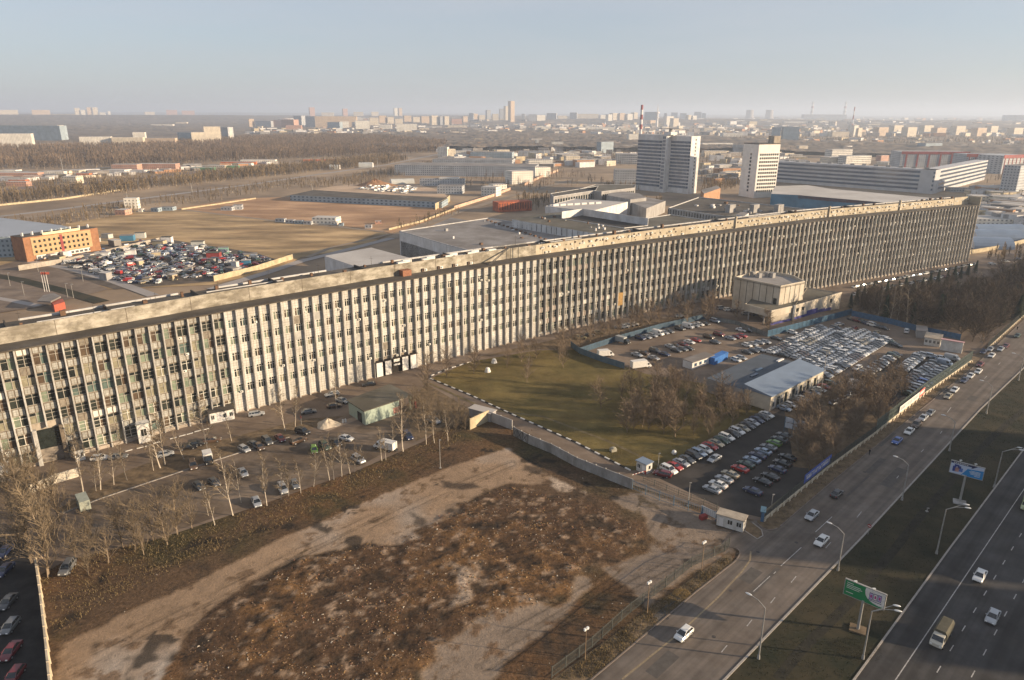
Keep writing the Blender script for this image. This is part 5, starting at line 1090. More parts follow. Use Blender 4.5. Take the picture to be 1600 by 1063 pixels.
cabin((1468,547),(1502,553),4.2,1.2,'white double panel gate building beside the road fence',mCab,M('pink_trim',(0.5,0.30,0.30),0.7,0.1),name='panel_building',cat='building',nwin=0)
cabin((1188,815),(1193,816),2.4,2,'small blue box at the corner of the road fence',MATS['container_blue'] if False else M('dull_blue',(0.05,0.12,0.22),0.7,0.2,1),M('dull_blue_top',(0.07,0.14,0.2),0.7,0),name='metal_box',cat='box',nwin=0)
for px,wd,lb in (((1095,803),2.6,'blue and white board leaning by the site cabin'),):
    p=at(*px,0); e=empty('sign_board',p,lb,'sign'); mb=MB(); mb.obox(p+Vector((0,0,.6)),E2*wd*1.7,E1*.08,Vector((0,0,1.6))); mb.build('board',mWh,e); mb=MB(); mb.obox(p+Vector((0,0,0)),E2*.6,E1*.3,Vector((0,0,1.7))); mb.build('blue_panel',MATS['dull_blue'],e)
    mb=MB(); mb.box((p+E2*1.6-E1*1.4).xy,1.7,1.0,0.1,1.0,R(30)); thingmesh(mb,'red_bin',M('bin_red',(0.25,0.04,0.035),0.7,0.2,1),(p+E2*1.6-E1*1.4),'low dark red bin in front of the site cabin','bin')
# concrete garage wall with yellow panels in the middle left
p0=at(734,673,0); p1=at(765,657,0); p2=at(800,668,0)
panelwall([(735,672),(764,658)],3.4,0,mCrF,'concrete_fence','short yellowish concrete wall facing the building site',post=1.6)
panelwall([(764,658),(800,672)],3.0,0,mGy,'concrete_fence','grey concrete wall running from the yellow wall to the metal gates')
cabin((733,651),(766,660),2.6,3,'low shed with a pale roof above the yellow wall',mGy,mRoofL,name='shed',cat='shed',nwin=0)
mGreyC=M('fence_concrete',(0.30,0.29,0.275),0.85,0.15,0.4); grime(mGreyC,0.4,0.6,0.6)
panelwall([(802,681),(826,694),(860,708),(900,730),(945,748),(987,765)],2.7,0,mGreyC,'concrete_fence','grey concrete panel fence between the building site and the lawn road',post=2.6)
e=empty('metal_gate',at(800,668,0),'pair of grey metal gates with crossed braces at the site corner','gate')
A=at(801,680,0); B=at(826,693,0); d=B-A; n_=Vector((-d.y,d.x,0)).normalized()
mb=MB()
for t in (0,.33,.66,1): q=A+d*t-n_*0.3; mb.obox(q,d*0.012,n_*-.1,Vector((0,0,2.9)))
for t in (0,.33,.66): q=A+d*t-n_*.42; mb.tube(q,q+d*.33+Vector((0,0,2.7)),.06,n=4); mb.tube(q+Vector((0,0,2.7)),q+d*.33,.06,n=4)
mb.build('brace_frame',MATS['dark_steel'],e)
panelwall([(58,893),(66,950),(74,1020),(82,1100)],2.9,0,M('old_white_wall',(0.45,0.38,0.28),0.9,0.2,0.4),'concrete_wall','old whitish boundary wall at the left edge of the site',th=0.3)
panelwall([(48,772),(60,768),(90,755),(124,745)],2.4,0,M('white_slab_fence',(0.50,0.45,0.37),0.85,0.2,0.4),'concrete_fence','white slab fence among the birches near the gateway',post=2.4)
# ---- bar fences
def barfence(px,h,label,barm,basem=None,baseh=0.0,post=2.8,step=0.28,name='fence',world=None,rails=2,sheetm=None,z=0.0,group=None,postm=None):
    P=[at(*p,z) for p in px] if world is None else world
    e=empty(name,P[0],label,'fence',group); ba=MB(); po=MB(); bs=MB(); sh=MB()
    for a,b in zip(P[:-1],P[1:]):
        d=b-a; L=d.length; d.normalize(); n_=Vector((-d.y,d.x,0)); n=max(1,int(L/step))
        for i in range(n+1): p=a+d*(L*i/n); ba.obox(p+Vector((0,0,baseh)),d*.035,n_*.035,Vector((0,0,h-baseh)))
        k=max(1,int(L/post))
        for i in range(k+1): p=a+d*(L*i/k); po.obox(p-d*.06-n_*.06,d*.12,n_*.12,Vector((0,0,h+.12)))
        for r_ in range(rails): zz=baseh+(h-baseh)*(0.12+0.76*r_/max(1,rails-1)); ba.obox(a+Vector((0,0,zz)),d*L,n_*.05,Vector((0,0,.07)))
        if basem: bs.obox(a-n_*.12,d*L,n_*.24,Vector((0,0,baseh)))
        if basem:
            for i in range(k+1): p=a+d*(L*i/k); bs.obox(p-d*.35-n_*.45,d*.7,n_*.25,Vector((0,0,baseh*0.8)))
        if sheetm: sh.obox(a+n_*.04+Vector((0,0,.1)),d*L,n_*.03,Vector((0,0,h-.15)))
    o=ba.build('bars',barm,e); o['kind']='stuff'; o=po.build('post',postm or barm,e); o['kind']='stuff'
    if basem: o=bs.build('base',basem,e); 
    if sheetm: sh.build('sheet',sheetm,e)
    return e
mBarG=M('fence_grey_green',(0.075,0.078,0.07),0.6,0.15,1); mBarB=M('fence_blue',(0.07,0.13,0.19),0.6,0.15,1); mFB=M('fence_base',(0.50,0.43,0.32),0.85,0.2,0.6)
barfence([(862,1060),(925,1012),(985,958),(1040,918),(1080,886),(1132,862),(1139,855)],2.3,'grey green railing along the bottom side of the building site',mBarG,step=0.18)
barfence([(988,765),(1030,783),(1075,799),(1118,815)],2.6,'thin blue grey railing from the concrete fence to the site cabin',mBarB,step=0.45)
barfence([(1005,752),(1060,775),(1120,797)],1.6,'low wire railing on the car park side of the lane',mBarG,step=0.6,rails=3)
barfence([(1193,814),(1290,735),(1368,678)],2.6,'grey railing on a stepped cream base between the shaded car park and the road',mBarG,mFB,0.75,step=0.16)
barfence([(1368,678),(1440,620),(1517,566)],4.4,'tall green grey mesh fence on a cream base beside the second car lot',M('mesh_green',(0.12,0.15,0.13),0.7,0.15,1),mFB,0.8,step=0.22,post=3.0,rails=3)
barfence([(1542,546),(1597,496),(1660,440)],3.0,'dark railing between the dark wood and the far road',mBarG,mFB,0.5,step=0.25)
mBlSh=M('blue_sheet_fence',(0.05,0.085,0.12),0.6,0.2,0.5)
barfence([(906,553),(960,535),(1030,515),(1110,497)],2.4,'blue sheet fence along the far side of the upper car lot',mBarB,sheetm=mBlSh)
barfence([(892,543),(905,553),(940,566),(975,577)],2.4,'blue sheet fence between the lawn and the upper car lot',mBarB,sheetm=M('pale_blue_sheet',(0.12,0.165,0.19),0.6,0.15,0.5))
barfence([(1110,501),(1149,508),(1199,527)],2.0,'grey mesh fence from the upper lot to the blue fence corner',mBarG,sheetm=M('grey_mesh',(0.22,0.23,0.22),0.8,0.15,0.5))
barfence([(1199,527),(1260,511),(1330,492)],2.8,'bright blue sheet fence in front of the assembly hall',mBarB,sheetm=M('strong_blue_sheet',(0.035,0.11,0.19),0.6,0.2,0.5))
barfence([(1330,494),(1395,508),(1440,520),(1500,532)],2.6,'dark blue fence at the foot of the wood',mBarB,sheetm=MATS['dull_blue'])
# banners on the road fence
def banner(pa,pb,h,z0,label,m_,strokes,sm,off_=0.25):
    A=at(*pa,0); B=at(*pb,0); d=B-A; L=d.length; d.normalize(); n_=Vector((d.y,-d.x,0)); e=empty('banner',A,label,'banner'); mb=MB(); mb.obox(V3(A+n_*off_,z0),d*L,n_*.05,Vector((0,0,h))); mb.build('cloth',m_,e)
    mb=MB(); r=random.Random(3)
    x=0.06
    while x<0.92:
        w_=r.uniform(0.018,0.04); hh=h*0.5; q=V3(A+n_*(off_+.055)+d*(L*x),z0+h*.28); mb.obox(q,d*.22,n_*.01,Vector((0,0,hh)));
        if r.random()<.7: mb.obox(q+Vector((0,0,hh-.2)),d*(L*w_),n_*.012,Vector((0,0,.2)))
        if r.random()<.6: mb.obox(q+d*(L*w_),d*.22,n_*.01,Vector((0,0,hh*.55)))
        x+=w_+0.022
    mb.build('lettering',sm,e)
    return e
banner((1253,763),(1295,729),2.3,1.3,'blue and white lettered banner on the road railing',M('banner_blue',(0.05,0.09,0.33),0.6,0.1),1,mWhite)
banner((1402,652),(1434,627),2.0,1.4,'long white banner on the tall mesh fence',mWhite,1,M('banner_grey_ink',(0.30,0.28,0.30),0.7,0))
banner((1433,628),(1441,621),2.2,1.4,'short red banner at the end of the white one',M('banner_red',(0.55,0.09,0.07),0.6,0.1),1,mWhite)
# ---- big framed board in the shaded car park
A=at(1224,680,0); B=at(1262,690,0); d=B-A; L=d.length; d.normalize(); n_=Vector((-d.y,d.x,0)); e=empty('framed_board',A,'long blue and white framed board seen from behind near the trees','sign')
for k in range(4): q=A+d*(L*k/3); mb=MB(); mb.tube(q,q+Vector((0,0,5.6)),.09,n=5); mb.build('post',mBarB,e)
mb=MB(); mb.obox(V3(A,2.4),d*L,n_*.08,Vector((0,0,1.5))); mb.obox(V3(A,4.1),d*L,n_*.08,Vector((0,0,1.4))); mb.build('board_panel',M('board_pale',(0.46,0.48,0.52),0.7,0.15,0.6),e)
# ---- lamp posts
mPole=M('pole_grey',(0.30,0.29,0.27),0.6,0.15,0.8,metal=0.2); mHead=M('lamp_head',(0.62,0.62,0.60),0.4,0.05)
def lamp(px,topy,topx,ang,arm,label,heads=1,zz=0.0,group='street lamps beside the road'):
    A=at(*px,zz); zt=hat(A,topx,topy); hgt=zt-zz; e=empty('street_lamp',A,label,'street lamp',group)
    mb=MB(); mb.tube(A,A+Vector((0,0,0.8)),.28,.2,8); mb.tube(A+Vector((0,0,.8)),A+Vector((0,0,hgt)),.15,.09,8); mb.build('pole',mPole,e)
    dr=dirv(ang); T=A+Vector((0,0,hgt)); tip=T+dr*arm+Vector((0,0,1.1)); mb=MB(); mb.tube(T,T+dr*arm*.5+Vector((0,0,.85)),.07,n=6); mb.tube(T+dr*arm*.5+Vector((0,0,.85)),tip,.06,n=6)
    if heads==2: s_=Vector((-dr.y,dr.x,0))*1.3; mb.tube(T,tip+s_,.06,n=6)
    mb.build('arm',mPole,e)
    for k in range(heads):
        q=tip+(Vector((-dr.y,dr.x,0))*1.3 if k else Vector((0,0,0))); mb=MB(); mb.ell(q+dr*.35,.60,.22,.13,10,6,0,math.atan2(dr.y,dr.x)); mb.build('lamp_head',mHead,e)
    return e
for k,(b,tx,ty) in enumerate([((1185,1030),1193,950),((1309,892),1321,835),((1409,782),1420,727),((1483,705),1493,660),((1541,647),1550,604),((1591,595),1598,560)]):
    lamp(b,ty,tx,135,2.6,'%s single headed street lamp from the bottom along the near road'%ORD[k])
for k,(b,tx,ty) in enumerate([((1348,1030),1361,955),((1463,866),1478,796),((1553,762),1566,706)]):
    lamp(b,ty,tx,-20,3.2,'%s twin headed lamp from the bottom beside the wide highway'%ORD[k],2,group='twin lamps beside the highway')
# site floodlight poles
for k,(b,t) in enumerate([((914,1032),(916,984)),((1011,960),(1012,911)),((1096,892),(1097,848))]):
    A=at(*b,0); zt=hat(A,*t); e=empty('floodlight_pole',A,'%s floodlight pole from the bottom inside the site railing'%ORD[k],'floodlight','floodlight poles by the railing'); mb=MB(); mb.tube(A,A+Vector((0,0,zt)),.09,.06,6); mb.build('pole',M('rust_pole',(0.22,0.15,0.09),0.8,0.2,1),e)
    for s_ in (-1,1): mb=MB(); q=A+Vector((0,0,zt+.1))+E1*s_*.3; mb.box(q.xy,.4,.3,zt-.05,zt+.35,R(40)); mb.build('floodlight',mHead,e)
for b,t,lb in (((688,732),(689,688),'thin pale post standing in the dirt above the concrete strip'),((1075,791),(1077,755),'thin lamp post at the corner of the shaded car park'),((1028,733),(1028,709),'thin post behind the guard booth'),((1278,645),(1294,548),'tall thin mast rising in front of the service shed'),((1205,795),(1206,773),'short pale post behind the road railing'),((1448,800),(1449,795),'tiny white marker post in the median')):
    A=at(*b,0); zt=hat(A,*t); mb=MB(); mb.tube(A,A+Vector((0,0,zt)),.11,.06,6); mb.box(A.xy,.5,.5,0,.25); mb.obox(A+Vector((-.1,-.1,zt)),Vector((.5,0,0)),Vector((0,.2,0)),Vector((0,0,.18))); thingmesh(mb,'post',mPole,A,lb,'post')
# ---- billboards
def billboard(base,TL,TR,BL,label,kind):
    A=at(*base,0); 
    # board plane: passes over the post; corner heights from the photograph
    c=A; zt=(hat(A,(TL[0]+TR[0])/2,(TL[1]+TR[1])/2)); zb=hat(A,(BL[0]+(TR[0]-TL[0])/2),BL[1]+(TR[1]-TL[1])/2)
    zb=zt-3.1; dr=dirv(-42 if kind=='g' else -38); L=6.6; n_=Vector((dr.y,-dr.x,0)); o=A-dr*L/2
    e=empty('billboard',A,label,'billboard')
    mb=MB(); mb.tube(A,A+Vector((0,0,zb+.3)),.26,.22,10); mb.build('post',mPole,e)
    mb=MB(); mb.box(A.xy,2.6,2.2,0.02,0.35,R(-30)); mb.build('footing',MATS['fence_concrete'] if kind=='b' else mVerge,e)
    mb=MB(); mb.obox(V3(o,zb),dr*L,n_*-.35,Vector((0,0,3.1))); fr_=mb.build('frame',MATS['pole_grey'],e)
    mb=MB(); P=lambda x,z,d=0.012:V3(o+dr*(L*x)+n_*d,zb+3.1*z)
    def rq(x0,x1,z0,z1,mi,d=.012): mb.quad(P(x0,z0,d),P(x1,z0,d),P(x1,z1,d),P(x0,z1,d),mi)
    if kind=='g':
        rq(.02,.98,.04,.96,0)
        k=len(mb.v); pts=[(.56,.04),(.98,.04),(.98,.96),(.52,.96),(.50,.8),(.51,.5),(.53,.25)]; pts=[(.98,.04+.1),(.98,.96),(.52,.96),(.505,.78),(.53,.5),(.60,.30),(.72,.17),(.86,.12)]; mb.v+= [tuple(P(x,z,.016)) for x,z in pts]; mb.f.append(tuple(range(k,k+len(pts)))); mb.m.append(1)
        for q,(x,z) in enumerate([(.66,.55),(.76,.57),(.86,.59)]):
            rq(x-.045,x+.045,z-.20,z+.22,2,.02); rq(x-.034,x+.034,z-.16,z+.18,3 if q!=1 else 1,.024); rq(x-.02,x+.02,z-.08,z+.10,4,.028)
        rq(.60,.92,.28,.32,2,.02)
        for z,x1 in ((.82,.22),(.70,.40),(.60,.44),(.50,.38),(.22,.24)): rq(.06,x1,z,z+.035,1,.018)
        mats=[M('poster_green',(0.015,0.20,0.07),0.5,0),mWhite,M('poster_ink',(0.06,0.03,0.12),0.5,0),M('poster_lilac',(0.40,0.36,0.55),0.5,0),M('poster_pink',(0.40,0.05,0.18),0.5,0)]
    else:
        rq(.02,.98,.04,.96,0); k=len(mb.v); pts=[(.98,.04),(.98,.72),(.52,.62),(.36,.04)]; mb.v+= [tuple(P(x,z,.016)) for x,z in pts]; mb.f.append((0+k,1+k,2+k,3+k)); mb.m.append(1)
        rq(.02,.70,.82,.96,2,.02); k=len(mb.v); mb.v+=[tuple(P(x,z,.02)) for x,z in [(.70,.96),(.60,.74),(.66,.74),(.80,.96)]]; mb.f.append((k,k+1,k+2,k+3)); mb.m.append(2)
        for x,z,w_,h_,mi in ((.14,.30,.05,.42,3),(.22,.25,.06,.30,4),(.28,.48,.05,.22,3),(.20,.58,.07,.16,3),(.33,.30,.06,.30,5),(.25,.38,.05,.14,4)): rq(x-w_,x+w_,z-h_/2+.1,z+h_/2+.1,mi,.024)
        for z,x0 in ((.52,.62),(.44,.58),(.36,.60),(.28,.62),(.18,.74)): rq(x0,.90,z,z+.03,6,.02)
        for x in [i*.055 for i in range(1,9)]: rq(.04+x,.075+x,.86,.92,6,.024)
        rq(.40,.52,.045,.09,6,.02)
        mats=[M('poster_pale',(0.42,0.48,0.60),0.5,0),M('poster_blue',(0.02,0.20,0.46),0.5,0),M('poster_navy',(0.012,0.02,0.08),0.5,0),M('poster_suit',(0.03,0.05,0.22),0.5,0),M('poster_skin',(0.45,0.25,0.22),0.5,0),M('poster_mid',(0.08,0.16,0.42),0.5,0),mWhite]
    mb.build('poster',mats,fr_)
    for t in (.28,.72):
        mb=MB(); q=V3(o+dr*(L*t),zb+3.1); mb.tube(q,q+n_*.9+Vector((0,0,.9)),.05,n=5); mb.box((q+n_*.95).xy,.5,.25,zb+3.9,zb+4.05); mb.build('spotlight_arm',mHead,fr_)
billboard((1340,985),(1319,903),(1381,929),(1314,931),'green billboard with a white picture corner standing in the median','g')
billboard((1499,786),(1472.7,715),(1528,730),(1469.7,739.7),'blue and white billboard with two figures standing in the median','b')
# ---- no entry signs, barrier, small heap
def roundsign(px,h,label):
    A=at(*px,0); e=empty('road_sign',A,label,'road sign'); mb=MB(); mb.tube(A,A+Vector((0,0,h)),.05,n=6); mb.build('post',mPole,e)
    d=E2; n_=Vector((d.y,-d.x,0)); mb=MB(); c=A+Vector((0,0,h)); mb.tube(c+n_*.0,c+n_*.05,.42,n=16); mb.build('disc',mRedP,e); mb=MB(); mb.obox(c-d*.28+n_*.055+Vector((0,0,-.07)),d*.56,n_*.02,Vector((0,0,.14))); mb.build('bar',mWhite,e)
roundsign((471,664),2.4,'round red no entry sign at the left car park corner'); roundsign((1356,836),2.2,'round red rimmed sign on the kerb of the median')
A=at(1007,742,0); B=at(993,748,0); e=empty('barrier',A,'red and white barrier arm lowered beside the guard booth','barrier'); boxthing(e,'stand',A,Vector((.4,0,0)),Vector((0,.4,0)),1.1,mRedP)
d=(B-A).normalized(); mb=MB()
for k in range(8): mb.obox(A+d*(k*.55)+Vector((0,0,.95+.05*k)),d*.55,Vector((0,.1,0)),Vector((0,0,.12)),k%2)
mb.build('arm',[mRedP,mWhite],e)
heap((512,664),3.4,3.0,2.1,M('gravel_pale',(0.42,0.36,0.28),0.95,0.15,1),'gravel_heap','small pale gravel heap beside the green shed',0.05)
strip('path',[(506,673),(540,660),(562,652)],2.6,0.09,mConc)
for k,(x,y) in enumerate([(536,661),(540,660)]): p=at(x,y,0); mb=MB(); mb.tube(p,p+Vector((0,0,.9)),.3,.25,8); mb.ell(p+Vector((0,0,.95)),.25,.25,.2,8,4); thingmesh(mb,'bollard',mWhite,p,'%s of two white bollards on the concrete path'%('left' if k==0 else 'right'),'bollard','white bollards')
p=at(649,637,0); mb=MB(); mb.tube(p,p+Vector((0,0,1.7)),.35,.3,8); mb.ell(p+Vector((0,0,1.8)),.3,.3,.3,8,4); thingmesh(mb,'red_tank',mRedP,p,'small red cylinder tank right of the green shed','tank')
for k,(x,y) in enumerate([(762,581),(772,567)]): p=at(x,y,0.1); mb=MB(); mb.tube(p,p+Vector((0,0,1.0)),1.1,.8,10); mb.ell(p+Vector((0,0,1.1)),.8,.8,.5,10,5); thingmesh(mb,'concrete_planter',mWhite,p,'%s white round planter on the lawn edge near the facade'%('nearer' if k==0 else 'farther'),'planter','white planters on the lawn')
p=at(958,705,0.1); mb=MB(); mb.box(p.xy,1.6,1.2,.05,.9,.4); mb.ell(p+Vector((0,0,.9)),.8,.6,.3,8,4); thingmesh(mb,'stone',M('stone_pale',(0.30,0.28,0.22),0.9,0.2,1),p,'lone pale stone lying on the lawn near the striped kerb','stone')
p=at(1053,711,0.1); mb=MB(); mb.ell(p+Vector((0,0,.7)),.7,.7,.7,8,6); thingmesh(mb,'white_ball',mWhite,p,'white round lamp globe on the lawn corner by the parked cars','globe')
# scrapyard huts
r=random.Random(21); hn=0
for (x,y,w_,h_,m_) in sorted([(168,372,7,3,mHg2),(150,378,6,3,mWh),(262,381,7,5,mWh),(250,385,8,4,mCrF),(310,386,8,4,mHg2),(300,392,7,3,mWh),(245,404,5,4,mCrF),(218,415,5,3,mCrF),(166,437,6,4,mGy),(350,396,6,4,M('mint',(0.2,0.36,0.30),0.7,0.1)),(335,404,8,4,mRedP),(392,404,8,3,mCrF),(368,419,4,4,mWh),(363,426,7,3,mGy),(285,400,4,2,mWh),(205,398,6,3,mWh),(192,402,5,3,mHg2),(137,404,8,3,mWh),(160,402,9,3,mWh),(90,408,8,3,mCrF),(80,404,6,3,mWh),(330,412,5,3,mGy),(296,425,4,3,mGy),(270,437,5,3,mCrF),(230,440,4,2,mCrF),(385,414,5,3,mBlueP),(180,384,8,4,mRoofG),(220,372,7,4,mHg2),(200,376,9,4,mBlueP)],key=lambda q:q[0]):
    A=at(x,y,ZF); a=R(r.uniform(-35,25)); mb=MB(); mb.box(A.xy,w_,w_*.6,ZF,ZF+h_,a,0,1); mb.box(A.xy,w_+.5,w_*.6+.5,ZF+h_,ZF+h_+.15,a,1)
    hn+=1; thingmesh(mb,'yard_hut',[m_,r.choice([mRoofG,mRoofD,mRoofL])],(A.x,A.y,ZF),'%s hut from the left among the scrapyard wrecks'%ordn(hn-1),'hut','huts in the scrapyard')
# ---- tower blocks beyond the right edge: they throw the long shadows over the car park, median and highway
sdir=Vector((math.cos(SUN_AZ),math.sin(SUN_AZ),0)); sn=Vector((-sdir.y,sdir.x,0))
for k,(v0,v1,u,h,lb) in enumerate([(128,201,255,54,'broad tower slab beyond the highway, upper one'),(103,126,262,49.5,'narrow tower block beyond the highway, middle one'),(40,100,250,45,'broad tower slab beyond the highway, lower one')]):
    e=empty('tower_block',sdir*u+sn*v0,lb,'tower block'); o=sdir*u+sn*v0; boxthing(e,'wall',V3(o,-.3),sdir*16,sn*(v1-v0),h,gTan)
    for f in range(int(h/3.3)-1): mb=MB(); mb.obox(V3(o-sdir*.1,2+f*3.3),sdir*.1,sn*(v1-v0),Vector((0,0,1.3))); mb.build('window_band',WIN,e)
# pedestrian on the verge
def person(px,ang,label,zz=0.07):
    A=at(*px,zz); e=empty('person',A,label,'person',rz=R(ang))
    vs=[(0,0,.95),(0,0,1.25),(0,0,1.46),(0.02,0,1.56),(0.03,0,1.70),(0,.17,1.42),(.06,.22,1.15),(.16,.20,.93),(0,-.17,1.42),(-.10,-.22,1.15),(-.06,-.22,.90),(0,.09,.90),(.14,.10,.50),(.24,.10,.09),(.36,.10,.04),(0,-.09,.90),(-.08,-.10,.50),(-.26,-.10,.12),(-.16,-.10,.04)]
    rr=[.16,.17,.13,.065,.11,.075,.055,.045,.075,.055,.045,.10,.07,.05,.04,.10,.07,.05,.04]
    ed=[(0,1),(1,2),(2,3),(3,4),(2,5),(5,6),(6,7),(2,8),(8,9),(9,10),(0,11),(11,12),(12,13),(13,14),(0,15),(15,16),(16,17),(17,18)]
    me=bpy.data.meshes.new('body'); me.from_pydata(vs,ed,[]); o=bpy.data.objects.new('body',me); COL.objects.link(o); o.parent=e; me.materials.append(M('dark_clothes',(0.012,0.012,0.016),0.9,0))
    sk=o.modifiers.new('skin','SKIN')
    for k,v in enumerate(me.skin_vertices[0].data): v.radius=(rr[k],rr[k]); v.use_root=(k==0)
    o.modifiers.new('sub','SUBSURF').levels=1; o.modifiers['sub'].render_levels=1
    mb=MB(); mb.ell((.03,0,1.68),.10,.085,.13,10,7); h_=mb.build('head',M('skin',(0.40,0.25,0.18),0.6,0)); h_.parent=e
    mb=MB(); mb.ell((.0,0,1.72),.105,.095,.12,10,7); h_=mb.build('hair',M('hair_dark',(0.02,0.015,0.01),0.9,0)); h_.parent=e
person((1358,711),225,'person in dark clothes walking on the road edge below the fence')
person((1589,516),225,'person in dark clothes standing by the road fence at the far right')
# ================================================================= VEHICLES
PAINT={'white':(0.62,0.61,0.58),'silver':(0.36,0.37,0.38),'grey':(0.16,0.165,0.17),'dark grey':(0.055,0.058,0.062),'black':(0.014,0.014,0.016),'dark blue':(0.018,0.028,0.075),'blue':(0.03,0.09,0.32),'red':(0.32,0.025,0.02),'dark red':(0.13,0.015,0.02),'green':(0.10,0.22,0.03),'dark green':(0.025,0.055,0.035),'beige':(0.36,0.31,0.22),'pale blue':(0.26,0.32,0.40),'brown':(0.09,0.055,0.035),'khaki':(0.17,0.15,0.08)}
def paint(c):
    n='paint_'+c.replace(' ','_')
    if n in MATS: return MATS[n]
    m=M(n,PAINT[c],0.32,0,spec=0.5); b=m.node_tree.nodes['Principled BSDF']; b.inputs['Coat Weight'].default_value=0.5; b.inputs['Coat Roughness'].default_value=0.12
    if c in('silver','grey','pale blue','beige'): b.inputs['Metallic'].default_value=0.35
    return m
mGlassC=M('car_glass',(0.012,0.016,0.020),0.08,0,spec=0.8); mTyre=M('tyre',(0.018,0.018,0.018),0.9,0); mRim=M('rim',(0.35,0.35,0.36),0.4,0,metal=0.5); mLamp=M('headlight',(0.75,0.75,0.72),0.2,0); mTail=M('taillight',(0.30,0.02,0.02),0.3,0); mTrim=M('black_trim',(0.025,0.025,0.026),0.7,0)
def loft(mb,rings,mi=0,caps=True,closed=True):
    k=len(mb.v); n=len(rings[0])
    for r_ in rings: mb.v+= [tuple(p) for p in r_]
    for j in range(len(rings)-1):
        for i in range(n): i2=(i+1)%n; mb.f.append((k+j*n+i,k+j*n+i2,k+(j+1)*n+i2,k+(j+1)*n+i)); mb.m.append(mi)
    if caps: mb.f.append(tuple(k+i for i in range(n-1,-1,-1))); mb.m.append(mi); q=k+(len(rings)-1)*n; mb.f.append(tuple(q+i for i in range(n))); mb.m.append(mi)
def ringx(x,w,zb,zm,zt,wt):   # cross-section ring at station x
    return [(x,-w*.88,zb),(x,-w,zb+.12),(x,-w,zm),(x,-wt,zt),(x,wt,zt),(x,w,zm),(x,w,zb+.12),(x,w*.88,zb)][::-1]
CARS={ # length, width/2, stations(x,zb,zmid,ztop) body ; cabin base x0,x1, roof x0,x1, height, belt
 'sedan':dict(L=4.45,w=.86,h=1.44,belt=.94,st=[(-2.2,.38,.62,.72,.80),(-2.1,.24,.80,.96,.78),(-1.45,.20,.84,.99,.76),(-.2,.19,.84,.96,.76),(.95,.19,.82,.93,.76),(1.75,.20,.72,.84,.76),(2.15,.26,.58,.70,.70),(2.24,.34,.50,.58,.62)],c=(-1.62,1.12,-.98,.28)),
 'hatchback':dict(L=4.0,w=.85,h=1.48,belt=.96,st=[(-1.98,.38,.66,.90,.76),(-1.9,.24,.84,1.0,.76),(-1.2,.20,.86,1.0,.76),(0,.19,.85,.98,.76),(.9,.19,.83,.95,.76),(1.6,.20,.74,.86,.76),(1.93,.26,.58,.70,.70),(2.02,.34,.50,.58,.62)],c=(-1.92,1.1,-1.45,.30)),
 'estate car':dict(L=4.6,w=.86,h=1.50,belt=.96,st=[(-2.25,.38,.66,.90,.76),(-2.18,.24,.84,1.0,.76),(-1.2,.20,.86,1.0,.76),(0,.19,.85,.98,.76),(1.0,.19,.83,.95,.76),(1.8,.20,.74,.86,.76),(2.18,.26,.58,.70,.70),(2.28,.34,.50,.58,.62)],c=(-2.18,1.15,-1.85,.35)),
 'off-roader':dict(L=4.6,w=.93,h=1.78,belt=1.12,st=[(-2.25,.50,.80,1.05,.82),(-2.2,.34,.98,1.14,.82),(-1.2,.30,1.0,1.15,.82),(0,.28,1.0,1.14,.82),(1.0,.28,.98,1.12,.82),(1.85,.30,.90,1.04,.80),(2.2,.36,.74,.88,.76),(2.28,.46,.64,.72,.70)],c=(-2.2,1.2,-1.9,.42)),
 'van':dict(L=5.0,w=.98,h=2.15,belt=1.25,st=[(-2.5,.40,1.0,2.05,.80),(-2.48,.30,1.2,2.12,.84),(-1,.28,1.25,2.15,.84),(.9,.28,1.25,2.15,.84),(1.45,.28,1.25,1.95,.80),(1.95,.30,1.05,1.22,.86),(2.4,.34,.85,.98,.84),(2.5,.42,.65,.76,.78)],c=None),
}
def arch(mb,x,y,r,wd,mi=0,n=14): mb.tube((x,y-wd/2,r),(x,y+wd/2,r),r,r,n,mi)
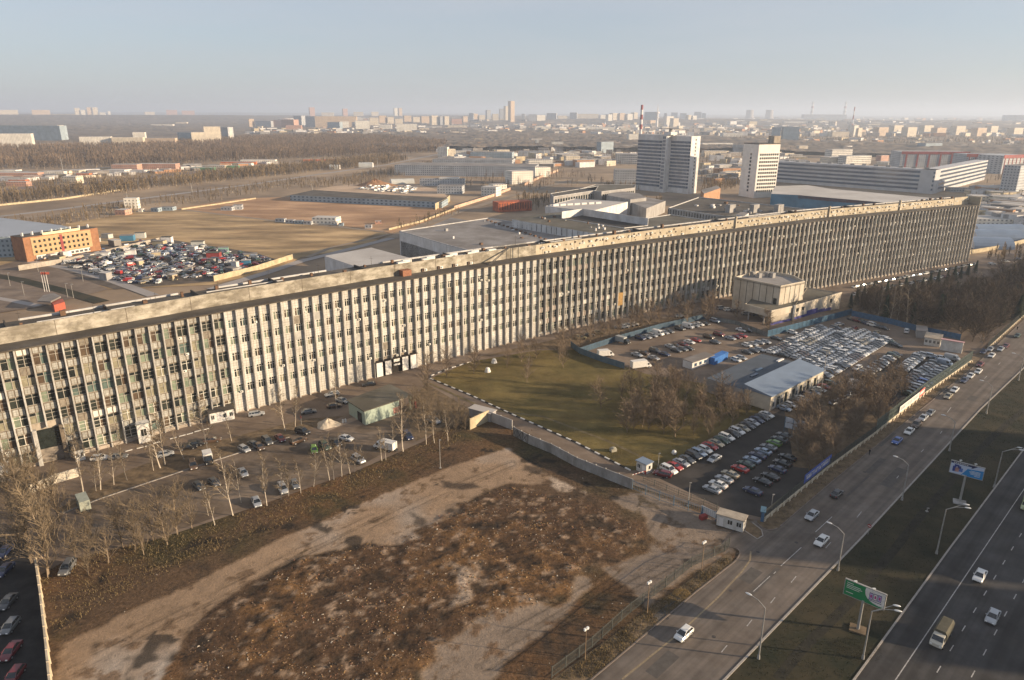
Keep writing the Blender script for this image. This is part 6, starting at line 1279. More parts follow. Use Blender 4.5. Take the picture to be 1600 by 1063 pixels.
def car_parts(ty):
    """returns list of (name, MB, slotmaterials, children) in local coords, nose towards +x"""
    d=CARS[ty]; w=d['w']; h=d['h']; body=MB()
    loft(body,[ringx(x,w*(0.93 if (abs(x)>d['L']/2-.12) else 1),zb,zm,zt,wt) for x,zb,zm,zt,wt in d['st']])
    parts=[]; wr=.32 if ty!='off-roader' else .37; glass=MB()
    if d['c']:
        a,b,c_,e_=d['c']; z0=d['belt']; wb=w*.90; wt=w*.70
        R_=[(a,-wb,z0),(c_,-wt,h-.05),(e_,-wt,h-.05),(b,-wb,z0-.02),(b,wb,z0-.02),(e_,wt,h-.05),(c_,wt,h-.05),(a,wb,z0)]
        k=len(glass.v); glass.v+=R_; glass.f+=[(k,k+3,k+2,k+1),(k+4,k+7,k+6,k+5),(k+3,k+4,k+5,k+2),(k+7,k,k+1,k+6)]; glass.m+=[0]*4
        # roof and pillars in paint
        k=len(body.v); m_=.04; RR=[(c_-.06,-wt-.02,h-.06),(e_+.06,-wt-.02,h-.06),(e_+.06,wt+.02,h-.06),(c_-.06,wt+.02,h-.06),(c_+.08,-wt+.10,h),(e_-.10,-wt+.10,h),(e_-.10,wt-.10,h),(c_+.08,wt-.10,h)]
        body.v+=RR; body.f+=[(k+4,k+5,k+6,k+7),(k,k+1,k+5,k+4),(k+1,k+2,k+6,k+5),(k+2,k+3,k+7,k+6),(k+3,k,k+4,k+7)]; body.m+=[0]*5
        for sgn in (-1,1):
            for (x0,x1) in ((a,c_),(b,e_)): body.tube((x0,sgn*(wb+.005),z0-.02),(x1,sgn*(wt+.005),h-.05),.045,.04,4)
            xm=(a+b)/2-.1; body.tube((xm,sgn*(wb+.005),z0-.02),(xm,sgn*(wt+.005),h-.05),.04,.035,4)
            if ty in('estate car','off-roader'): xm=a+.75; body.tube((xm,sgn*(wb+.005),z0-.02),(xm,sgn*(wt+.005),h-.05),.07,.06,4)
        body.box((b-.35,-w-.06),.16,.16,z0,z0+.14); body.box((b-.35,w+.06),.16,.16,z0,z0+.14)
    else:
        glass.v+=[(1.47,-.72,1.93),(1.47,.72,1.93),(1.97,.78,1.27),(1.97,-.78,1.27)]; glass.f.append((0,3,2,1)); glass.m.append(0)
        for s_ in (-1,1): k=len(glass.v); glass.v+=[(.55,s_*.99,1.28),(1.55,s_*.99,1.28),(1.25,s_*.90,1.85),(.55,s_*.90,1.85)]; glass.f.append((k,k+1,k+2,k+3) if s_<0 else (k+3,k+2,k+1,k)); glass.m.append(0)
    parts.append(('body',body,['P'])); parts.append(('windows',glass,[mGlassC]))
    L=d['L']; wx=L*.30
    for x in (wx,-wx):
        for s_ in (-1,1): m1=MB(); arch(m1,x,s_*(w-.10),wr,.24,0); arch(m1,x,s_*(w-.02),wr*.0+.19,.12,1,10); m1.v=[(a_,b_,c_+(wr-.19)*(0 if i<0 else 0)) for i,(a_,b_,c_) in enumerate(m1.v)]; 
        
    for x in (wx,-wx):
        for s_ in (-1,1):
            m1=MB(); y=s_*(w-.10); m1.tube((x,y-.12,wr),(x,y+.12,wr),wr,wr,14,0); m1.tube((x,y-.13,wr),(x,y+.13,wr),wr*.6,wr*.6,10,1); parts.append(('wheel',m1,[mTyre,mRim]))
    xf=d['st'][-1][0]; zf=d['st'][-1][3]; xr=d['st'][0][0]; zr=d['st'][1][2]
    for s_ in (-1,1):
        m1=MB(); m1.box((xf-.05,s_*w*.60),.16,.32,zf-.08,zf+.08); parts.append(('headlight',m1,[mLamp]))
        m1=MB(); m1.box((xr+.04,s_*w*.72),.12,.22,zr-.14,zr+.06); parts.append(('taillight',m1,[mTail]))
    for xx in (xf,xr): m1=MB(); m1.box((xx,0),.10,w*1.5,.30,.46); parts.append(('bumper',m1,[mTrim]))
    return parts
PROTO={}; JOINED={}
def localbuild(mb,name,mats): 
    return mb.build(name,mats)
for ty in CARS:
    pl=car_parts(ty); PROTO[ty]=[(n,[paint('white') if q=='P' else q for q in ms],mb) for n,mb,ms in pl]
    # joined low detail version
    J=MB(); sl=[paint('white'),mGlassC,mTyre,mLamp,mTail]
    for n,mb,ms in pl:
        mi={'body':0,'windows':1,'wheel':2,'headlight':3,'taillight':4,'bumper':2}[n]; k=len(J.v); J.v+=mb.v; J.f+=[tuple(i+k for i in f) for f in mb.f]; J.m+=[mi]*len(mb.f)
    o=J.build('parked_car',sl); JOINED[ty]=(o.data,J); bpy.data.objects.remove(o)
PMESH={}
for ty,pl in PROTO.items():
    L_=[]
    for n,ms,mb in pl: o=mb.build(n,ms); L_.append((n,o.data)); bpy.data.objects.remove(o)
    PMESH[ty]=L_
def addcar(ty,c,loc,ang,label,group,full,name='parked_car',cat='car'):
    name={'van':'parked_van'}.get(ty,name); cat={'van':'van'}.get(ty,cat)
    if not full:
        o=bpy.data.objects.new(name,JOINED[ty][0]); COL.objects.link(o); o.material_slots[0].link='OBJECT'; o.material_slots[0].material=paint(c); o.location=loc; o.rotation_euler=(0,0,R(ang)); return tag(o,label,cat,group)
    e=empty(name,loc,label,cat,group,R(ang))
    for n,me in PMESH[ty]:
        o=bpy.data.objects.new(n,me); COL.objects.link(o); o.parent=e
        if n=='body': o.material_slots[0].link='OBJECT'; o.material_slots[0].material=paint(c)
    return e
CL=[]   # (type, colour, x,y,z, angle, label, group)
def car(px,ty,c,ang,label,group=None,z=0.07): p=gat(*px); CL.append((ty,c,p.x,p.y,p.z+z,ang,label,group))
def row(pa,pb,n,ang,desc,end,cols,types=None,group=None,z=0.07,seed=0):
    desc=desc.replace('of the row beside','in the row beside').replace(' of the ',' of ').replace('sec','sec')
    """n cars evenly from pa to pb (photo pixels of their ground centres)"""
    r=random.Random(seed+int(pa[0])); A=gat(*pa); B=gat(*pb)
    for i in range(n):
        t=i/(n-1) if n>1 else 0; p=A.lerp(B,t); c=cols[i] if i<len(cols) else r.choice(cols); ty=types[i] if types and i<len(types) else r.choice(['sedan','sedan','hatchback','off-roader','estate car','sedan'])
        p+=Vector((r.uniform(-.12,.12),r.uniform(-.12,.12),0)); CL.append((ty,c,p.x,p.y,p.z+z,ang+r.uniform(-2,2),'%s %s, %s from the %s %s'%(c,ty.replace('off-roader','off-roader').replace('estate car','estate'),ordn(i),end,desc),group))
S_,H_,O_,E_,V_='sedan','hatchback','off-roader','estate car','van'
row((1044,738),(1197,651),19,-50,'of the row beside the lawn','lower end',['white','red','silver','dark grey','black','pale blue','white','red','beige','dark green','white','black','white','beige','dark grey','silver','dark blue','dark grey','white'],[O_,S_,S_,S_,O_,E_,H_,S_,S_,S_,E_,S_,E_,S_,S_,S_,S_,S_,S_],'cars in the row beside the lawn')
car((1116,720),S_,'silver',222,'silver sedan driving down the aisle of the shaded car park'); car((1035,744),E_,'dark red',150,'dark red car behind the barrier under thin trees')
row((1156,736),(1226,684),9,132,'of the middle row in the shaded car park','lower end',['red','dark green','pale blue','dark blue','pale blue','grey','green','dark grey','dark grey'],[S_,S_,S_,S_,S_,S_,H_,S_,S_],'cars in the middle row of the shaded car park')
row((1113,768),(1141,745),4,132,'of the short front row in the shaded car park','lower end',['silver','white','silver','beige'],[S_]*4,'cars in the short front row')
car((1176,771),S_,'dark blue',132,'single dark blue sedan at the lower right of the shaded car park')
row((1191,756),(1203,748),2,132,'of the black pair in the shaded car park','lower end',['black','black'],[S_,S_],'black pair')
row((1215,737),(1230,718),3,132,'of the dark trio under the trees','lower end',['dark blue','black','black'],[S_,S_,S_],'dark trio')
row((1225,641),(1297,603),9,-50,'along the front of the service shed','lower end',['pale blue','white','dark grey','white','dark blue','grey','white','red','dark green'],[S_,H_,S_,S_,O_,S_,S_,S_,O_],'cars along the service shed')
row((1304,632),(1330,618),3,35,'of the loose cars before the grey hut','left end',['silver','white','pale blue'],[S_,S_,E_],'loose cars by the hut')
car((1339,578),E_,'white',220,'white estate car alone on the aisle between the two full lots')
row((1331,501),(1380,515),7,-62,'of the row under the dark blue fence','left end',['dark grey','dark red','dark green','dark blue','white','dark grey','black'],[S_,O_,S_,S_,O_,S_,S_],'cars under the dark blue fence')
car((1311,509),S_,'silver',25,'silver sedan alone between the fence and the full lot'); car((1334,515),S_,'dark red',40,'dark red sedan leaving the fence row'); car((1369,522),S_,'beige',40,'small beige car in the open part of the lot'); car((1416,520),O_,'white',60,'white off-roader at the right end of the fence')
row((1384,533),(1400,542),4,-60,'of the small group near the cabins','left end',['white','white','dark green','dark grey'],[O_,O_,S_,S_],'group near the cabins')
# full lot: rows of new cars
lotpoly=[at(*p).xy for p in [(1288,592),(1381,537),(1372,526),(1345,518),(1288,512),(1238,521),(1222,534),(1193,548),(1201,554),(1250,566)]]
ca=Vector(at(1296,586)).to_2d(); cb=Vector(at(1377,537)).to_2d(); rd=(cb-ca).normalized(); rn_=Vector((-rd.y,rd.x)); rr=random.Random(8)
newcols=['white','silver','white','black','dark grey','silver','white','silver','white','brown','silver','black','white','beige']
for k in range(10):
    i=0
    for j in range(-40,60):
        q=ca+rd*(j*2.28)+rn_*(k*4.95)
        if inpoly(q.x,q.y,lotpoly):
            run=((j//3)+k*5)%7; c=newcols[(run*3+k)%14] if rr.random()<.6 else rr.choice(newcols)
            ang=math.degrees(math.atan2(rd.y,rd.x))-90
            CL.append((rr.choice([S_,S_,H_,O_,S_]) ,c,q.x,q.y,.07,ang+rr.uniform(-2,2),'%s car, %s from the left in the %s row of the full lot'%(c,ordn(i),ordn(k)),'new cars packed in the full lot')); i+=1
for k,(x,y) in enumerate([(1167,542),(1176,540),(1186,538),(1196,537),(1167,553),(1177,551),(1186,549),(1150,565),(1158,562),(1212,531)]): car((x,y),rr.choice([S_,H_]),rr.choice(['white','silver','white','dark grey']),-50+rr.uniform(-12,12),'%s of the loose cars between the upper lot and the full lot'%ordn(k),'loose cars left of the full lot')
sec='by the mesh fence'
row((1350,588),(1399,556),11,-48,'of row one '+sec,'lower end',['grey','beige','silver','silver','dark grey','dark grey','silver','black','white','dark green','black'],None,'cars of the second lot'); row((1408,581),(1434,561),8,-48,'of row two '+sec,'lower end',['dark grey','silver','white','silver','white','white','dark grey','silver'],None,'cars of the second lot')
row((1418,600),(1463,568),12,-48,'of row three '+sec,'lower end',['grey','brown','black','brown','silver','dark grey','black','silver','brown','silver','dark grey','black'],None,'cars of the second lot'); row((1420,618),(1477,579),13,-48,'of row four '+sec,'lower end',['dark green','black','black','silver','pale blue','blue','grey','dark grey','grey','black','silver','dark grey','silver'],None,'cars of the second lot')
row((1437,557),(1470,562),5,-48,'of the short top row '+sec,'left end',['white','silver','pale blue','silver','white'],None,'cars of the second lot')
car((1476,571),V_,'pale blue',-48,'pale blue van parked behind the mesh fence, lower one'); car((1487,563),V_,'silver',-48,'silver van parked behind the mesh fence, upper one')
# upper lot
up1=[((1000,531),O_,'dark blue'),((1010,529),S_,'silver'),((1019,526.5),E_,'silver'),((1028,524),V_,'white'),((1037,522),S_,'silver'),((1045,520),S_,'grey'),((1062,516),O_,'dark grey'),((1075,513),V_,'white'),((1085,511),S_,'silver'),((1092,509),S_,'white'),((1101,508),S_,'dark grey'),((1117,504),O_,'pale blue')]
for k,(p,ty,c) in enumerate(up1): car(p,ty,c,-47,'%s %s, %s from the left along the blue fence'%(c,ty,ordn(k)),'cars along the blue fence of the upper lot')
up2=[((995,557),S_,'silver'),((1006,554),S_,'brown'),((1023,551),O_,'dark grey'),((1021,562),S_,'silver'),((1038,556),S_,'dark blue'),((1047,544),S_,'silver'),((1056,550),S_,'dark grey'),((1056,543),S_,'brown'),((1066,548),S_,'grey'),((1067,541),S_,'dark red'),((1075,547),S_,'black')]
for k,(p,ty,c) in enumerate(up2): car(p,ty,c,-47,'%s %s, %s from the left in the middle cluster of the upper lot'%(c,ty.split()[0],ordn(k)),'middle cluster of the upper lot')
up3=[((1077,537),S_,'white'),((1087,534),S_,'red'),((1107,529),O_,'brown'),((1123,525),O_,'dark red'),((1117,537),S_,'grey'),((1141,531),S_,'silver'),((1150,529),S_,'dark red'),((1159,527),S_,'red'),((1158,518),S_,'white'),((1167,519),O_,'black')]
for k,(p,ty,c) in enumerate(up3): car(p,ty,c,-47,'%s %s, %s from the left in the right cluster of the upper lot'%(c,ty.split()[0],ordn(k)),'right cluster of the upper lot')
row((907,530),(934,522),3,0,'between the blue fence and the facade','left end',['khaki','black','khaki'],[O_,S_,E_],'cars before the facade'); row((968,514),(990,509),4,-10,'of the cars half hidden by trees at the facade','left end',['silver','white','silver','white'],None,'cars hidden by trees')
car((1074,492),E_,'khaki',10,'khaki estate car on the facade road near the hall'); car((1062,496),S_,'silver',10,'silver sedan on the facade road near the hall'); row((1127,484),(1148,488),3,20,'left of the assembly hall porch','left end',['silver','white','grey'],None,'cars left of the hall'); row((1165,492),(1196,495),3,10,'under the hall canopy','left end',['silver','dark grey','black'],None,'cars by the canopy')
# left car park
lft=[((156,719),H_,'white',15),((185,717),S_,'grey',15),((259,713),H_,'silver',30),((294,702),S_,'black',20),((306,697),S_,'black',20),((332,691),S_,'brown',20),((302,731),O_,'brown',-60),((382,705),H_,'silver',-40),((397,698),S_,'dark grey',-40),((380,742),S_,'silver',-55),((335,757),S_,'dark grey',-45),((311,763),S_,'dark grey',-45),
((405,701),S_,'brown',-50),((418,693),O_,'dark grey',-50),((438,688),S_,'dark red',-50),((466,692),O_,'brown',50),((473,678),O_,'black',-30),((491,706),H_,'green',-70),((508,701),O_,'dark green',-50),((525,695),S_,'black',-50),((541,688),S_,'white',-25),((560,722),O_,'silver',-45),((637,685),O_,'dark blue',-60),((677,661),O_,'silver',-40),((442,768),O_,'silver',-60),((461,760),S_,'grey',-60),((401,788),S_,'silver',-60),((106,892),O_,'grey',-80),
((577,603),S_,'black',200),((519,619),E_,'silver',205),((535,629),S_,'silver',-30),((522,637),S_,'brown',20),((482,646),S_,'grey',20),((401,650),E_,'silver',25)]
for k,(p,ty,c,a) in enumerate(lft): car(p,ty,c,a,'%s %s, %s of those scattered over the left car park'%(c,ty,ordn(k)),'cars scattered over the left car park')
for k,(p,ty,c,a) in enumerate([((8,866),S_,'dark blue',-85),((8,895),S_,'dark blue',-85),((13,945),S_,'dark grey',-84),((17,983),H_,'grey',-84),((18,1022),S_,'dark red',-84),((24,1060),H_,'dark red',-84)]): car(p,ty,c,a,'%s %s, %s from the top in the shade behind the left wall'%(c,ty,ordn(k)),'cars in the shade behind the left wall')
# traffic
tr=[((1068,995),H_,'white'),((1283,849),S_,'white'),((1268,809),S_,'silver'),((1307,775),S_,'black'),((1401,692),S_,'blue'),((1420,677),S_,'white'),((1431,667),O_,'brown'),((1442,656),S_,'silver'),((1453,648),S_,'grey'),((1481,622),S_,'beige'),((1491,612),S_,'white'),((1506,597),S_,'dark blue'),((1516,590),S_,'white'),((1528,583),S_,'white'),((1531,572),S_,'dark red'),((1536,552),S_,'dark blue'),((1547,548),S_,'silver'),((1549,558),S_,'white'),((1563,548),S_,'silver'),((1571,543),S_,'dark red'),((1589,527),S_,'dark green')]
for k,(p,ty,c) in enumerate(tr): car(p,ty,c,225.2 if k!=3 else 45,'%s %s, %s from the bottom on the near road'%(c,ty,ordn(k)),'cars on the near road',0.075)
car((1530,904),S_,'white',225,'white boxy sedan driving on the highway',None,0.078); car((1550,968),S_,'silver',225,'silver sedan on the highway beside the beige truck',None,0.078)
row((1336,450),(1522,415),19,205,'along the foot of the long block at its right end','left end',['white','silver','grey','dark grey'],None,'cars along the right end of the long block'); row((1335,462),(1505,428),26,215,'of the row under the spruces','left end',['silver','dark grey','white','grey','black','dark red'],None,'cars under the spruces'); row((1550,414),(1590,406),3,0,'on the road beyond the end of the long block','left end',['white','white','silver'],None,'cars beyond the block')
CL=[(c[0],c[1],c[2],c[3],c[4],c[5],c[6] if len(c[6].split())<=16 else c[6].replace('estate car','estate').replace(' of the ',' in ').replace('in the ','in '),c[7]) for c in CL]
for c in CL:
    if len(c[6].split())>16: print('LONG',c[6])
CL.sort(key=lambda c:c[2]**2+c[3]**2); print('cars',len(CL))
seen={}
for k,(ty,c,x,y,z,a,lb,g_) in enumerate(CL[:299]):
    addcar(ty,c,(x,y,z),a,lb,g_,full=(k<75 or x*x+y*y<190**2))
def merged(L,name,label,cat):
    by={}
    V=[];F=[];MI=[]; mats=[]; off_=0
    for ty,c,x,y,z,a in L:
        me,J=JOINED[ty]; pm_=paint(c)
        if pm_ not in mats: mats.append(pm_)
        pi=mats.index(pm_); ca_,sa_=math.cos(R(a)),math.sin(R(a)); arr=np.array(J.v); W=np.empty_like(arr); W[:,0]=x+arr[:,0]*ca_-arr[:,1]*sa_; W[:,1]=y+arr[:,0]*sa_+arr[:,1]*ca_; W[:,2]=z+arr[:,2]; V.append(W)
        F+=[tuple(i+off_ for i in f) for f in J.f]; MI+=[(m_ if m_ else -1-pi) for m_ in J.m]; off_+=len(arr)
    allm=[mGlassC,mTyre,mLamp,mTail]+mats; MI=[(m_-1) if m_>0 else 4+(-m_-1) for m_ in MI]
    me=bpy.data.meshes.new(name); me.from_pydata(np.concatenate(V).tolist(),[],F)
    for q in allm: me.materials.append(q)
    me.polygons.foreach_set('material_index',MI); me.update(); o=bpy.data.objects.new(name,me); COL.objects.link(o); return tag(o,label,cat,kind='stuff')
if len(CL)>299: merged([(c[0],c[1],c[2],c[3],c[4],c[5]) for c in CL[299:]],'parked_car','the farthest small cars parked along the right end of the long block and the lots','cars')
# scrapyard wrecks and the far lot
L=[]; r=random.Random(77); sp=[at(*p,ZF).xy for p in [(88,415),(140,400),(170,392),(230,378),(300,385),(392,400),(425,408),(345,432),(270,441),(232,446),(190,440),(140,425)]]
xs_=[p.x for p in sp]; ys_=[p.y for p in sp]
while len(L)<620:
    x=r.uniform(min(xs_),max(xs_)); y=r.uniform(min(ys_),max(ys_))
    if inpoly(x,y,sp): L.append((r.choice([S_,H_,S_,E_,O_,V_]),r.choice(['white','silver','black','dark red','dark blue','grey','silver','grey','dark green','white','brown','beige','dark grey','white','silver','red']),x,y,ZF+r.choice([0,0,0,1.3]),r.uniform(0,360)))
merged(L,'wrecked_car','hundreds of wrecked cars heaped across the scrapyard','wrecked cars')
L=[]; sp=[at(*p,ZF).xy for p in [(560,295),(572,291),(640,291),(655,295),(640,303),(600,301)]]; xs_=[p.x for p in sp]; ys_=[p.y for p in sp]
while len(L)<110:
    x=r.uniform(min(xs_),max(xs_)); y=r.uniform(min(ys_),max(ys_))
    if inpoly(x,y,sp): L.append((r.choice([S_,H_,V_,O_]),r.choice(['white','white','silver','grey']),x,y,ZF,40+r.choice([0,180])))
merged(L,'yard_car','pale cars parked in the distant storage yard','cars')
# --- trucks
def truck(px,ang,label,boxc,cabc,L=6.5,h=3.0,scale=1.0,canvas=False,z=0.07,name='truck',gz_=0.0):
    A=at(*px,gz_); A.z+=z; e=empty(name,A,label,name.replace('_',' ').split()[-1],rz=R(ang)); s=scale
    def lp(n,mb,ms): o=mb.build(n,ms); o.parent=e; return o
    w_=1.05*s; mb=MB(); x0=-L/2; x1=L/2-1.9
    if canvas: loft(mb,[[(x,-w_,.9),(x,-w_,h*.82),(x,-w_*.7,h),(x,w_*.7,h),(x,w_,h*.82),(x,w_,.9)][::-1] for x in (x0,x0+(x1-x0)*.5,x1)])
    else:
        mb.box(((x0+x1)/2,0),x1-x0,2*w_,.75,h)
        for k in range(7): mb.box((x0+(x1-x0)*(k+.5)/7,w_+.015),.05,.03,.8,h-.05); mb.box((x0+(x1-x0)*(k+.5)/7,-w_-.015),.05,.03,.8,h-.05)
    lp('cargo_box',mb,boxc); mb=MB(); mb.box((x0+L*.35,0),L*.9,w_*1.1,.45,.75); lp('chassis',mb,mTrim)
    mb=MB(); loft(mb,[ringx(L/2-1.85,w_*.93,.45,1.3,2.15,w_*.80),ringx(L/2-.95,w_*.93,.45,1.3,2.15,w_*.80),ringx(L/2-.45,w_*.93,.45,1.25,1.35,w_*.88),ringx(L/2,w_*.90,.5,.9,1.05,w_*.82)]); c_=lp('cab',mb,cabc)
    mb=MB(); mb.v+=[(L/2-.93,-w_*.74,2.08),(L/2-.93,w_*.74,2.08),(L/2-.45,w_*.80,1.42),(L/2-.45,-w_*.80,1.42)]; mb.v=[(a+.02,b,c+.02) for a,b,c in mb.v]; mb.f.append((0,3,2,1)); mb.m.append(0)
    for s_ in (-1,1): mb.obox((L/2-1.6,s_*(w_*.935),1.35),Vector((.75,0,0)),Vector((0,s_*.02,0)),Vector((0,s_*-.08,.62)))
    o=lp('windscreen',mb,mGlassC)
    for x in (L/2-1.0,-L/2+1.2):
        for s_ in (-1,1): mb=MB(); y=s_*(w_-.14); mb.tube((x,y-.14,.4),(x,y+.14,.4),.4,.4,14,0); mb.tube((x,y-.15,.4),(x,y+.15,.4),.22,.22,10,1); lp('wheel',mb,[mTyre,mRim])
    for s_ in (-1,1): mb=MB(); mb.box((L/2+.02,s_*w_*.65),.08,.28,.75,.95); lp('headlight',mb,mLamp)
    return e
mCanv=M('canvas_khaki',(0.085,0.078,0.055),0.9,0.15,1.0); mCabW=M('cab_beige',(0.48,0.45,0.38),0.45,0); mBoxB=M('box_pale_green',(0.30,0.32,0.27),0.7,0.15,0.8)
truck((1469,1000),225,'beige cab truck with a khaki canvas back on the highway',mCanv,mCabW,6.4,2.6,canvas=True,z=.078)
truck((1606,792),225,'pale green truck cut by the right edge on the highway',M('truck_green',(0.28,0.32,0.16),0.6,0.1,1),M('cab_green',(0.42,0.46,0.26),0.45,0),7,3.0,z=.078)
truck((131,793),130,'grey roofed box truck standing in the left car park',mBoxB,mBoxB,6.6,3.0); truck((326,723),-60,'small dark cab truck with a white box in the left car park',mWhite,mTrim,5.0,2.6)
truck((602,703),155,'white delivery van with its back to the building site',mWhite,mWhite,6.2,2.7,name='delivery_van'); truck((1001,576),20,'large white box truck beside the upper lot fence',mWhite,mWhite,7.5,3.1,name='box_truck'); truck((946,558),15,'white van truck in the corner of the upper lot',mWhite,mWhite,6.0,2.8,name='delivery_van')
truck((973,537),-45,'grey lorry near the left end of the blue fence',M('lorry_grey',(0.30,0.31,0.30),0.6,0.1,1),mTrim,6.0,2.7)
# ================================================================= TREES
mBirch=M('birch_bark',(0.37,0.32,0.26),0.85,0.25,2.5); mBark=M('brown_bark',(0.19,0.145,0.10),0.9,0.25,1.5); mTwig=M('bare_twigs',(0.17,0.125,0.085),0.9,0.25,0.3); mTwigG=M('grey_twigs',(0.155,0.118,0.075),0.9,0.25,0.3); mTwigD=M('dark_twigs',(0.070,0.050,0.034),0.9,0.25,0.3); mNeed=M('spruce_needles',(0.016,0.030,0.014),0.9,0.35,0.6)
def seg_mesh(segs):
    """segs: array (n,8) p0,p1,r0,r1 -> 3-sided tapered sticks"""
    s=np.array(segs,dtype=np.float64); p0=s[:,0:3]; p1=s[:,3:6]; r0=s[:,6:7]; r1=s[:,7:8]; d=p1-p0; d/=np.maximum(np.linalg.norm(d,axis=1,keepdims=True),1e-9)
    ref=np.where(np.abs(d[:,2:3])<.9,np.array([[0,0,1.]]),np.array([[1.,0,0]])); a=np.cross(d,ref); a/=np.linalg.norm(a,axis=1,keepdims=True); b=np.cross(d,a)
    V=[]; 
    for k in range(3): t=2*math.pi*k/3; V.append(p0+(a*math.cos(t)+b*math.sin(t))*r0)
    for k in range(3): t=2*math.pi*k/3; V.append(p1+(a*math.cos(t)+b*math.sin(t))*r1)
    V=np.stack(V,1).reshape(-1,3); n=len(s); base=(np.arange(n)*6)[:,None]
    F=np.concatenate([base+np.array([[k,(k+1)%3,3+(k+1)%3,3+k]]) for k in range(3)],0); return V,F
def grow(r,h,kind,ml=3):
    tr=[]; tw=[]
    def branch(p,d,L,rad,lev,maxlev):
        n=3 if lev<2 else 2; q=p; dd=d
        for i in range(n):
            jit=0.16 if lev else 0.05
            dd=(dd+Vector((r.uniform(-jit,jit),r.uniform(-jit,jit),r.uniform(-jit*.5,jit*.6 if kind!='birch' or lev<2 else 0.02)))).normalized()
            if kind=='birch' and lev>=2: dd=(dd+Vector((0,0,-0.14))).normalized()
            q2=q+dd*(L/n); ra=rad*(1-i/n*.6); rb=rad*(1-(i+1)/n*.6); (tr if lev<=1 else tw).append((*q,*q2,max(ra,.022 if lev>=3 else .035),max(rb,.014 if lev>=3 else .028)))
            if lev<maxlev:
                k={0:0,1:2,2:1,3:1}[lev] if lev else 0
                for _ in range(k+ (1 if r.random()<.5 else 0)): side(q.lerp(q2,r.random()),dd,L*.52,ra*.5,lev+1,maxlev)
            q=q2
        return q,dd
    def side(p,d,L,rad,lev,maxlev):
        a=r.uniform(0,6.28); t=Vector((math.cos(a),math.sin(a),0)); sp={'birch':.8,'brown':1.0,'poplar':.8}[kind]
        nd=(d*(1-.35*sp)+t*sp*r.uniform(.6,1.1)+Vector((0,0,.25))).normalized(); branch(p,nd,L*r.uniform(.7,1.2),rad,lev,maxlev)
    # trunk
    p=Vector((0,0,-.3)); d=Vector((r.uniform(-.10,.10),r.uniform(-.10,.10),1)).normalized(); n=9; rad=(h*.011+.02) if kind=='birch' else h*.015+.035; top=h
    for i in range(n):
        d=(d+Vector((r.uniform(-.06,.06),r.uniform(-.06,.06),.02))).normalized(); q=p+d*((h+.3)/n); ra=rad*(1-i/n*.85); rb=rad*(1-(i+1)/n*.85); tr.append((*p,*q,ra,rb))
        start={'birch':2,'brown':1,'poplar':1}[kind]
        if i>=start:
            f=(i-start)/(n-start); L={'birch':h*.26*(1-f*.6),'brown':h*.46*(1-f*.5),'poplar':h*.44*(1-f*.45)}[kind]
            for _ in range({'birch':2,'brown':4,'poplar':3}[kind]): side(p.lerp(q,r.random()),d,L,ra*.5,1,ml)
        p=q
    return tr,tw
TREES={}
def treeproto(kind,k,h,tm,wm,key=None,ml=3):
    r=random.Random(hash((kind,k))%1000+k*17 if False else 100*k+len(kind)); a,b=grow(r,h,kind,ml)
    V,F=seg_mesh(a); o1=npmesh('trunk',V,F,tm); V,F=seg_mesh(b); o2=npmesh('crown',V,F,wm)
    TREES.setdefault(key or kind,[]).append((o1.data,o2.data,h)); bpy.data.objects.remove(o1); bpy.data.objects.remove(o2)
for k in range(5): treeproto('birch',k,12,mBirch,mTwigG)
for k in range(6): treeproto('brown',k+5,9,mBark,mTwig,None,3 if k<2 else 2)
for k in range(5): treeproto('poplar',k+12,11,mBark,mTwigG,None,3 if k<3 else 2)
for k in range(5): treeproto('brown',k+20,10,mBark,mTwigD,'dark')
def spruce(k,h=9):
    r=random.Random(k); V=[];F=[]; n=900
    for i in range(n):
        t=r.random()**.8; z=h*(.08+.92*t); R0=(1-t)*h*.22*(1-.35*((t*9)%1))+.1; a=r.uniform(0,6.28); x,y=R0*math.cos(a),R0*math.sin(a); s=.5; k_=len(V)
        dx,dy=math.cos(a),math.sin(a); V+=[(x*.3,y*.3,z+.1),(x+dx*.1-dy*.18,y+dy*.1+dx*.18,z-.25),(x+dx*.25+dy*.18,y+dy*.25-dx*.18,z-.32)]; F.append((k_,k_+1,k_+2))
    o2=npmesh('foliage',V,F,mNeed); V,F=seg_mesh([(0,0,-.3,0,0,h,.16,.03)]); o1=npmesh('trunk',V,F,mBark); TREES.setdefault('spruce',[]).append((o1.data,o2.data,h)); bpy.data.objects.remove(o1); bpy.data.objects.remove(o2)
for k in range(3): spruce(k)
rt_=random.Random(99)
def tree(kind,p,h,label,group=None,name=None,cat='tree'):
    tm,cm,h0=rt_.choice(TREES[kind]); e=bpy.data.objects.new(name or {'birch':'birch_tree','brown':'bare_tree','poplar':'bare_tree','dark':'bare_tree','spruce':'spruce_tree'}[kind],None); COL.objects.link(e); e.location=p; e.rotation_euler=(rt_.uniform(-.07,.07),rt_.uniform(-.07,.07),rt_.uniform(0,6.28)); s=h/h0; wd=s*rt_.uniform(.75,1.15); e.scale=(wd,wd,s); tag(e,label,cat,group)
    for nm,me in (('trunk',tm),('crown' if kind!='spruce' else 'foliage',cm)): o=bpy.data.objects.new(nm,me); COL.objects.link(o); o.parent=e
    return e
def treelist(kind,L,hs,desc,group):
    L=sorted(L)
    for k,q in enumerate(L):
        h=(q[2]*rt_.uniform(1.0,1.35) if kind=='birch' else q[2]*rt_.uniform(.85,1.2)) if len(q)>2 else rt_.uniform(*hs); tree(kind,gat(q[0],q[1]),h,'%s, %s from the left'%(desc,ordn(k)),group)
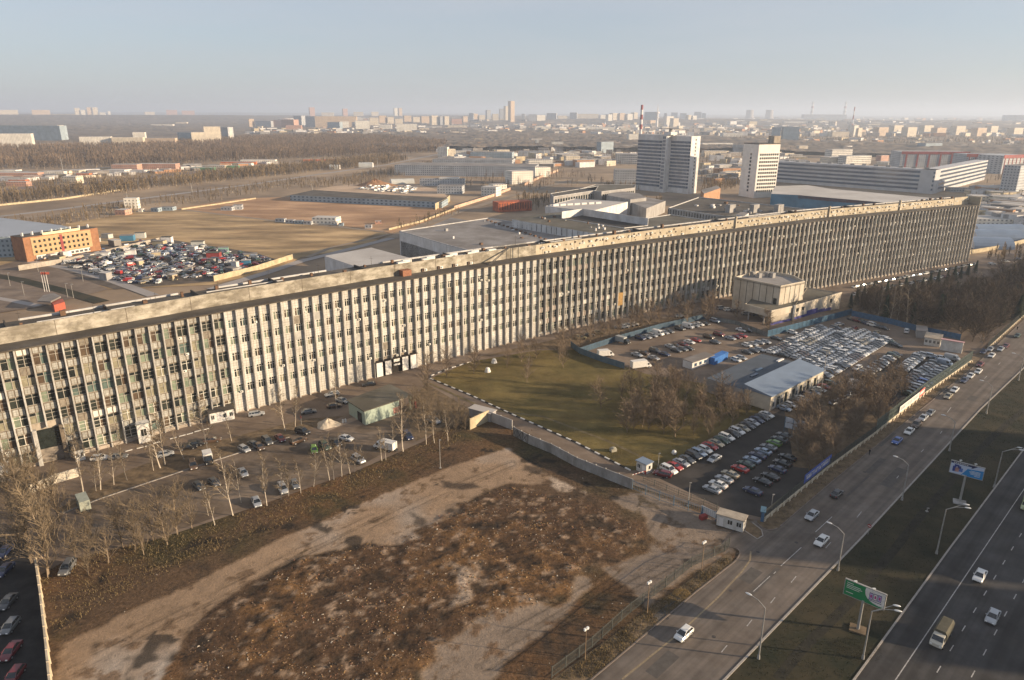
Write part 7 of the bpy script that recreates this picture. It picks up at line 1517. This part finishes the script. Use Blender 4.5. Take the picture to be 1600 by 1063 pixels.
treelist('birch',[(130,769,13),(157,766,9),(199,751,9),(178,758,7),(251,732,9),(258,727,13),(288,718,8),(325,704,12),(362,690,6),(364,806,14),(446,674,10),(461,667,9),(526,640,9),(240,736,6),(150,768,6)],(9,12),'bare white birch on the strip above the left car park','birches on the strip')
treelist('birch',[(377,786,8),(417,791,9),(439,781,8),(451,776,7),(470,771,7),(490,761,8),(515,751,9),(522,750,10),(534,745,9),(547,741,7),(554,738,6),(564,736,5),(597,721,7),(603,719,6),(630,706,12),(614,695,6),(666,695,9),(679,693,8),(326,806,8),(336,821,7),(700,690,7)],(7,10),'bare birch along the edge of the building site','birches along the site edge')
treelist('poplar',[(277,836,9),(250,833,9),(192,856,10),(212,860,9),(240,845,8),(138,900,9),(170,880,7),(300,826,7),(225,868,6),(150,862,8),(262,852,7),(118,870,8)],(7,10),'pale bare tree in the thicket below the left car park','bare trees between car park and site')
treelist('poplar',[(52,800,13),(40,832,13),(70,850,13),(75,902,13),(50,880,12),(95,820,12),(20,810,12),(30,770,10),(60,775,9),(85,862,11),(72,828,12)],(11,14),'big spreading bare willow at the left edge','big bare willows at the left edge')
treelist('poplar',[(652,640,7),(660,652,6),(668,664,6),(680,672,6),(690,660,6),(700,668,6),(712,676,5),(722,662,5),(640,662,6),(655,676,6),(672,640,7),(684,646,6),(698,648,5),(710,655,5),(668,620,7),(646,648,6),(716,646,4),(727,672,4)],(5,7),'pale bare shrub of the thicket right of the green shed','thicket right of the green shed')
treelist('brown',[(740,585),(792,575),(815,566),(838,560),(880,575),(823,598),(876,548),(893,538),(906,545),(922,537),(938,530),(952,528),(968,525),(985,520),(1000,516),(1015,512),(1030,508),(1046,505),(1062,500),(1080,500),(1098,495),(1112,499),(1075,508),(992,508),(1105,503),(1150,500),(1200,520),(698,590),(668,605),(873,562)],(7,11),'thin bare tree between the lawn and the long facade','bare trees before the facade')
treelist('birch',[(824,590,8),(1109,498,10),(1238,515,5)],(8,9),'slim white birch before the long facade','slim birches before the facade')
def scatter(poly,n,seed,mind=2.0,zf=gat):
    r=random.Random(seed); out=[]; xs_=[p[0] for p in poly]; ys_=[p[1] for p in poly]; W=[zf(*p) for p in poly]; wx=[p.x for p in W]; wy=[p.y for p in W]; wp=[p.xy for p in W]; T=0; pts=[]
    while len(pts)<n and T<n*60:
        T+=1; x=r.uniform(min(wx),max(wx)); y=r.uniform(min(wy),max(wy))
        if inpoly(x,y,wp) and all((x-a)**2+(y-b)**2>mind**2 for a,b in pts): pts.append((x,y))
    return pts
def pxof(x,y,z):
    v=Vector((x,y,z-H)); w_=v.dot(fwd); return CX+FPX*v.dot(rt)/w_, CY-FPX*v.dot(up)/w_
def treescatter(kind,poly,n,hs,desc,group,seed,mind=2.0,zfun=lambda px,py:0.0,mix=None):
    P=scatter(poly,n,seed,mind,lambda x,y: at(x,y,0)); P.sort(key=lambda p: pxof(p[0],p[1],0)[0])
    for k,(x,y) in enumerate(P):
        kd=kind if not mix or rt_.random()>mix[1] else mix[0]; z=zfun(*pxof(x,y,0)); tree(kd,(x,y,z),rt_.uniform(*hs),'%s, %s from the left'%(desc,ordn(k)),group)
treescatter('brown',[(935,640),(965,618),(1010,608),(1060,612),(1120,630),(1180,648),(1160,660),(1100,690),(1060,700),(1030,690),(975,680)],46,(6,10),'bare brown tree in the grove on the lawn','grove on the lawn',3,2.6,mix=('birch',.06))
treescatter('brown',[(1232,690),(1245,650),(1285,625),(1330,612),(1352,622),(1390,648),(1368,672),(1330,700),(1290,730),(1262,742)],54,(5,10),'bare brown tree in the thicket beside the road fence','thicket beside the road fence',4,2.0)
treescatter('brown',[(1345,592),(1400,578),(1420,600),(1402,635),(1360,620)],10,(6,8),'loose bare tree among the parked cars of the second lot','bare trees in the second lot',6,3.5)
treescatter('dark',[(1318,492),(1345,477),(1420,470),(1500,452),(1590,425),(1690,385),(1670,440),(1597,493),(1535,540),(1500,528),(1440,516),(1395,505)],190,(9,14),'dark bare tree in the wood at the right','dark wood at the right',5,3.4,zfun=gz,mix=('spruce',.07))
treelist('birch',[(1371,500,13),(1389,505,14),(1401,503,12),(1417,506,13),(1523,470,11)],(11,13),'white trunked birch at the front edge of the dark wood','birches of the dark wood')
treelist('spruce',[(1328,482,7),(1337,478,8),(1348,474,9),(1356,472,8),(1364,468,9),(1374,470,8),(1384,466,9),(1392,464,8),(1402,462,8),(1414,460,9),(1428,458,8),(1440,455,8),(1452,452,9),(1464,448,8),(1478,444,8),(1490,440,9),(1500,436,8),(1511,431,8),(1522,428,9),(1350,484,7),(1366,480,8),(1386,476,8),(1423,468,8)],(7,9),'dark spruce on the near edge of the lower yard','spruces before the lower yard')
# pines in the median with their dark round crowns
for k,(x,y) in enumerate([(1452,868),(1340,1030),(1378,700),(1395,618)]): 
    pass
mShrub=M('dark_shrub',(0.020,0.022,0.012),0.95,0.3,1.0)
for k,(x,y,s,lb) in enumerate([(1440,856,3.2,'dark low shrub clump under the blue billboard'),(1340,1015,3.0,'dark low shrub clump below the green billboard'),(1065,928,1.3,'dry yellow shrub beside the road verge')]):
    r=random.Random(k); V=[];F=[]; p=at(x,y,0.05)
    for i in range(1400):
        a=r.uniform(0,6.28); q=r.random()**.5*s; z=r.random()*1.0*(1-(q/s)**2)+.05; c=Vector((q*math.cos(a)*1.3,q*math.sin(a),z)); k_=len(V); u=Vector((r.uniform(-1,1),r.uniform(-1,1),r.uniform(-.4,1)))*.16; w_=Vector((r.uniform(-1,1),r.uniform(-1,1),0))*.05; V+=[tuple(c-u),tuple(c+u),tuple(c+w_)]; F.append((k_,k_+1,k_+2))
    o=npmesh('shrub',V,F,mShrub if k<2 else M('dry_shrub',(0.24,0.16,0.06),0.95,0.2,1)); o.location=p; tag(o,lb,'shrub')
# rough grass on the verges, median and site edge
def grasspatch(name,polys,n,seed,mat,hmin,hmax,label,zf=0.07):
    r=np.random.default_rng(seed); Vs=[]
    for poly in polys:
        W=[at(*p,0).xy for p in poly]; xs_=[p[0] for p in W]; ys_=[p[1] for p in W]; X=r.uniform(min(xs_),max(xs_),n*3); Y=r.uniform(min(ys_),max(ys_),n*3); k=npinpoly(X,Y,W)&(vnoise(X,Y,2.2,seed)>r.random(n*3)*.9); X=X[k][:n]; Y=Y[k][:n]; Vs.append(np.stack([X,Y],1))
    P=np.concatenate(Vs); m_=len(P); a=r.uniform(0,6.28,m_); h=r.uniform(hmin,hmax,m_); w_=r.uniform(.03,.07,m_); lean=r.uniform(-.5,.5,(m_,2))*h[:,None]
    V=np.zeros((m_,3,3)); V[:,0,0]=P[:,0]-np.cos(a)*w_; V[:,0,1]=P[:,1]-np.sin(a)*w_; V[:,1,0]=P[:,0]+np.cos(a)*w_; V[:,1,1]=P[:,1]+np.sin(a)*w_; V[:,2,0]=P[:,0]+lean[:,0]; V[:,2,1]=P[:,1]+lean[:,1]; V[:,0,2]=zf;V[:,1,2]=zf;V[:,2,2]=zf+h
    o=npmesh(name,V.reshape(-1,3),np.arange(m_*3).reshape(-1,3),mat); return tag(o,label,'grass',kind='stuff')
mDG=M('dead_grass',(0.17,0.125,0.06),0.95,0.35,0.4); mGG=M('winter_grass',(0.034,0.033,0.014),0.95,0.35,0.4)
grasspatch('dead_grass',[[(870,1062),(925,1060),(1087,925),(1147,878),(1140,866),(1000,962)],[(1200,818),(1222,822),(1300,753),(1411,663),(1519,575),(1510,570),(1368,684),(1290,742)],[(62,890),(120,870),(300,828),(420,790),(560,738),(660,695),(735,640),(760,650),(700,700),(560,770),(420,830),(300,880),(150,950),(85,1000)]],26000,5,mDG,.15,.5,'dead yellow grass along the site edges and road verges')
grasspatch('lawn_tufts',[lawn],45000,15,M('lawn_tuft',(0.19,0.15,0.055),0.95,0.4,0.3),.05,.16,'short dry tufts of the lawn before the facade',.10)
grasspatch('median_grass',[[(1150,1062),(1350,842),(1534,642),(1600,582),(1600,700),(1482,858),(1333,1062)]],60000,8,mGG,.08,.28,'short dark grass of the median between the roads')
# ---- far woods: thousands of small bare trees in one mesh each
def farwood(name,polys,spacing,hmin,hmax,mat,label,seed,z0=ZF-.2,twigs=22,dens=0.75,cell=90):
    r=np.random.default_rng(seed); P=[]
    for poly in polys:
        W=[at(*p,ZF).xy for p in poly]; xs_=[p[0] for p in W]; ys_=[p[1] for p in W]; n=int((max(xs_)-min(xs_))*(max(ys_)-min(ys_))/spacing**2); X=r.uniform(min(xs_),max(xs_),n); Y=r.uniform(min(ys_),max(ys_),n); k=npinpoly(X,Y,W)&(fbm(X+3000,Y,cell,seed)>(1-dens)*r.uniform(.6,1.2,n)); P.append(np.stack([X[k],Y[k]],1))
    P=np.concatenate(P); m_=len(P); h=r.uniform(hmin,hmax,m_)
    # trunk: thin upright triangle pair crossing, twigs: slim triangles fanning out from the stem
    T=twigs; c=np.repeat(P,T,0); hh=np.repeat(h,T); t=r.uniform(.15,1,m_*T); a=r.uniform(0,6.28,m_*T); R_=hh*.22*np.sin(np.clip(t,0,1)*2.6+.35)*r.uniform(.5,1.2,m_*T); wd=r.uniform(.14,.34,m_*T)*(hh/10)
    V=np.zeros((m_*T,3,3)); V[:,0,0]=c[:,0]-np.sin(a)*wd; V[:,0,1]=c[:,1]+np.cos(a)*wd; V[:,1,0]=c[:,0]+np.sin(a)*wd; V[:,1,1]=c[:,1]-np.cos(a)*wd; V[:,0,2]=V[:,1,2]=z0+hh*t*.8; V[:,2,0]=c[:,0]+np.cos(a)*R_; V[:,2,1]=c[:,1]+np.sin(a)*R_; V[:,2,2]=z0+hh*t*.8+hh*.2
    U=np.zeros((m_*2,3,3)); 
    for q in range(2):
        a=r.uniform(0,6.28,m_); b=slice(q*m_,(q+1)*m_); U[b,0,0]=P[:,0]-np.cos(a)*.3; U[b,0,1]=P[:,1]-np.sin(a)*.3; U[b,1,0]=P[:,0]+np.cos(a)*.3; U[b,1,1]=P[:,1]+np.sin(a)*.3; U[b,0,2]=U[b,1,2]=z0; U[b,2,0]=P[:,0]; U[b,2,1]=P[:,1]; U[b,2,2]=z0+h
    A=np.concatenate([V,U]).reshape(-1,3); mi=np.concatenate([np.zeros(m_*T,int),np.ones(m_*2,int)]); o=npmesh(name,A,np.arange(len(A)).reshape(-1,3),[mat,M('far_trunks',(0.30,0.24,0.17),0.9,0.2,0.1)],mi=mi); print(name,m_,'trees')
    return tag(o,label,'wood',kind='stuff')
mFW=M('far_wood_brown',(0.17,0.12,0.078),0.95,0.5,0.02); mFW2=M('far_wood_grey',(0.15,0.11,0.075),0.95,0.3,0.01); mFW3=M('belt_wood',(0.20,0.145,0.08),0.95,0.5,0.03)
farwood('far_wood',[[(-60,268),(170,262),(400,252),(560,245),(690,238),(700,226),(600,216),(500,213),(380,218),(250,226),(100,232),(-60,236)]],8,13,20,mFW,'broad leafless wood beyond the railway on the left',1,twigs=20,dens=.9)
farwood('tree_belt',[[(-60,352),(0,322),(200,301),(330,286),(400,279),(600,258),(640,250),(600,246),(450,262),(250,285),(100,298),(-60,312)]],5.5,8,14,mFW3,'leafless tree belts on both sides of the railway on the left',2,twigs=30,dens=.66,cell=60)
farwood('tree_belt',[[(-60,300),(60,294),(200,286),(420,268),(560,254),(400,262),(200,274),(-60,290)]],6.5,4,8,mFW3,'low leafless scrub in front of the railway wagons',12,twigs=26,dens=.6,cell=40)
farwood('tree_belt',[[(0,352),(180,322),(230,330),(140,345),(60,362)],[(440,296),(700,250),(720,262),(520,292)],[(612,356),(700,330),(720,336),(640,358)]],6,4,9,mFW3,'low leafless scrub along the railway road and the fence',9,twigs=26,dens=.6,cell=30)
farwood('tree_belt',[[(200,322),(330,300),(480,280),(520,282),(440,296),(300,322)],[(520,292),(560,285),(600,278),(610,284),(560,292)]],8,5,9,mFW3,'leafless scrub between the railway road and the dry field',4,twigs=26,dens=.6,cell=40)
farwood('works_trees',[[(700,262),(860,262),(960,290),(900,290),(830,300),(760,292),(715,300),(725,280)],[(840,215),(1600,215),(1640,236),(1300,232),(1260,236),(1230,262),(1200,290),(1095,290),(1095,262),(990,262),(840,250),(760,232)],[(1500,300),(1640,300),(1640,360),(1530,330)],[(1545,262),(1580,262),(1590,300),(1535,296)]],15,6,12,mFW2,'leafless trees scattered between the works buildings behind the towers',3,twigs=20,dens=.62,cell=70)
farwood('works_trees',[[(835,330),(868,320),(885,312),(840,308),(800,312)],[(1015,330),(1035,322),(1030,312),(1005,318)],[(1096,300),(1130,298),(1156,292),(1150,280),(1100,285)],[(1525,410),(1560,398),(1600,400),(1640,392),(1640,410),(1560,412)],[(940,300),(1000,300),(1000,293),(950,292)]],6,6,11,mFW3,'bushy leafless trees standing close behind the workshops',6,twigs=34,dens=.9,cell=30)
# distant woodland as bumpy canopy out to the horizon
def canopy():
    na,nr=900,150; r0,r1=1750.0,24000.0; A_=np.linspace(R(90+46),R(90-46),na); Rr=r0*(r1/r0)**np.linspace(0,1,nr)
    AA,RR=np.meshgrid(A_,Rr,indexing='ij'); X=RR*np.cos(AA); Y=RR*np.sin(AA); big=fbm(X+90000,Y+90000,1500,61,4); patch_=np.clip((big-0.47)*9,0,1)
    left=np.clip((np.degrees(AA)-84)/14,0,1); patch_=np.clip(patch_+left*0.5*(RR>2500)+0.5*(RR>6500),0,1)
    bump=fbm(X+90000,Y+90000,26,71,3); sp=(Rr[1]/Rr[0]-1)*RR
    hill=38*np.clip((fbm(X+90000,Y+90000,5200,81,3)-.45)*4,0,1)*np.clip((RR-3800)/2500,0,1)
    Zz=ZF-1.5+patch_*(7+10*bump)+hill
    idx=np.arange(na*nr).reshape(na,nr); F=np.stack([idx[:-1,:-1],idx[:-1,1:],idx[1:,1:],idx[1:,:-1]],-1).reshape(-1,4)
    o=npmesh('distant_woodland',np.stack([X.ravel(),Y.ravel(),Zz.ravel()],1),F,M('woodland',(0.085,0.066,0.050),0.95,col2=(0.20,0.152,0.11),scale=0.012,detail=10)); tag(o,'dull brown leafless woodland covering the plain to the horizon','woodland',kind='stuff')
    return X,Y,Zz
canopy()
# ================================================================= FAR CITY
CITY=[ # x0,x1,ybase,ytop,ang,dep,mat,group key
(0,22,192,187.5,5,20,'w','h'),(-10,30,187,172,30,60,'c','h'),(52,80,187,172,30,70,'t','h'),(82,120,186,179,20,30,'c','h'),(119,127,186,169,35,30,'c','h'),(128,137,186,172,35,30,'w','h'),(138,146,186,168,35,30,'t','h'),(147,155,186,168,35,30,'c','h'),(157,166,186,176,25,30,'w','h'),(170,174,185,174,35,25,'w','h'),
(-20,97,221,196,-6,30,'b','l'),(94,104,221,196,45,26,'w','l'),(-20,52,231,209,12,16,'w','l'),(126,175,231,214,14,18,'w','l'),(176,225,231,215,10,18,'c','l'),(209,228,222,207,12,16,'w','l'),(226,275,229,216,6,18,'t','l'),(279,300,222,207,-10,18,'b','l'),(301,321,227,207,25,20,'c','l'),(321,347,225,198,25,26,'c','l'),(348,358,222,199,-10,30,'g','l'),(356,365,222,200,35,20,'w','l'),
(236,270,199,194.5,5,30,'w','l'),(275,292,196,191,5,30,'c','l'),(390,398,200,186,30,20,'t','l'),(227,243,184,175,30,60,'c','h'),(261,278,184,172,25,80,'p','h'),(285,305,184,173,25,80,'p','h'),
(441,460,203,187,-20,40,'p','m'),(425,441,200,188,-10,40,'p','m'),(400,424,200,189,-10,40,'g','m'),(460,472,199,181,-20,40,'g','m'),(478,493,200,182,-25,60,'g','m'),(493,558,201,182,8,50,'t','m'),(532,546,202,190,15,30,'w','m'),(556,578,203,189,15,40,'w','m'),(512,531,203,191,-10,40,'b','m'),(548,555,201,191,-10,30,'g','m'),(447,471,205,196,8,40,'p','m'),
(485,493,187,168,30,40,'p','m'),(537,544,187,170,30,40,'p','m'),(503,522,187,176,10,50,'c','m'),(553,568,187,175,10,50,'c','m'),(581,592,187,175,20,50,'c','m'),(617,622,187,169,30,40,'w','m'),(624,629,187,169,30,40,'t','m'),
(578,592,198,184,15,50,'c','m'),(593,604,196,181,20,50,'t','m'),(606,616,196,183,20,50,'c','m'),(618,630,198,186,15,50,'c','m'),(632,643,194,181,20,50,'t','m'),(646,658,195,183,20,50,'c','m'),(659,673,196,182,20,50,'t','m'),(675,685,197,181,25,50,'c','m'),(688,694,197,182,25,40,'g','m'),(695,702,197,182,25,40,'c','m'),(706,722,196,186,10,50,'p','m'),(724,731,195,182,25,40,'t','m'),(733,740,193,177,-10,40,'g','m'),(741,747,193,178,25,40,'t','m'),(749,758,193,180,15,40,'c','m'),(761,767,192,172,20,40,'g','m'),(770,779,193,178,10,40,'c','m'),(781,787,192,170,10,40,'g','m'),(790,795,193,166,25,40,'c','m'),(798,804,195,158,30,40,'t','m'),
(620,652,208,194,10,50,'w','m'),(593,612,204,195,5,40,'w','m'),(655,670,206,200,5,40,'c','m'),(700,730,201,196,5,40,'c','m'),(673,690,203,198,5,40,'w','m'),
(815,820,193,178,-5,40,'g','r'),(826,838,194,179,0,40,'g','r'),(839,852,194,180,20,40,'w','r'),(854,869,193,177,-10,60,'g','r'),(872,886,192,181,10,60,'c','r'),(890,901,193,176,-10,60,'g','r'),(901,935,191,178,5,60,'c','r'),(938,948,193,180,20,40,'w','r'),(950,956,195,179,25,40,'w','r'),(957,967,194,177,25,50,'c','r'),(968,976,194,177,25,50,'t','r'),(980,988,194,178,25,50,'w','r'),(990,996,193,176,25,50,'c','r'),(1006,1025,194,175,-10,60,'b','r'),(1037,1041,192,177,-10,40,'g','r'),(1041,1052,197,182,25,40,'w','r'),(1052,1060,198,185,25,40,'c','r'),(1016,1024,197,188,25,40,'t','r'),(1048,1058,190,176,-10,40,'g','r'),(1062,1072,190,177,-10,40,'g','r'),(1075,1080,194,180,25,40,'c','r'),(1082,1088,194,181,25,40,'w','r'),(1084,1095,190,175,-10,40,'g','r'),(1096,1102,190,177,-10,40,'b','r'),
(836,860,204,198,5,40,'w','r'),(905,960,204,199,3,50,'w','r'),(970,985,206,200,5,40,'c','r'),(862,880,206,201,5,40,'w','r'),(1130,1160,214,208,0,50,'w','r'),
(1100,1125,205,200,3,50,'c','q'),(1205,1218,222,199,-15,30,'b','q'),(1222,1247,222,198,-8,30,'b','q'),(1225,1262,196,190,0,60,'w','q'),(1300,1326,214,206,5,40,'c','q'),(1333,1339,214,196,25,30,'w','q'),(1340,1346,214,200,25,30,'c','q'),(1346,1352,211,203,25,30,'t','q'),
(1372,1387,213,199,22,30,'t','q'),(1396,1410,209,196,22,30,'c','q'),(1417,1431,214,199,22,30,'c','q'),(1443,1457,210,196,22,30,'c','q'),(1463,1477,213,200,22,30,'t','q'),(1493,1507,211,197,22,30,'c','q'),(1526,1540,213,200,22,30,'t','q'),(1547,1558,210,197,22,30,'c','q'),(1583,1597,213,200,22,30,'c','q'),(1560,1592,200,194,3,50,'w','q'),(1452,1472,198,194,3,50,'c','q'),(1570,1584,193,180,-10,80,'g','q'),(1586,1612,193,180,-10,80,'g','q'),(1280,1296,196,190,5,50,'w','q'),(1355,1375,199,194,5,50,'c','q'),(1255,1322,189,179,-4,90,'g','q'),
]
desc={'h':'on the left skyline hill','l':'in the left apartment district before the wood','m':'in the middle of the skyline','r':'on the skyline behind the towers','q':'on the right skyline'}
CITY.sort(key=lambda c:c[0]); cnt={}
for x0,x1,yb,yt,an,dp,g_,k in CITY:
    key=(k,CN[g_]); i=cnt.get(key,0); cnt[key]=i+1
    tall=(yb-yt)>(x1-x0)*.9
    slab(x0,x1,yb,yt,an,dp,G[g_],mRoofL if g_ in 'cwt' else mRoofG,'apartment_tower' if tall else 'apartment_block','%s apartment building %s, %s from the left'%(CN[g_],desc[k],ordn(i)),'apartment building','apartment buildings '+desc[k])
# countless small roofs and houses of the works district and suburbs: too many to tell apart
def houses(name,polys,n,seed,label,hmin,hmax,smin,smax):
    r=random.Random(seed); V=[];F=[];MI=[]
    for poly in polys:
        W=[at(*p,ZF).xy for p in poly]; xs_=[p[0] for p in W]; ys_=[p[1] for p in W]; k=0; T=0
        while k<n and T<n*30:
            T+=1; px_=r.uniform(min(p[0] for p in poly),max(p[0] for p in poly)); py_=r.uniform(min(p[1] for p in poly),max(p[1] for p in poly))
            if not inpoly(px_,py_,poly): continue
            c=at(px_,py_,ZF); s=r.uniform(smin,smax)*(1+min(1.5,max(0,c.length-1500)/5000)); h=r.uniform(hmin,hmax); a=R(r.choice([35,-50,20,-5])); w_=s*r.uniform(.3,.6); b=len(V)
            for z in (ZF-1,ZF+h):
                for u,v_ in ((-1,-1),(1,-1),(1,1),(-1,1)): V.append((c.x+(u*s*math.cos(a)-v_*w_*math.sin(a))/2,c.y+(u*s*math.sin(a)+v_*w_*math.cos(a))/2,z))
            m_=r.choice([0,0,1,2,3,4,5]); F+= [(b,b+1,b+5,b+4),(b+1,b+2,b+6,b+5),(b+2,b+3,b+7,b+6),(b+3,b,b+4,b+7),(b+4,b+5,b+6,b+7)]; MI+=[m_]*4+[r.choice([6,6,7,5])]; k+=1
    o=npmesh(name,V,F,[mWh,mGy,mCrF,mOr,gCream,mRoofG,mRoofL,mRoofG],mi=MI); return tag(o,label,'houses',kind='stuff')
houses('works_roofs',[[(700,262),(960,262),(1000,235),(980,215),(800,212),(690,228)],[(1095,290),(1230,280),(1260,240),(1370,232),(1640,236),(1640,218),(1100,216)],[(1530,300),(1640,300),(1640,365),(1535,340)]],210,5,'low works roofs and sheds packed behind the long block',4,10,12,34)
houses('suburb_houses',[[(380,212),(1600,214),(1640,196),(800,192),(420,196)]],900,6,'tiny houses and halls of the suburbs below the skyline',6,16,12,34)
houses('suburb_houses',[[(820,196),(1640,200),(1640,186),(800,185)],[(420,196),(820,194),(820,185),(420,186)]],330,16,'tiny pale buildings in the haze near the horizon',14,34,20,45)
houses('railway_wagons',[[(0,284),(60,282),(160,276),(380,262),(430,258),(430,252),(160,266),(0,274)]],70,7,'rusty wagons, sheds and stacks along the railway yard',2.5,4.5,12,40)
# catenary masts and far lamp poles
for k,(x,y,h) in enumerate([(100,276,26),(590,262,16),(640,256,14),(300,300,10),(200,318,10),(488,300,10),(1140,236,22),(1012,240,16)]):
    A=at(x,y,ZF); mb=MB(); mb.tube(A,A+Vector((0,0,h)),.5,.2,5); mb.tube(A+Vector((-3,0,h*.9)),A+Vector((3,0,h*.9)),.2,.2,4); thingmesh(mb,'lattice_mast',mPole,A,'thin far mast, %s of those behind the long block'%ordn(k),'mast','far masts')
# ================================================================= HAZE
def haze():
    top=235.0; bot=ZF-1.6; r=42000.0
    mb=MB(); mb.prism([(-r,-r),(r,-r),(r,r),(-r,r)],bot,top,0,None,True,True)
    m=bpy.data.materials.new('haze_air'); m.use_nodes=True; n=m.node_tree.nodes; l=m.node_tree.links; n.clear()
    v=n.new('ShaderNodeVolumePrincipled'); v.inputs['Color'].default_value=(0.64,0.74,0.90,1); v.inputs['Density'].default_value=HAZE_D; v.inputs['Anisotropy'].default_value=0.2
    o=n.new('ShaderNodeOutputMaterial'); l.new(v.outputs[0],o.inputs['Volume'])
    ob=mb.build('haze',m); ob['kind']='stuff'; ob['label']='pale haze over the distant city'; ob['category']='haze'
HAZE_D=1.25e-4
haze()
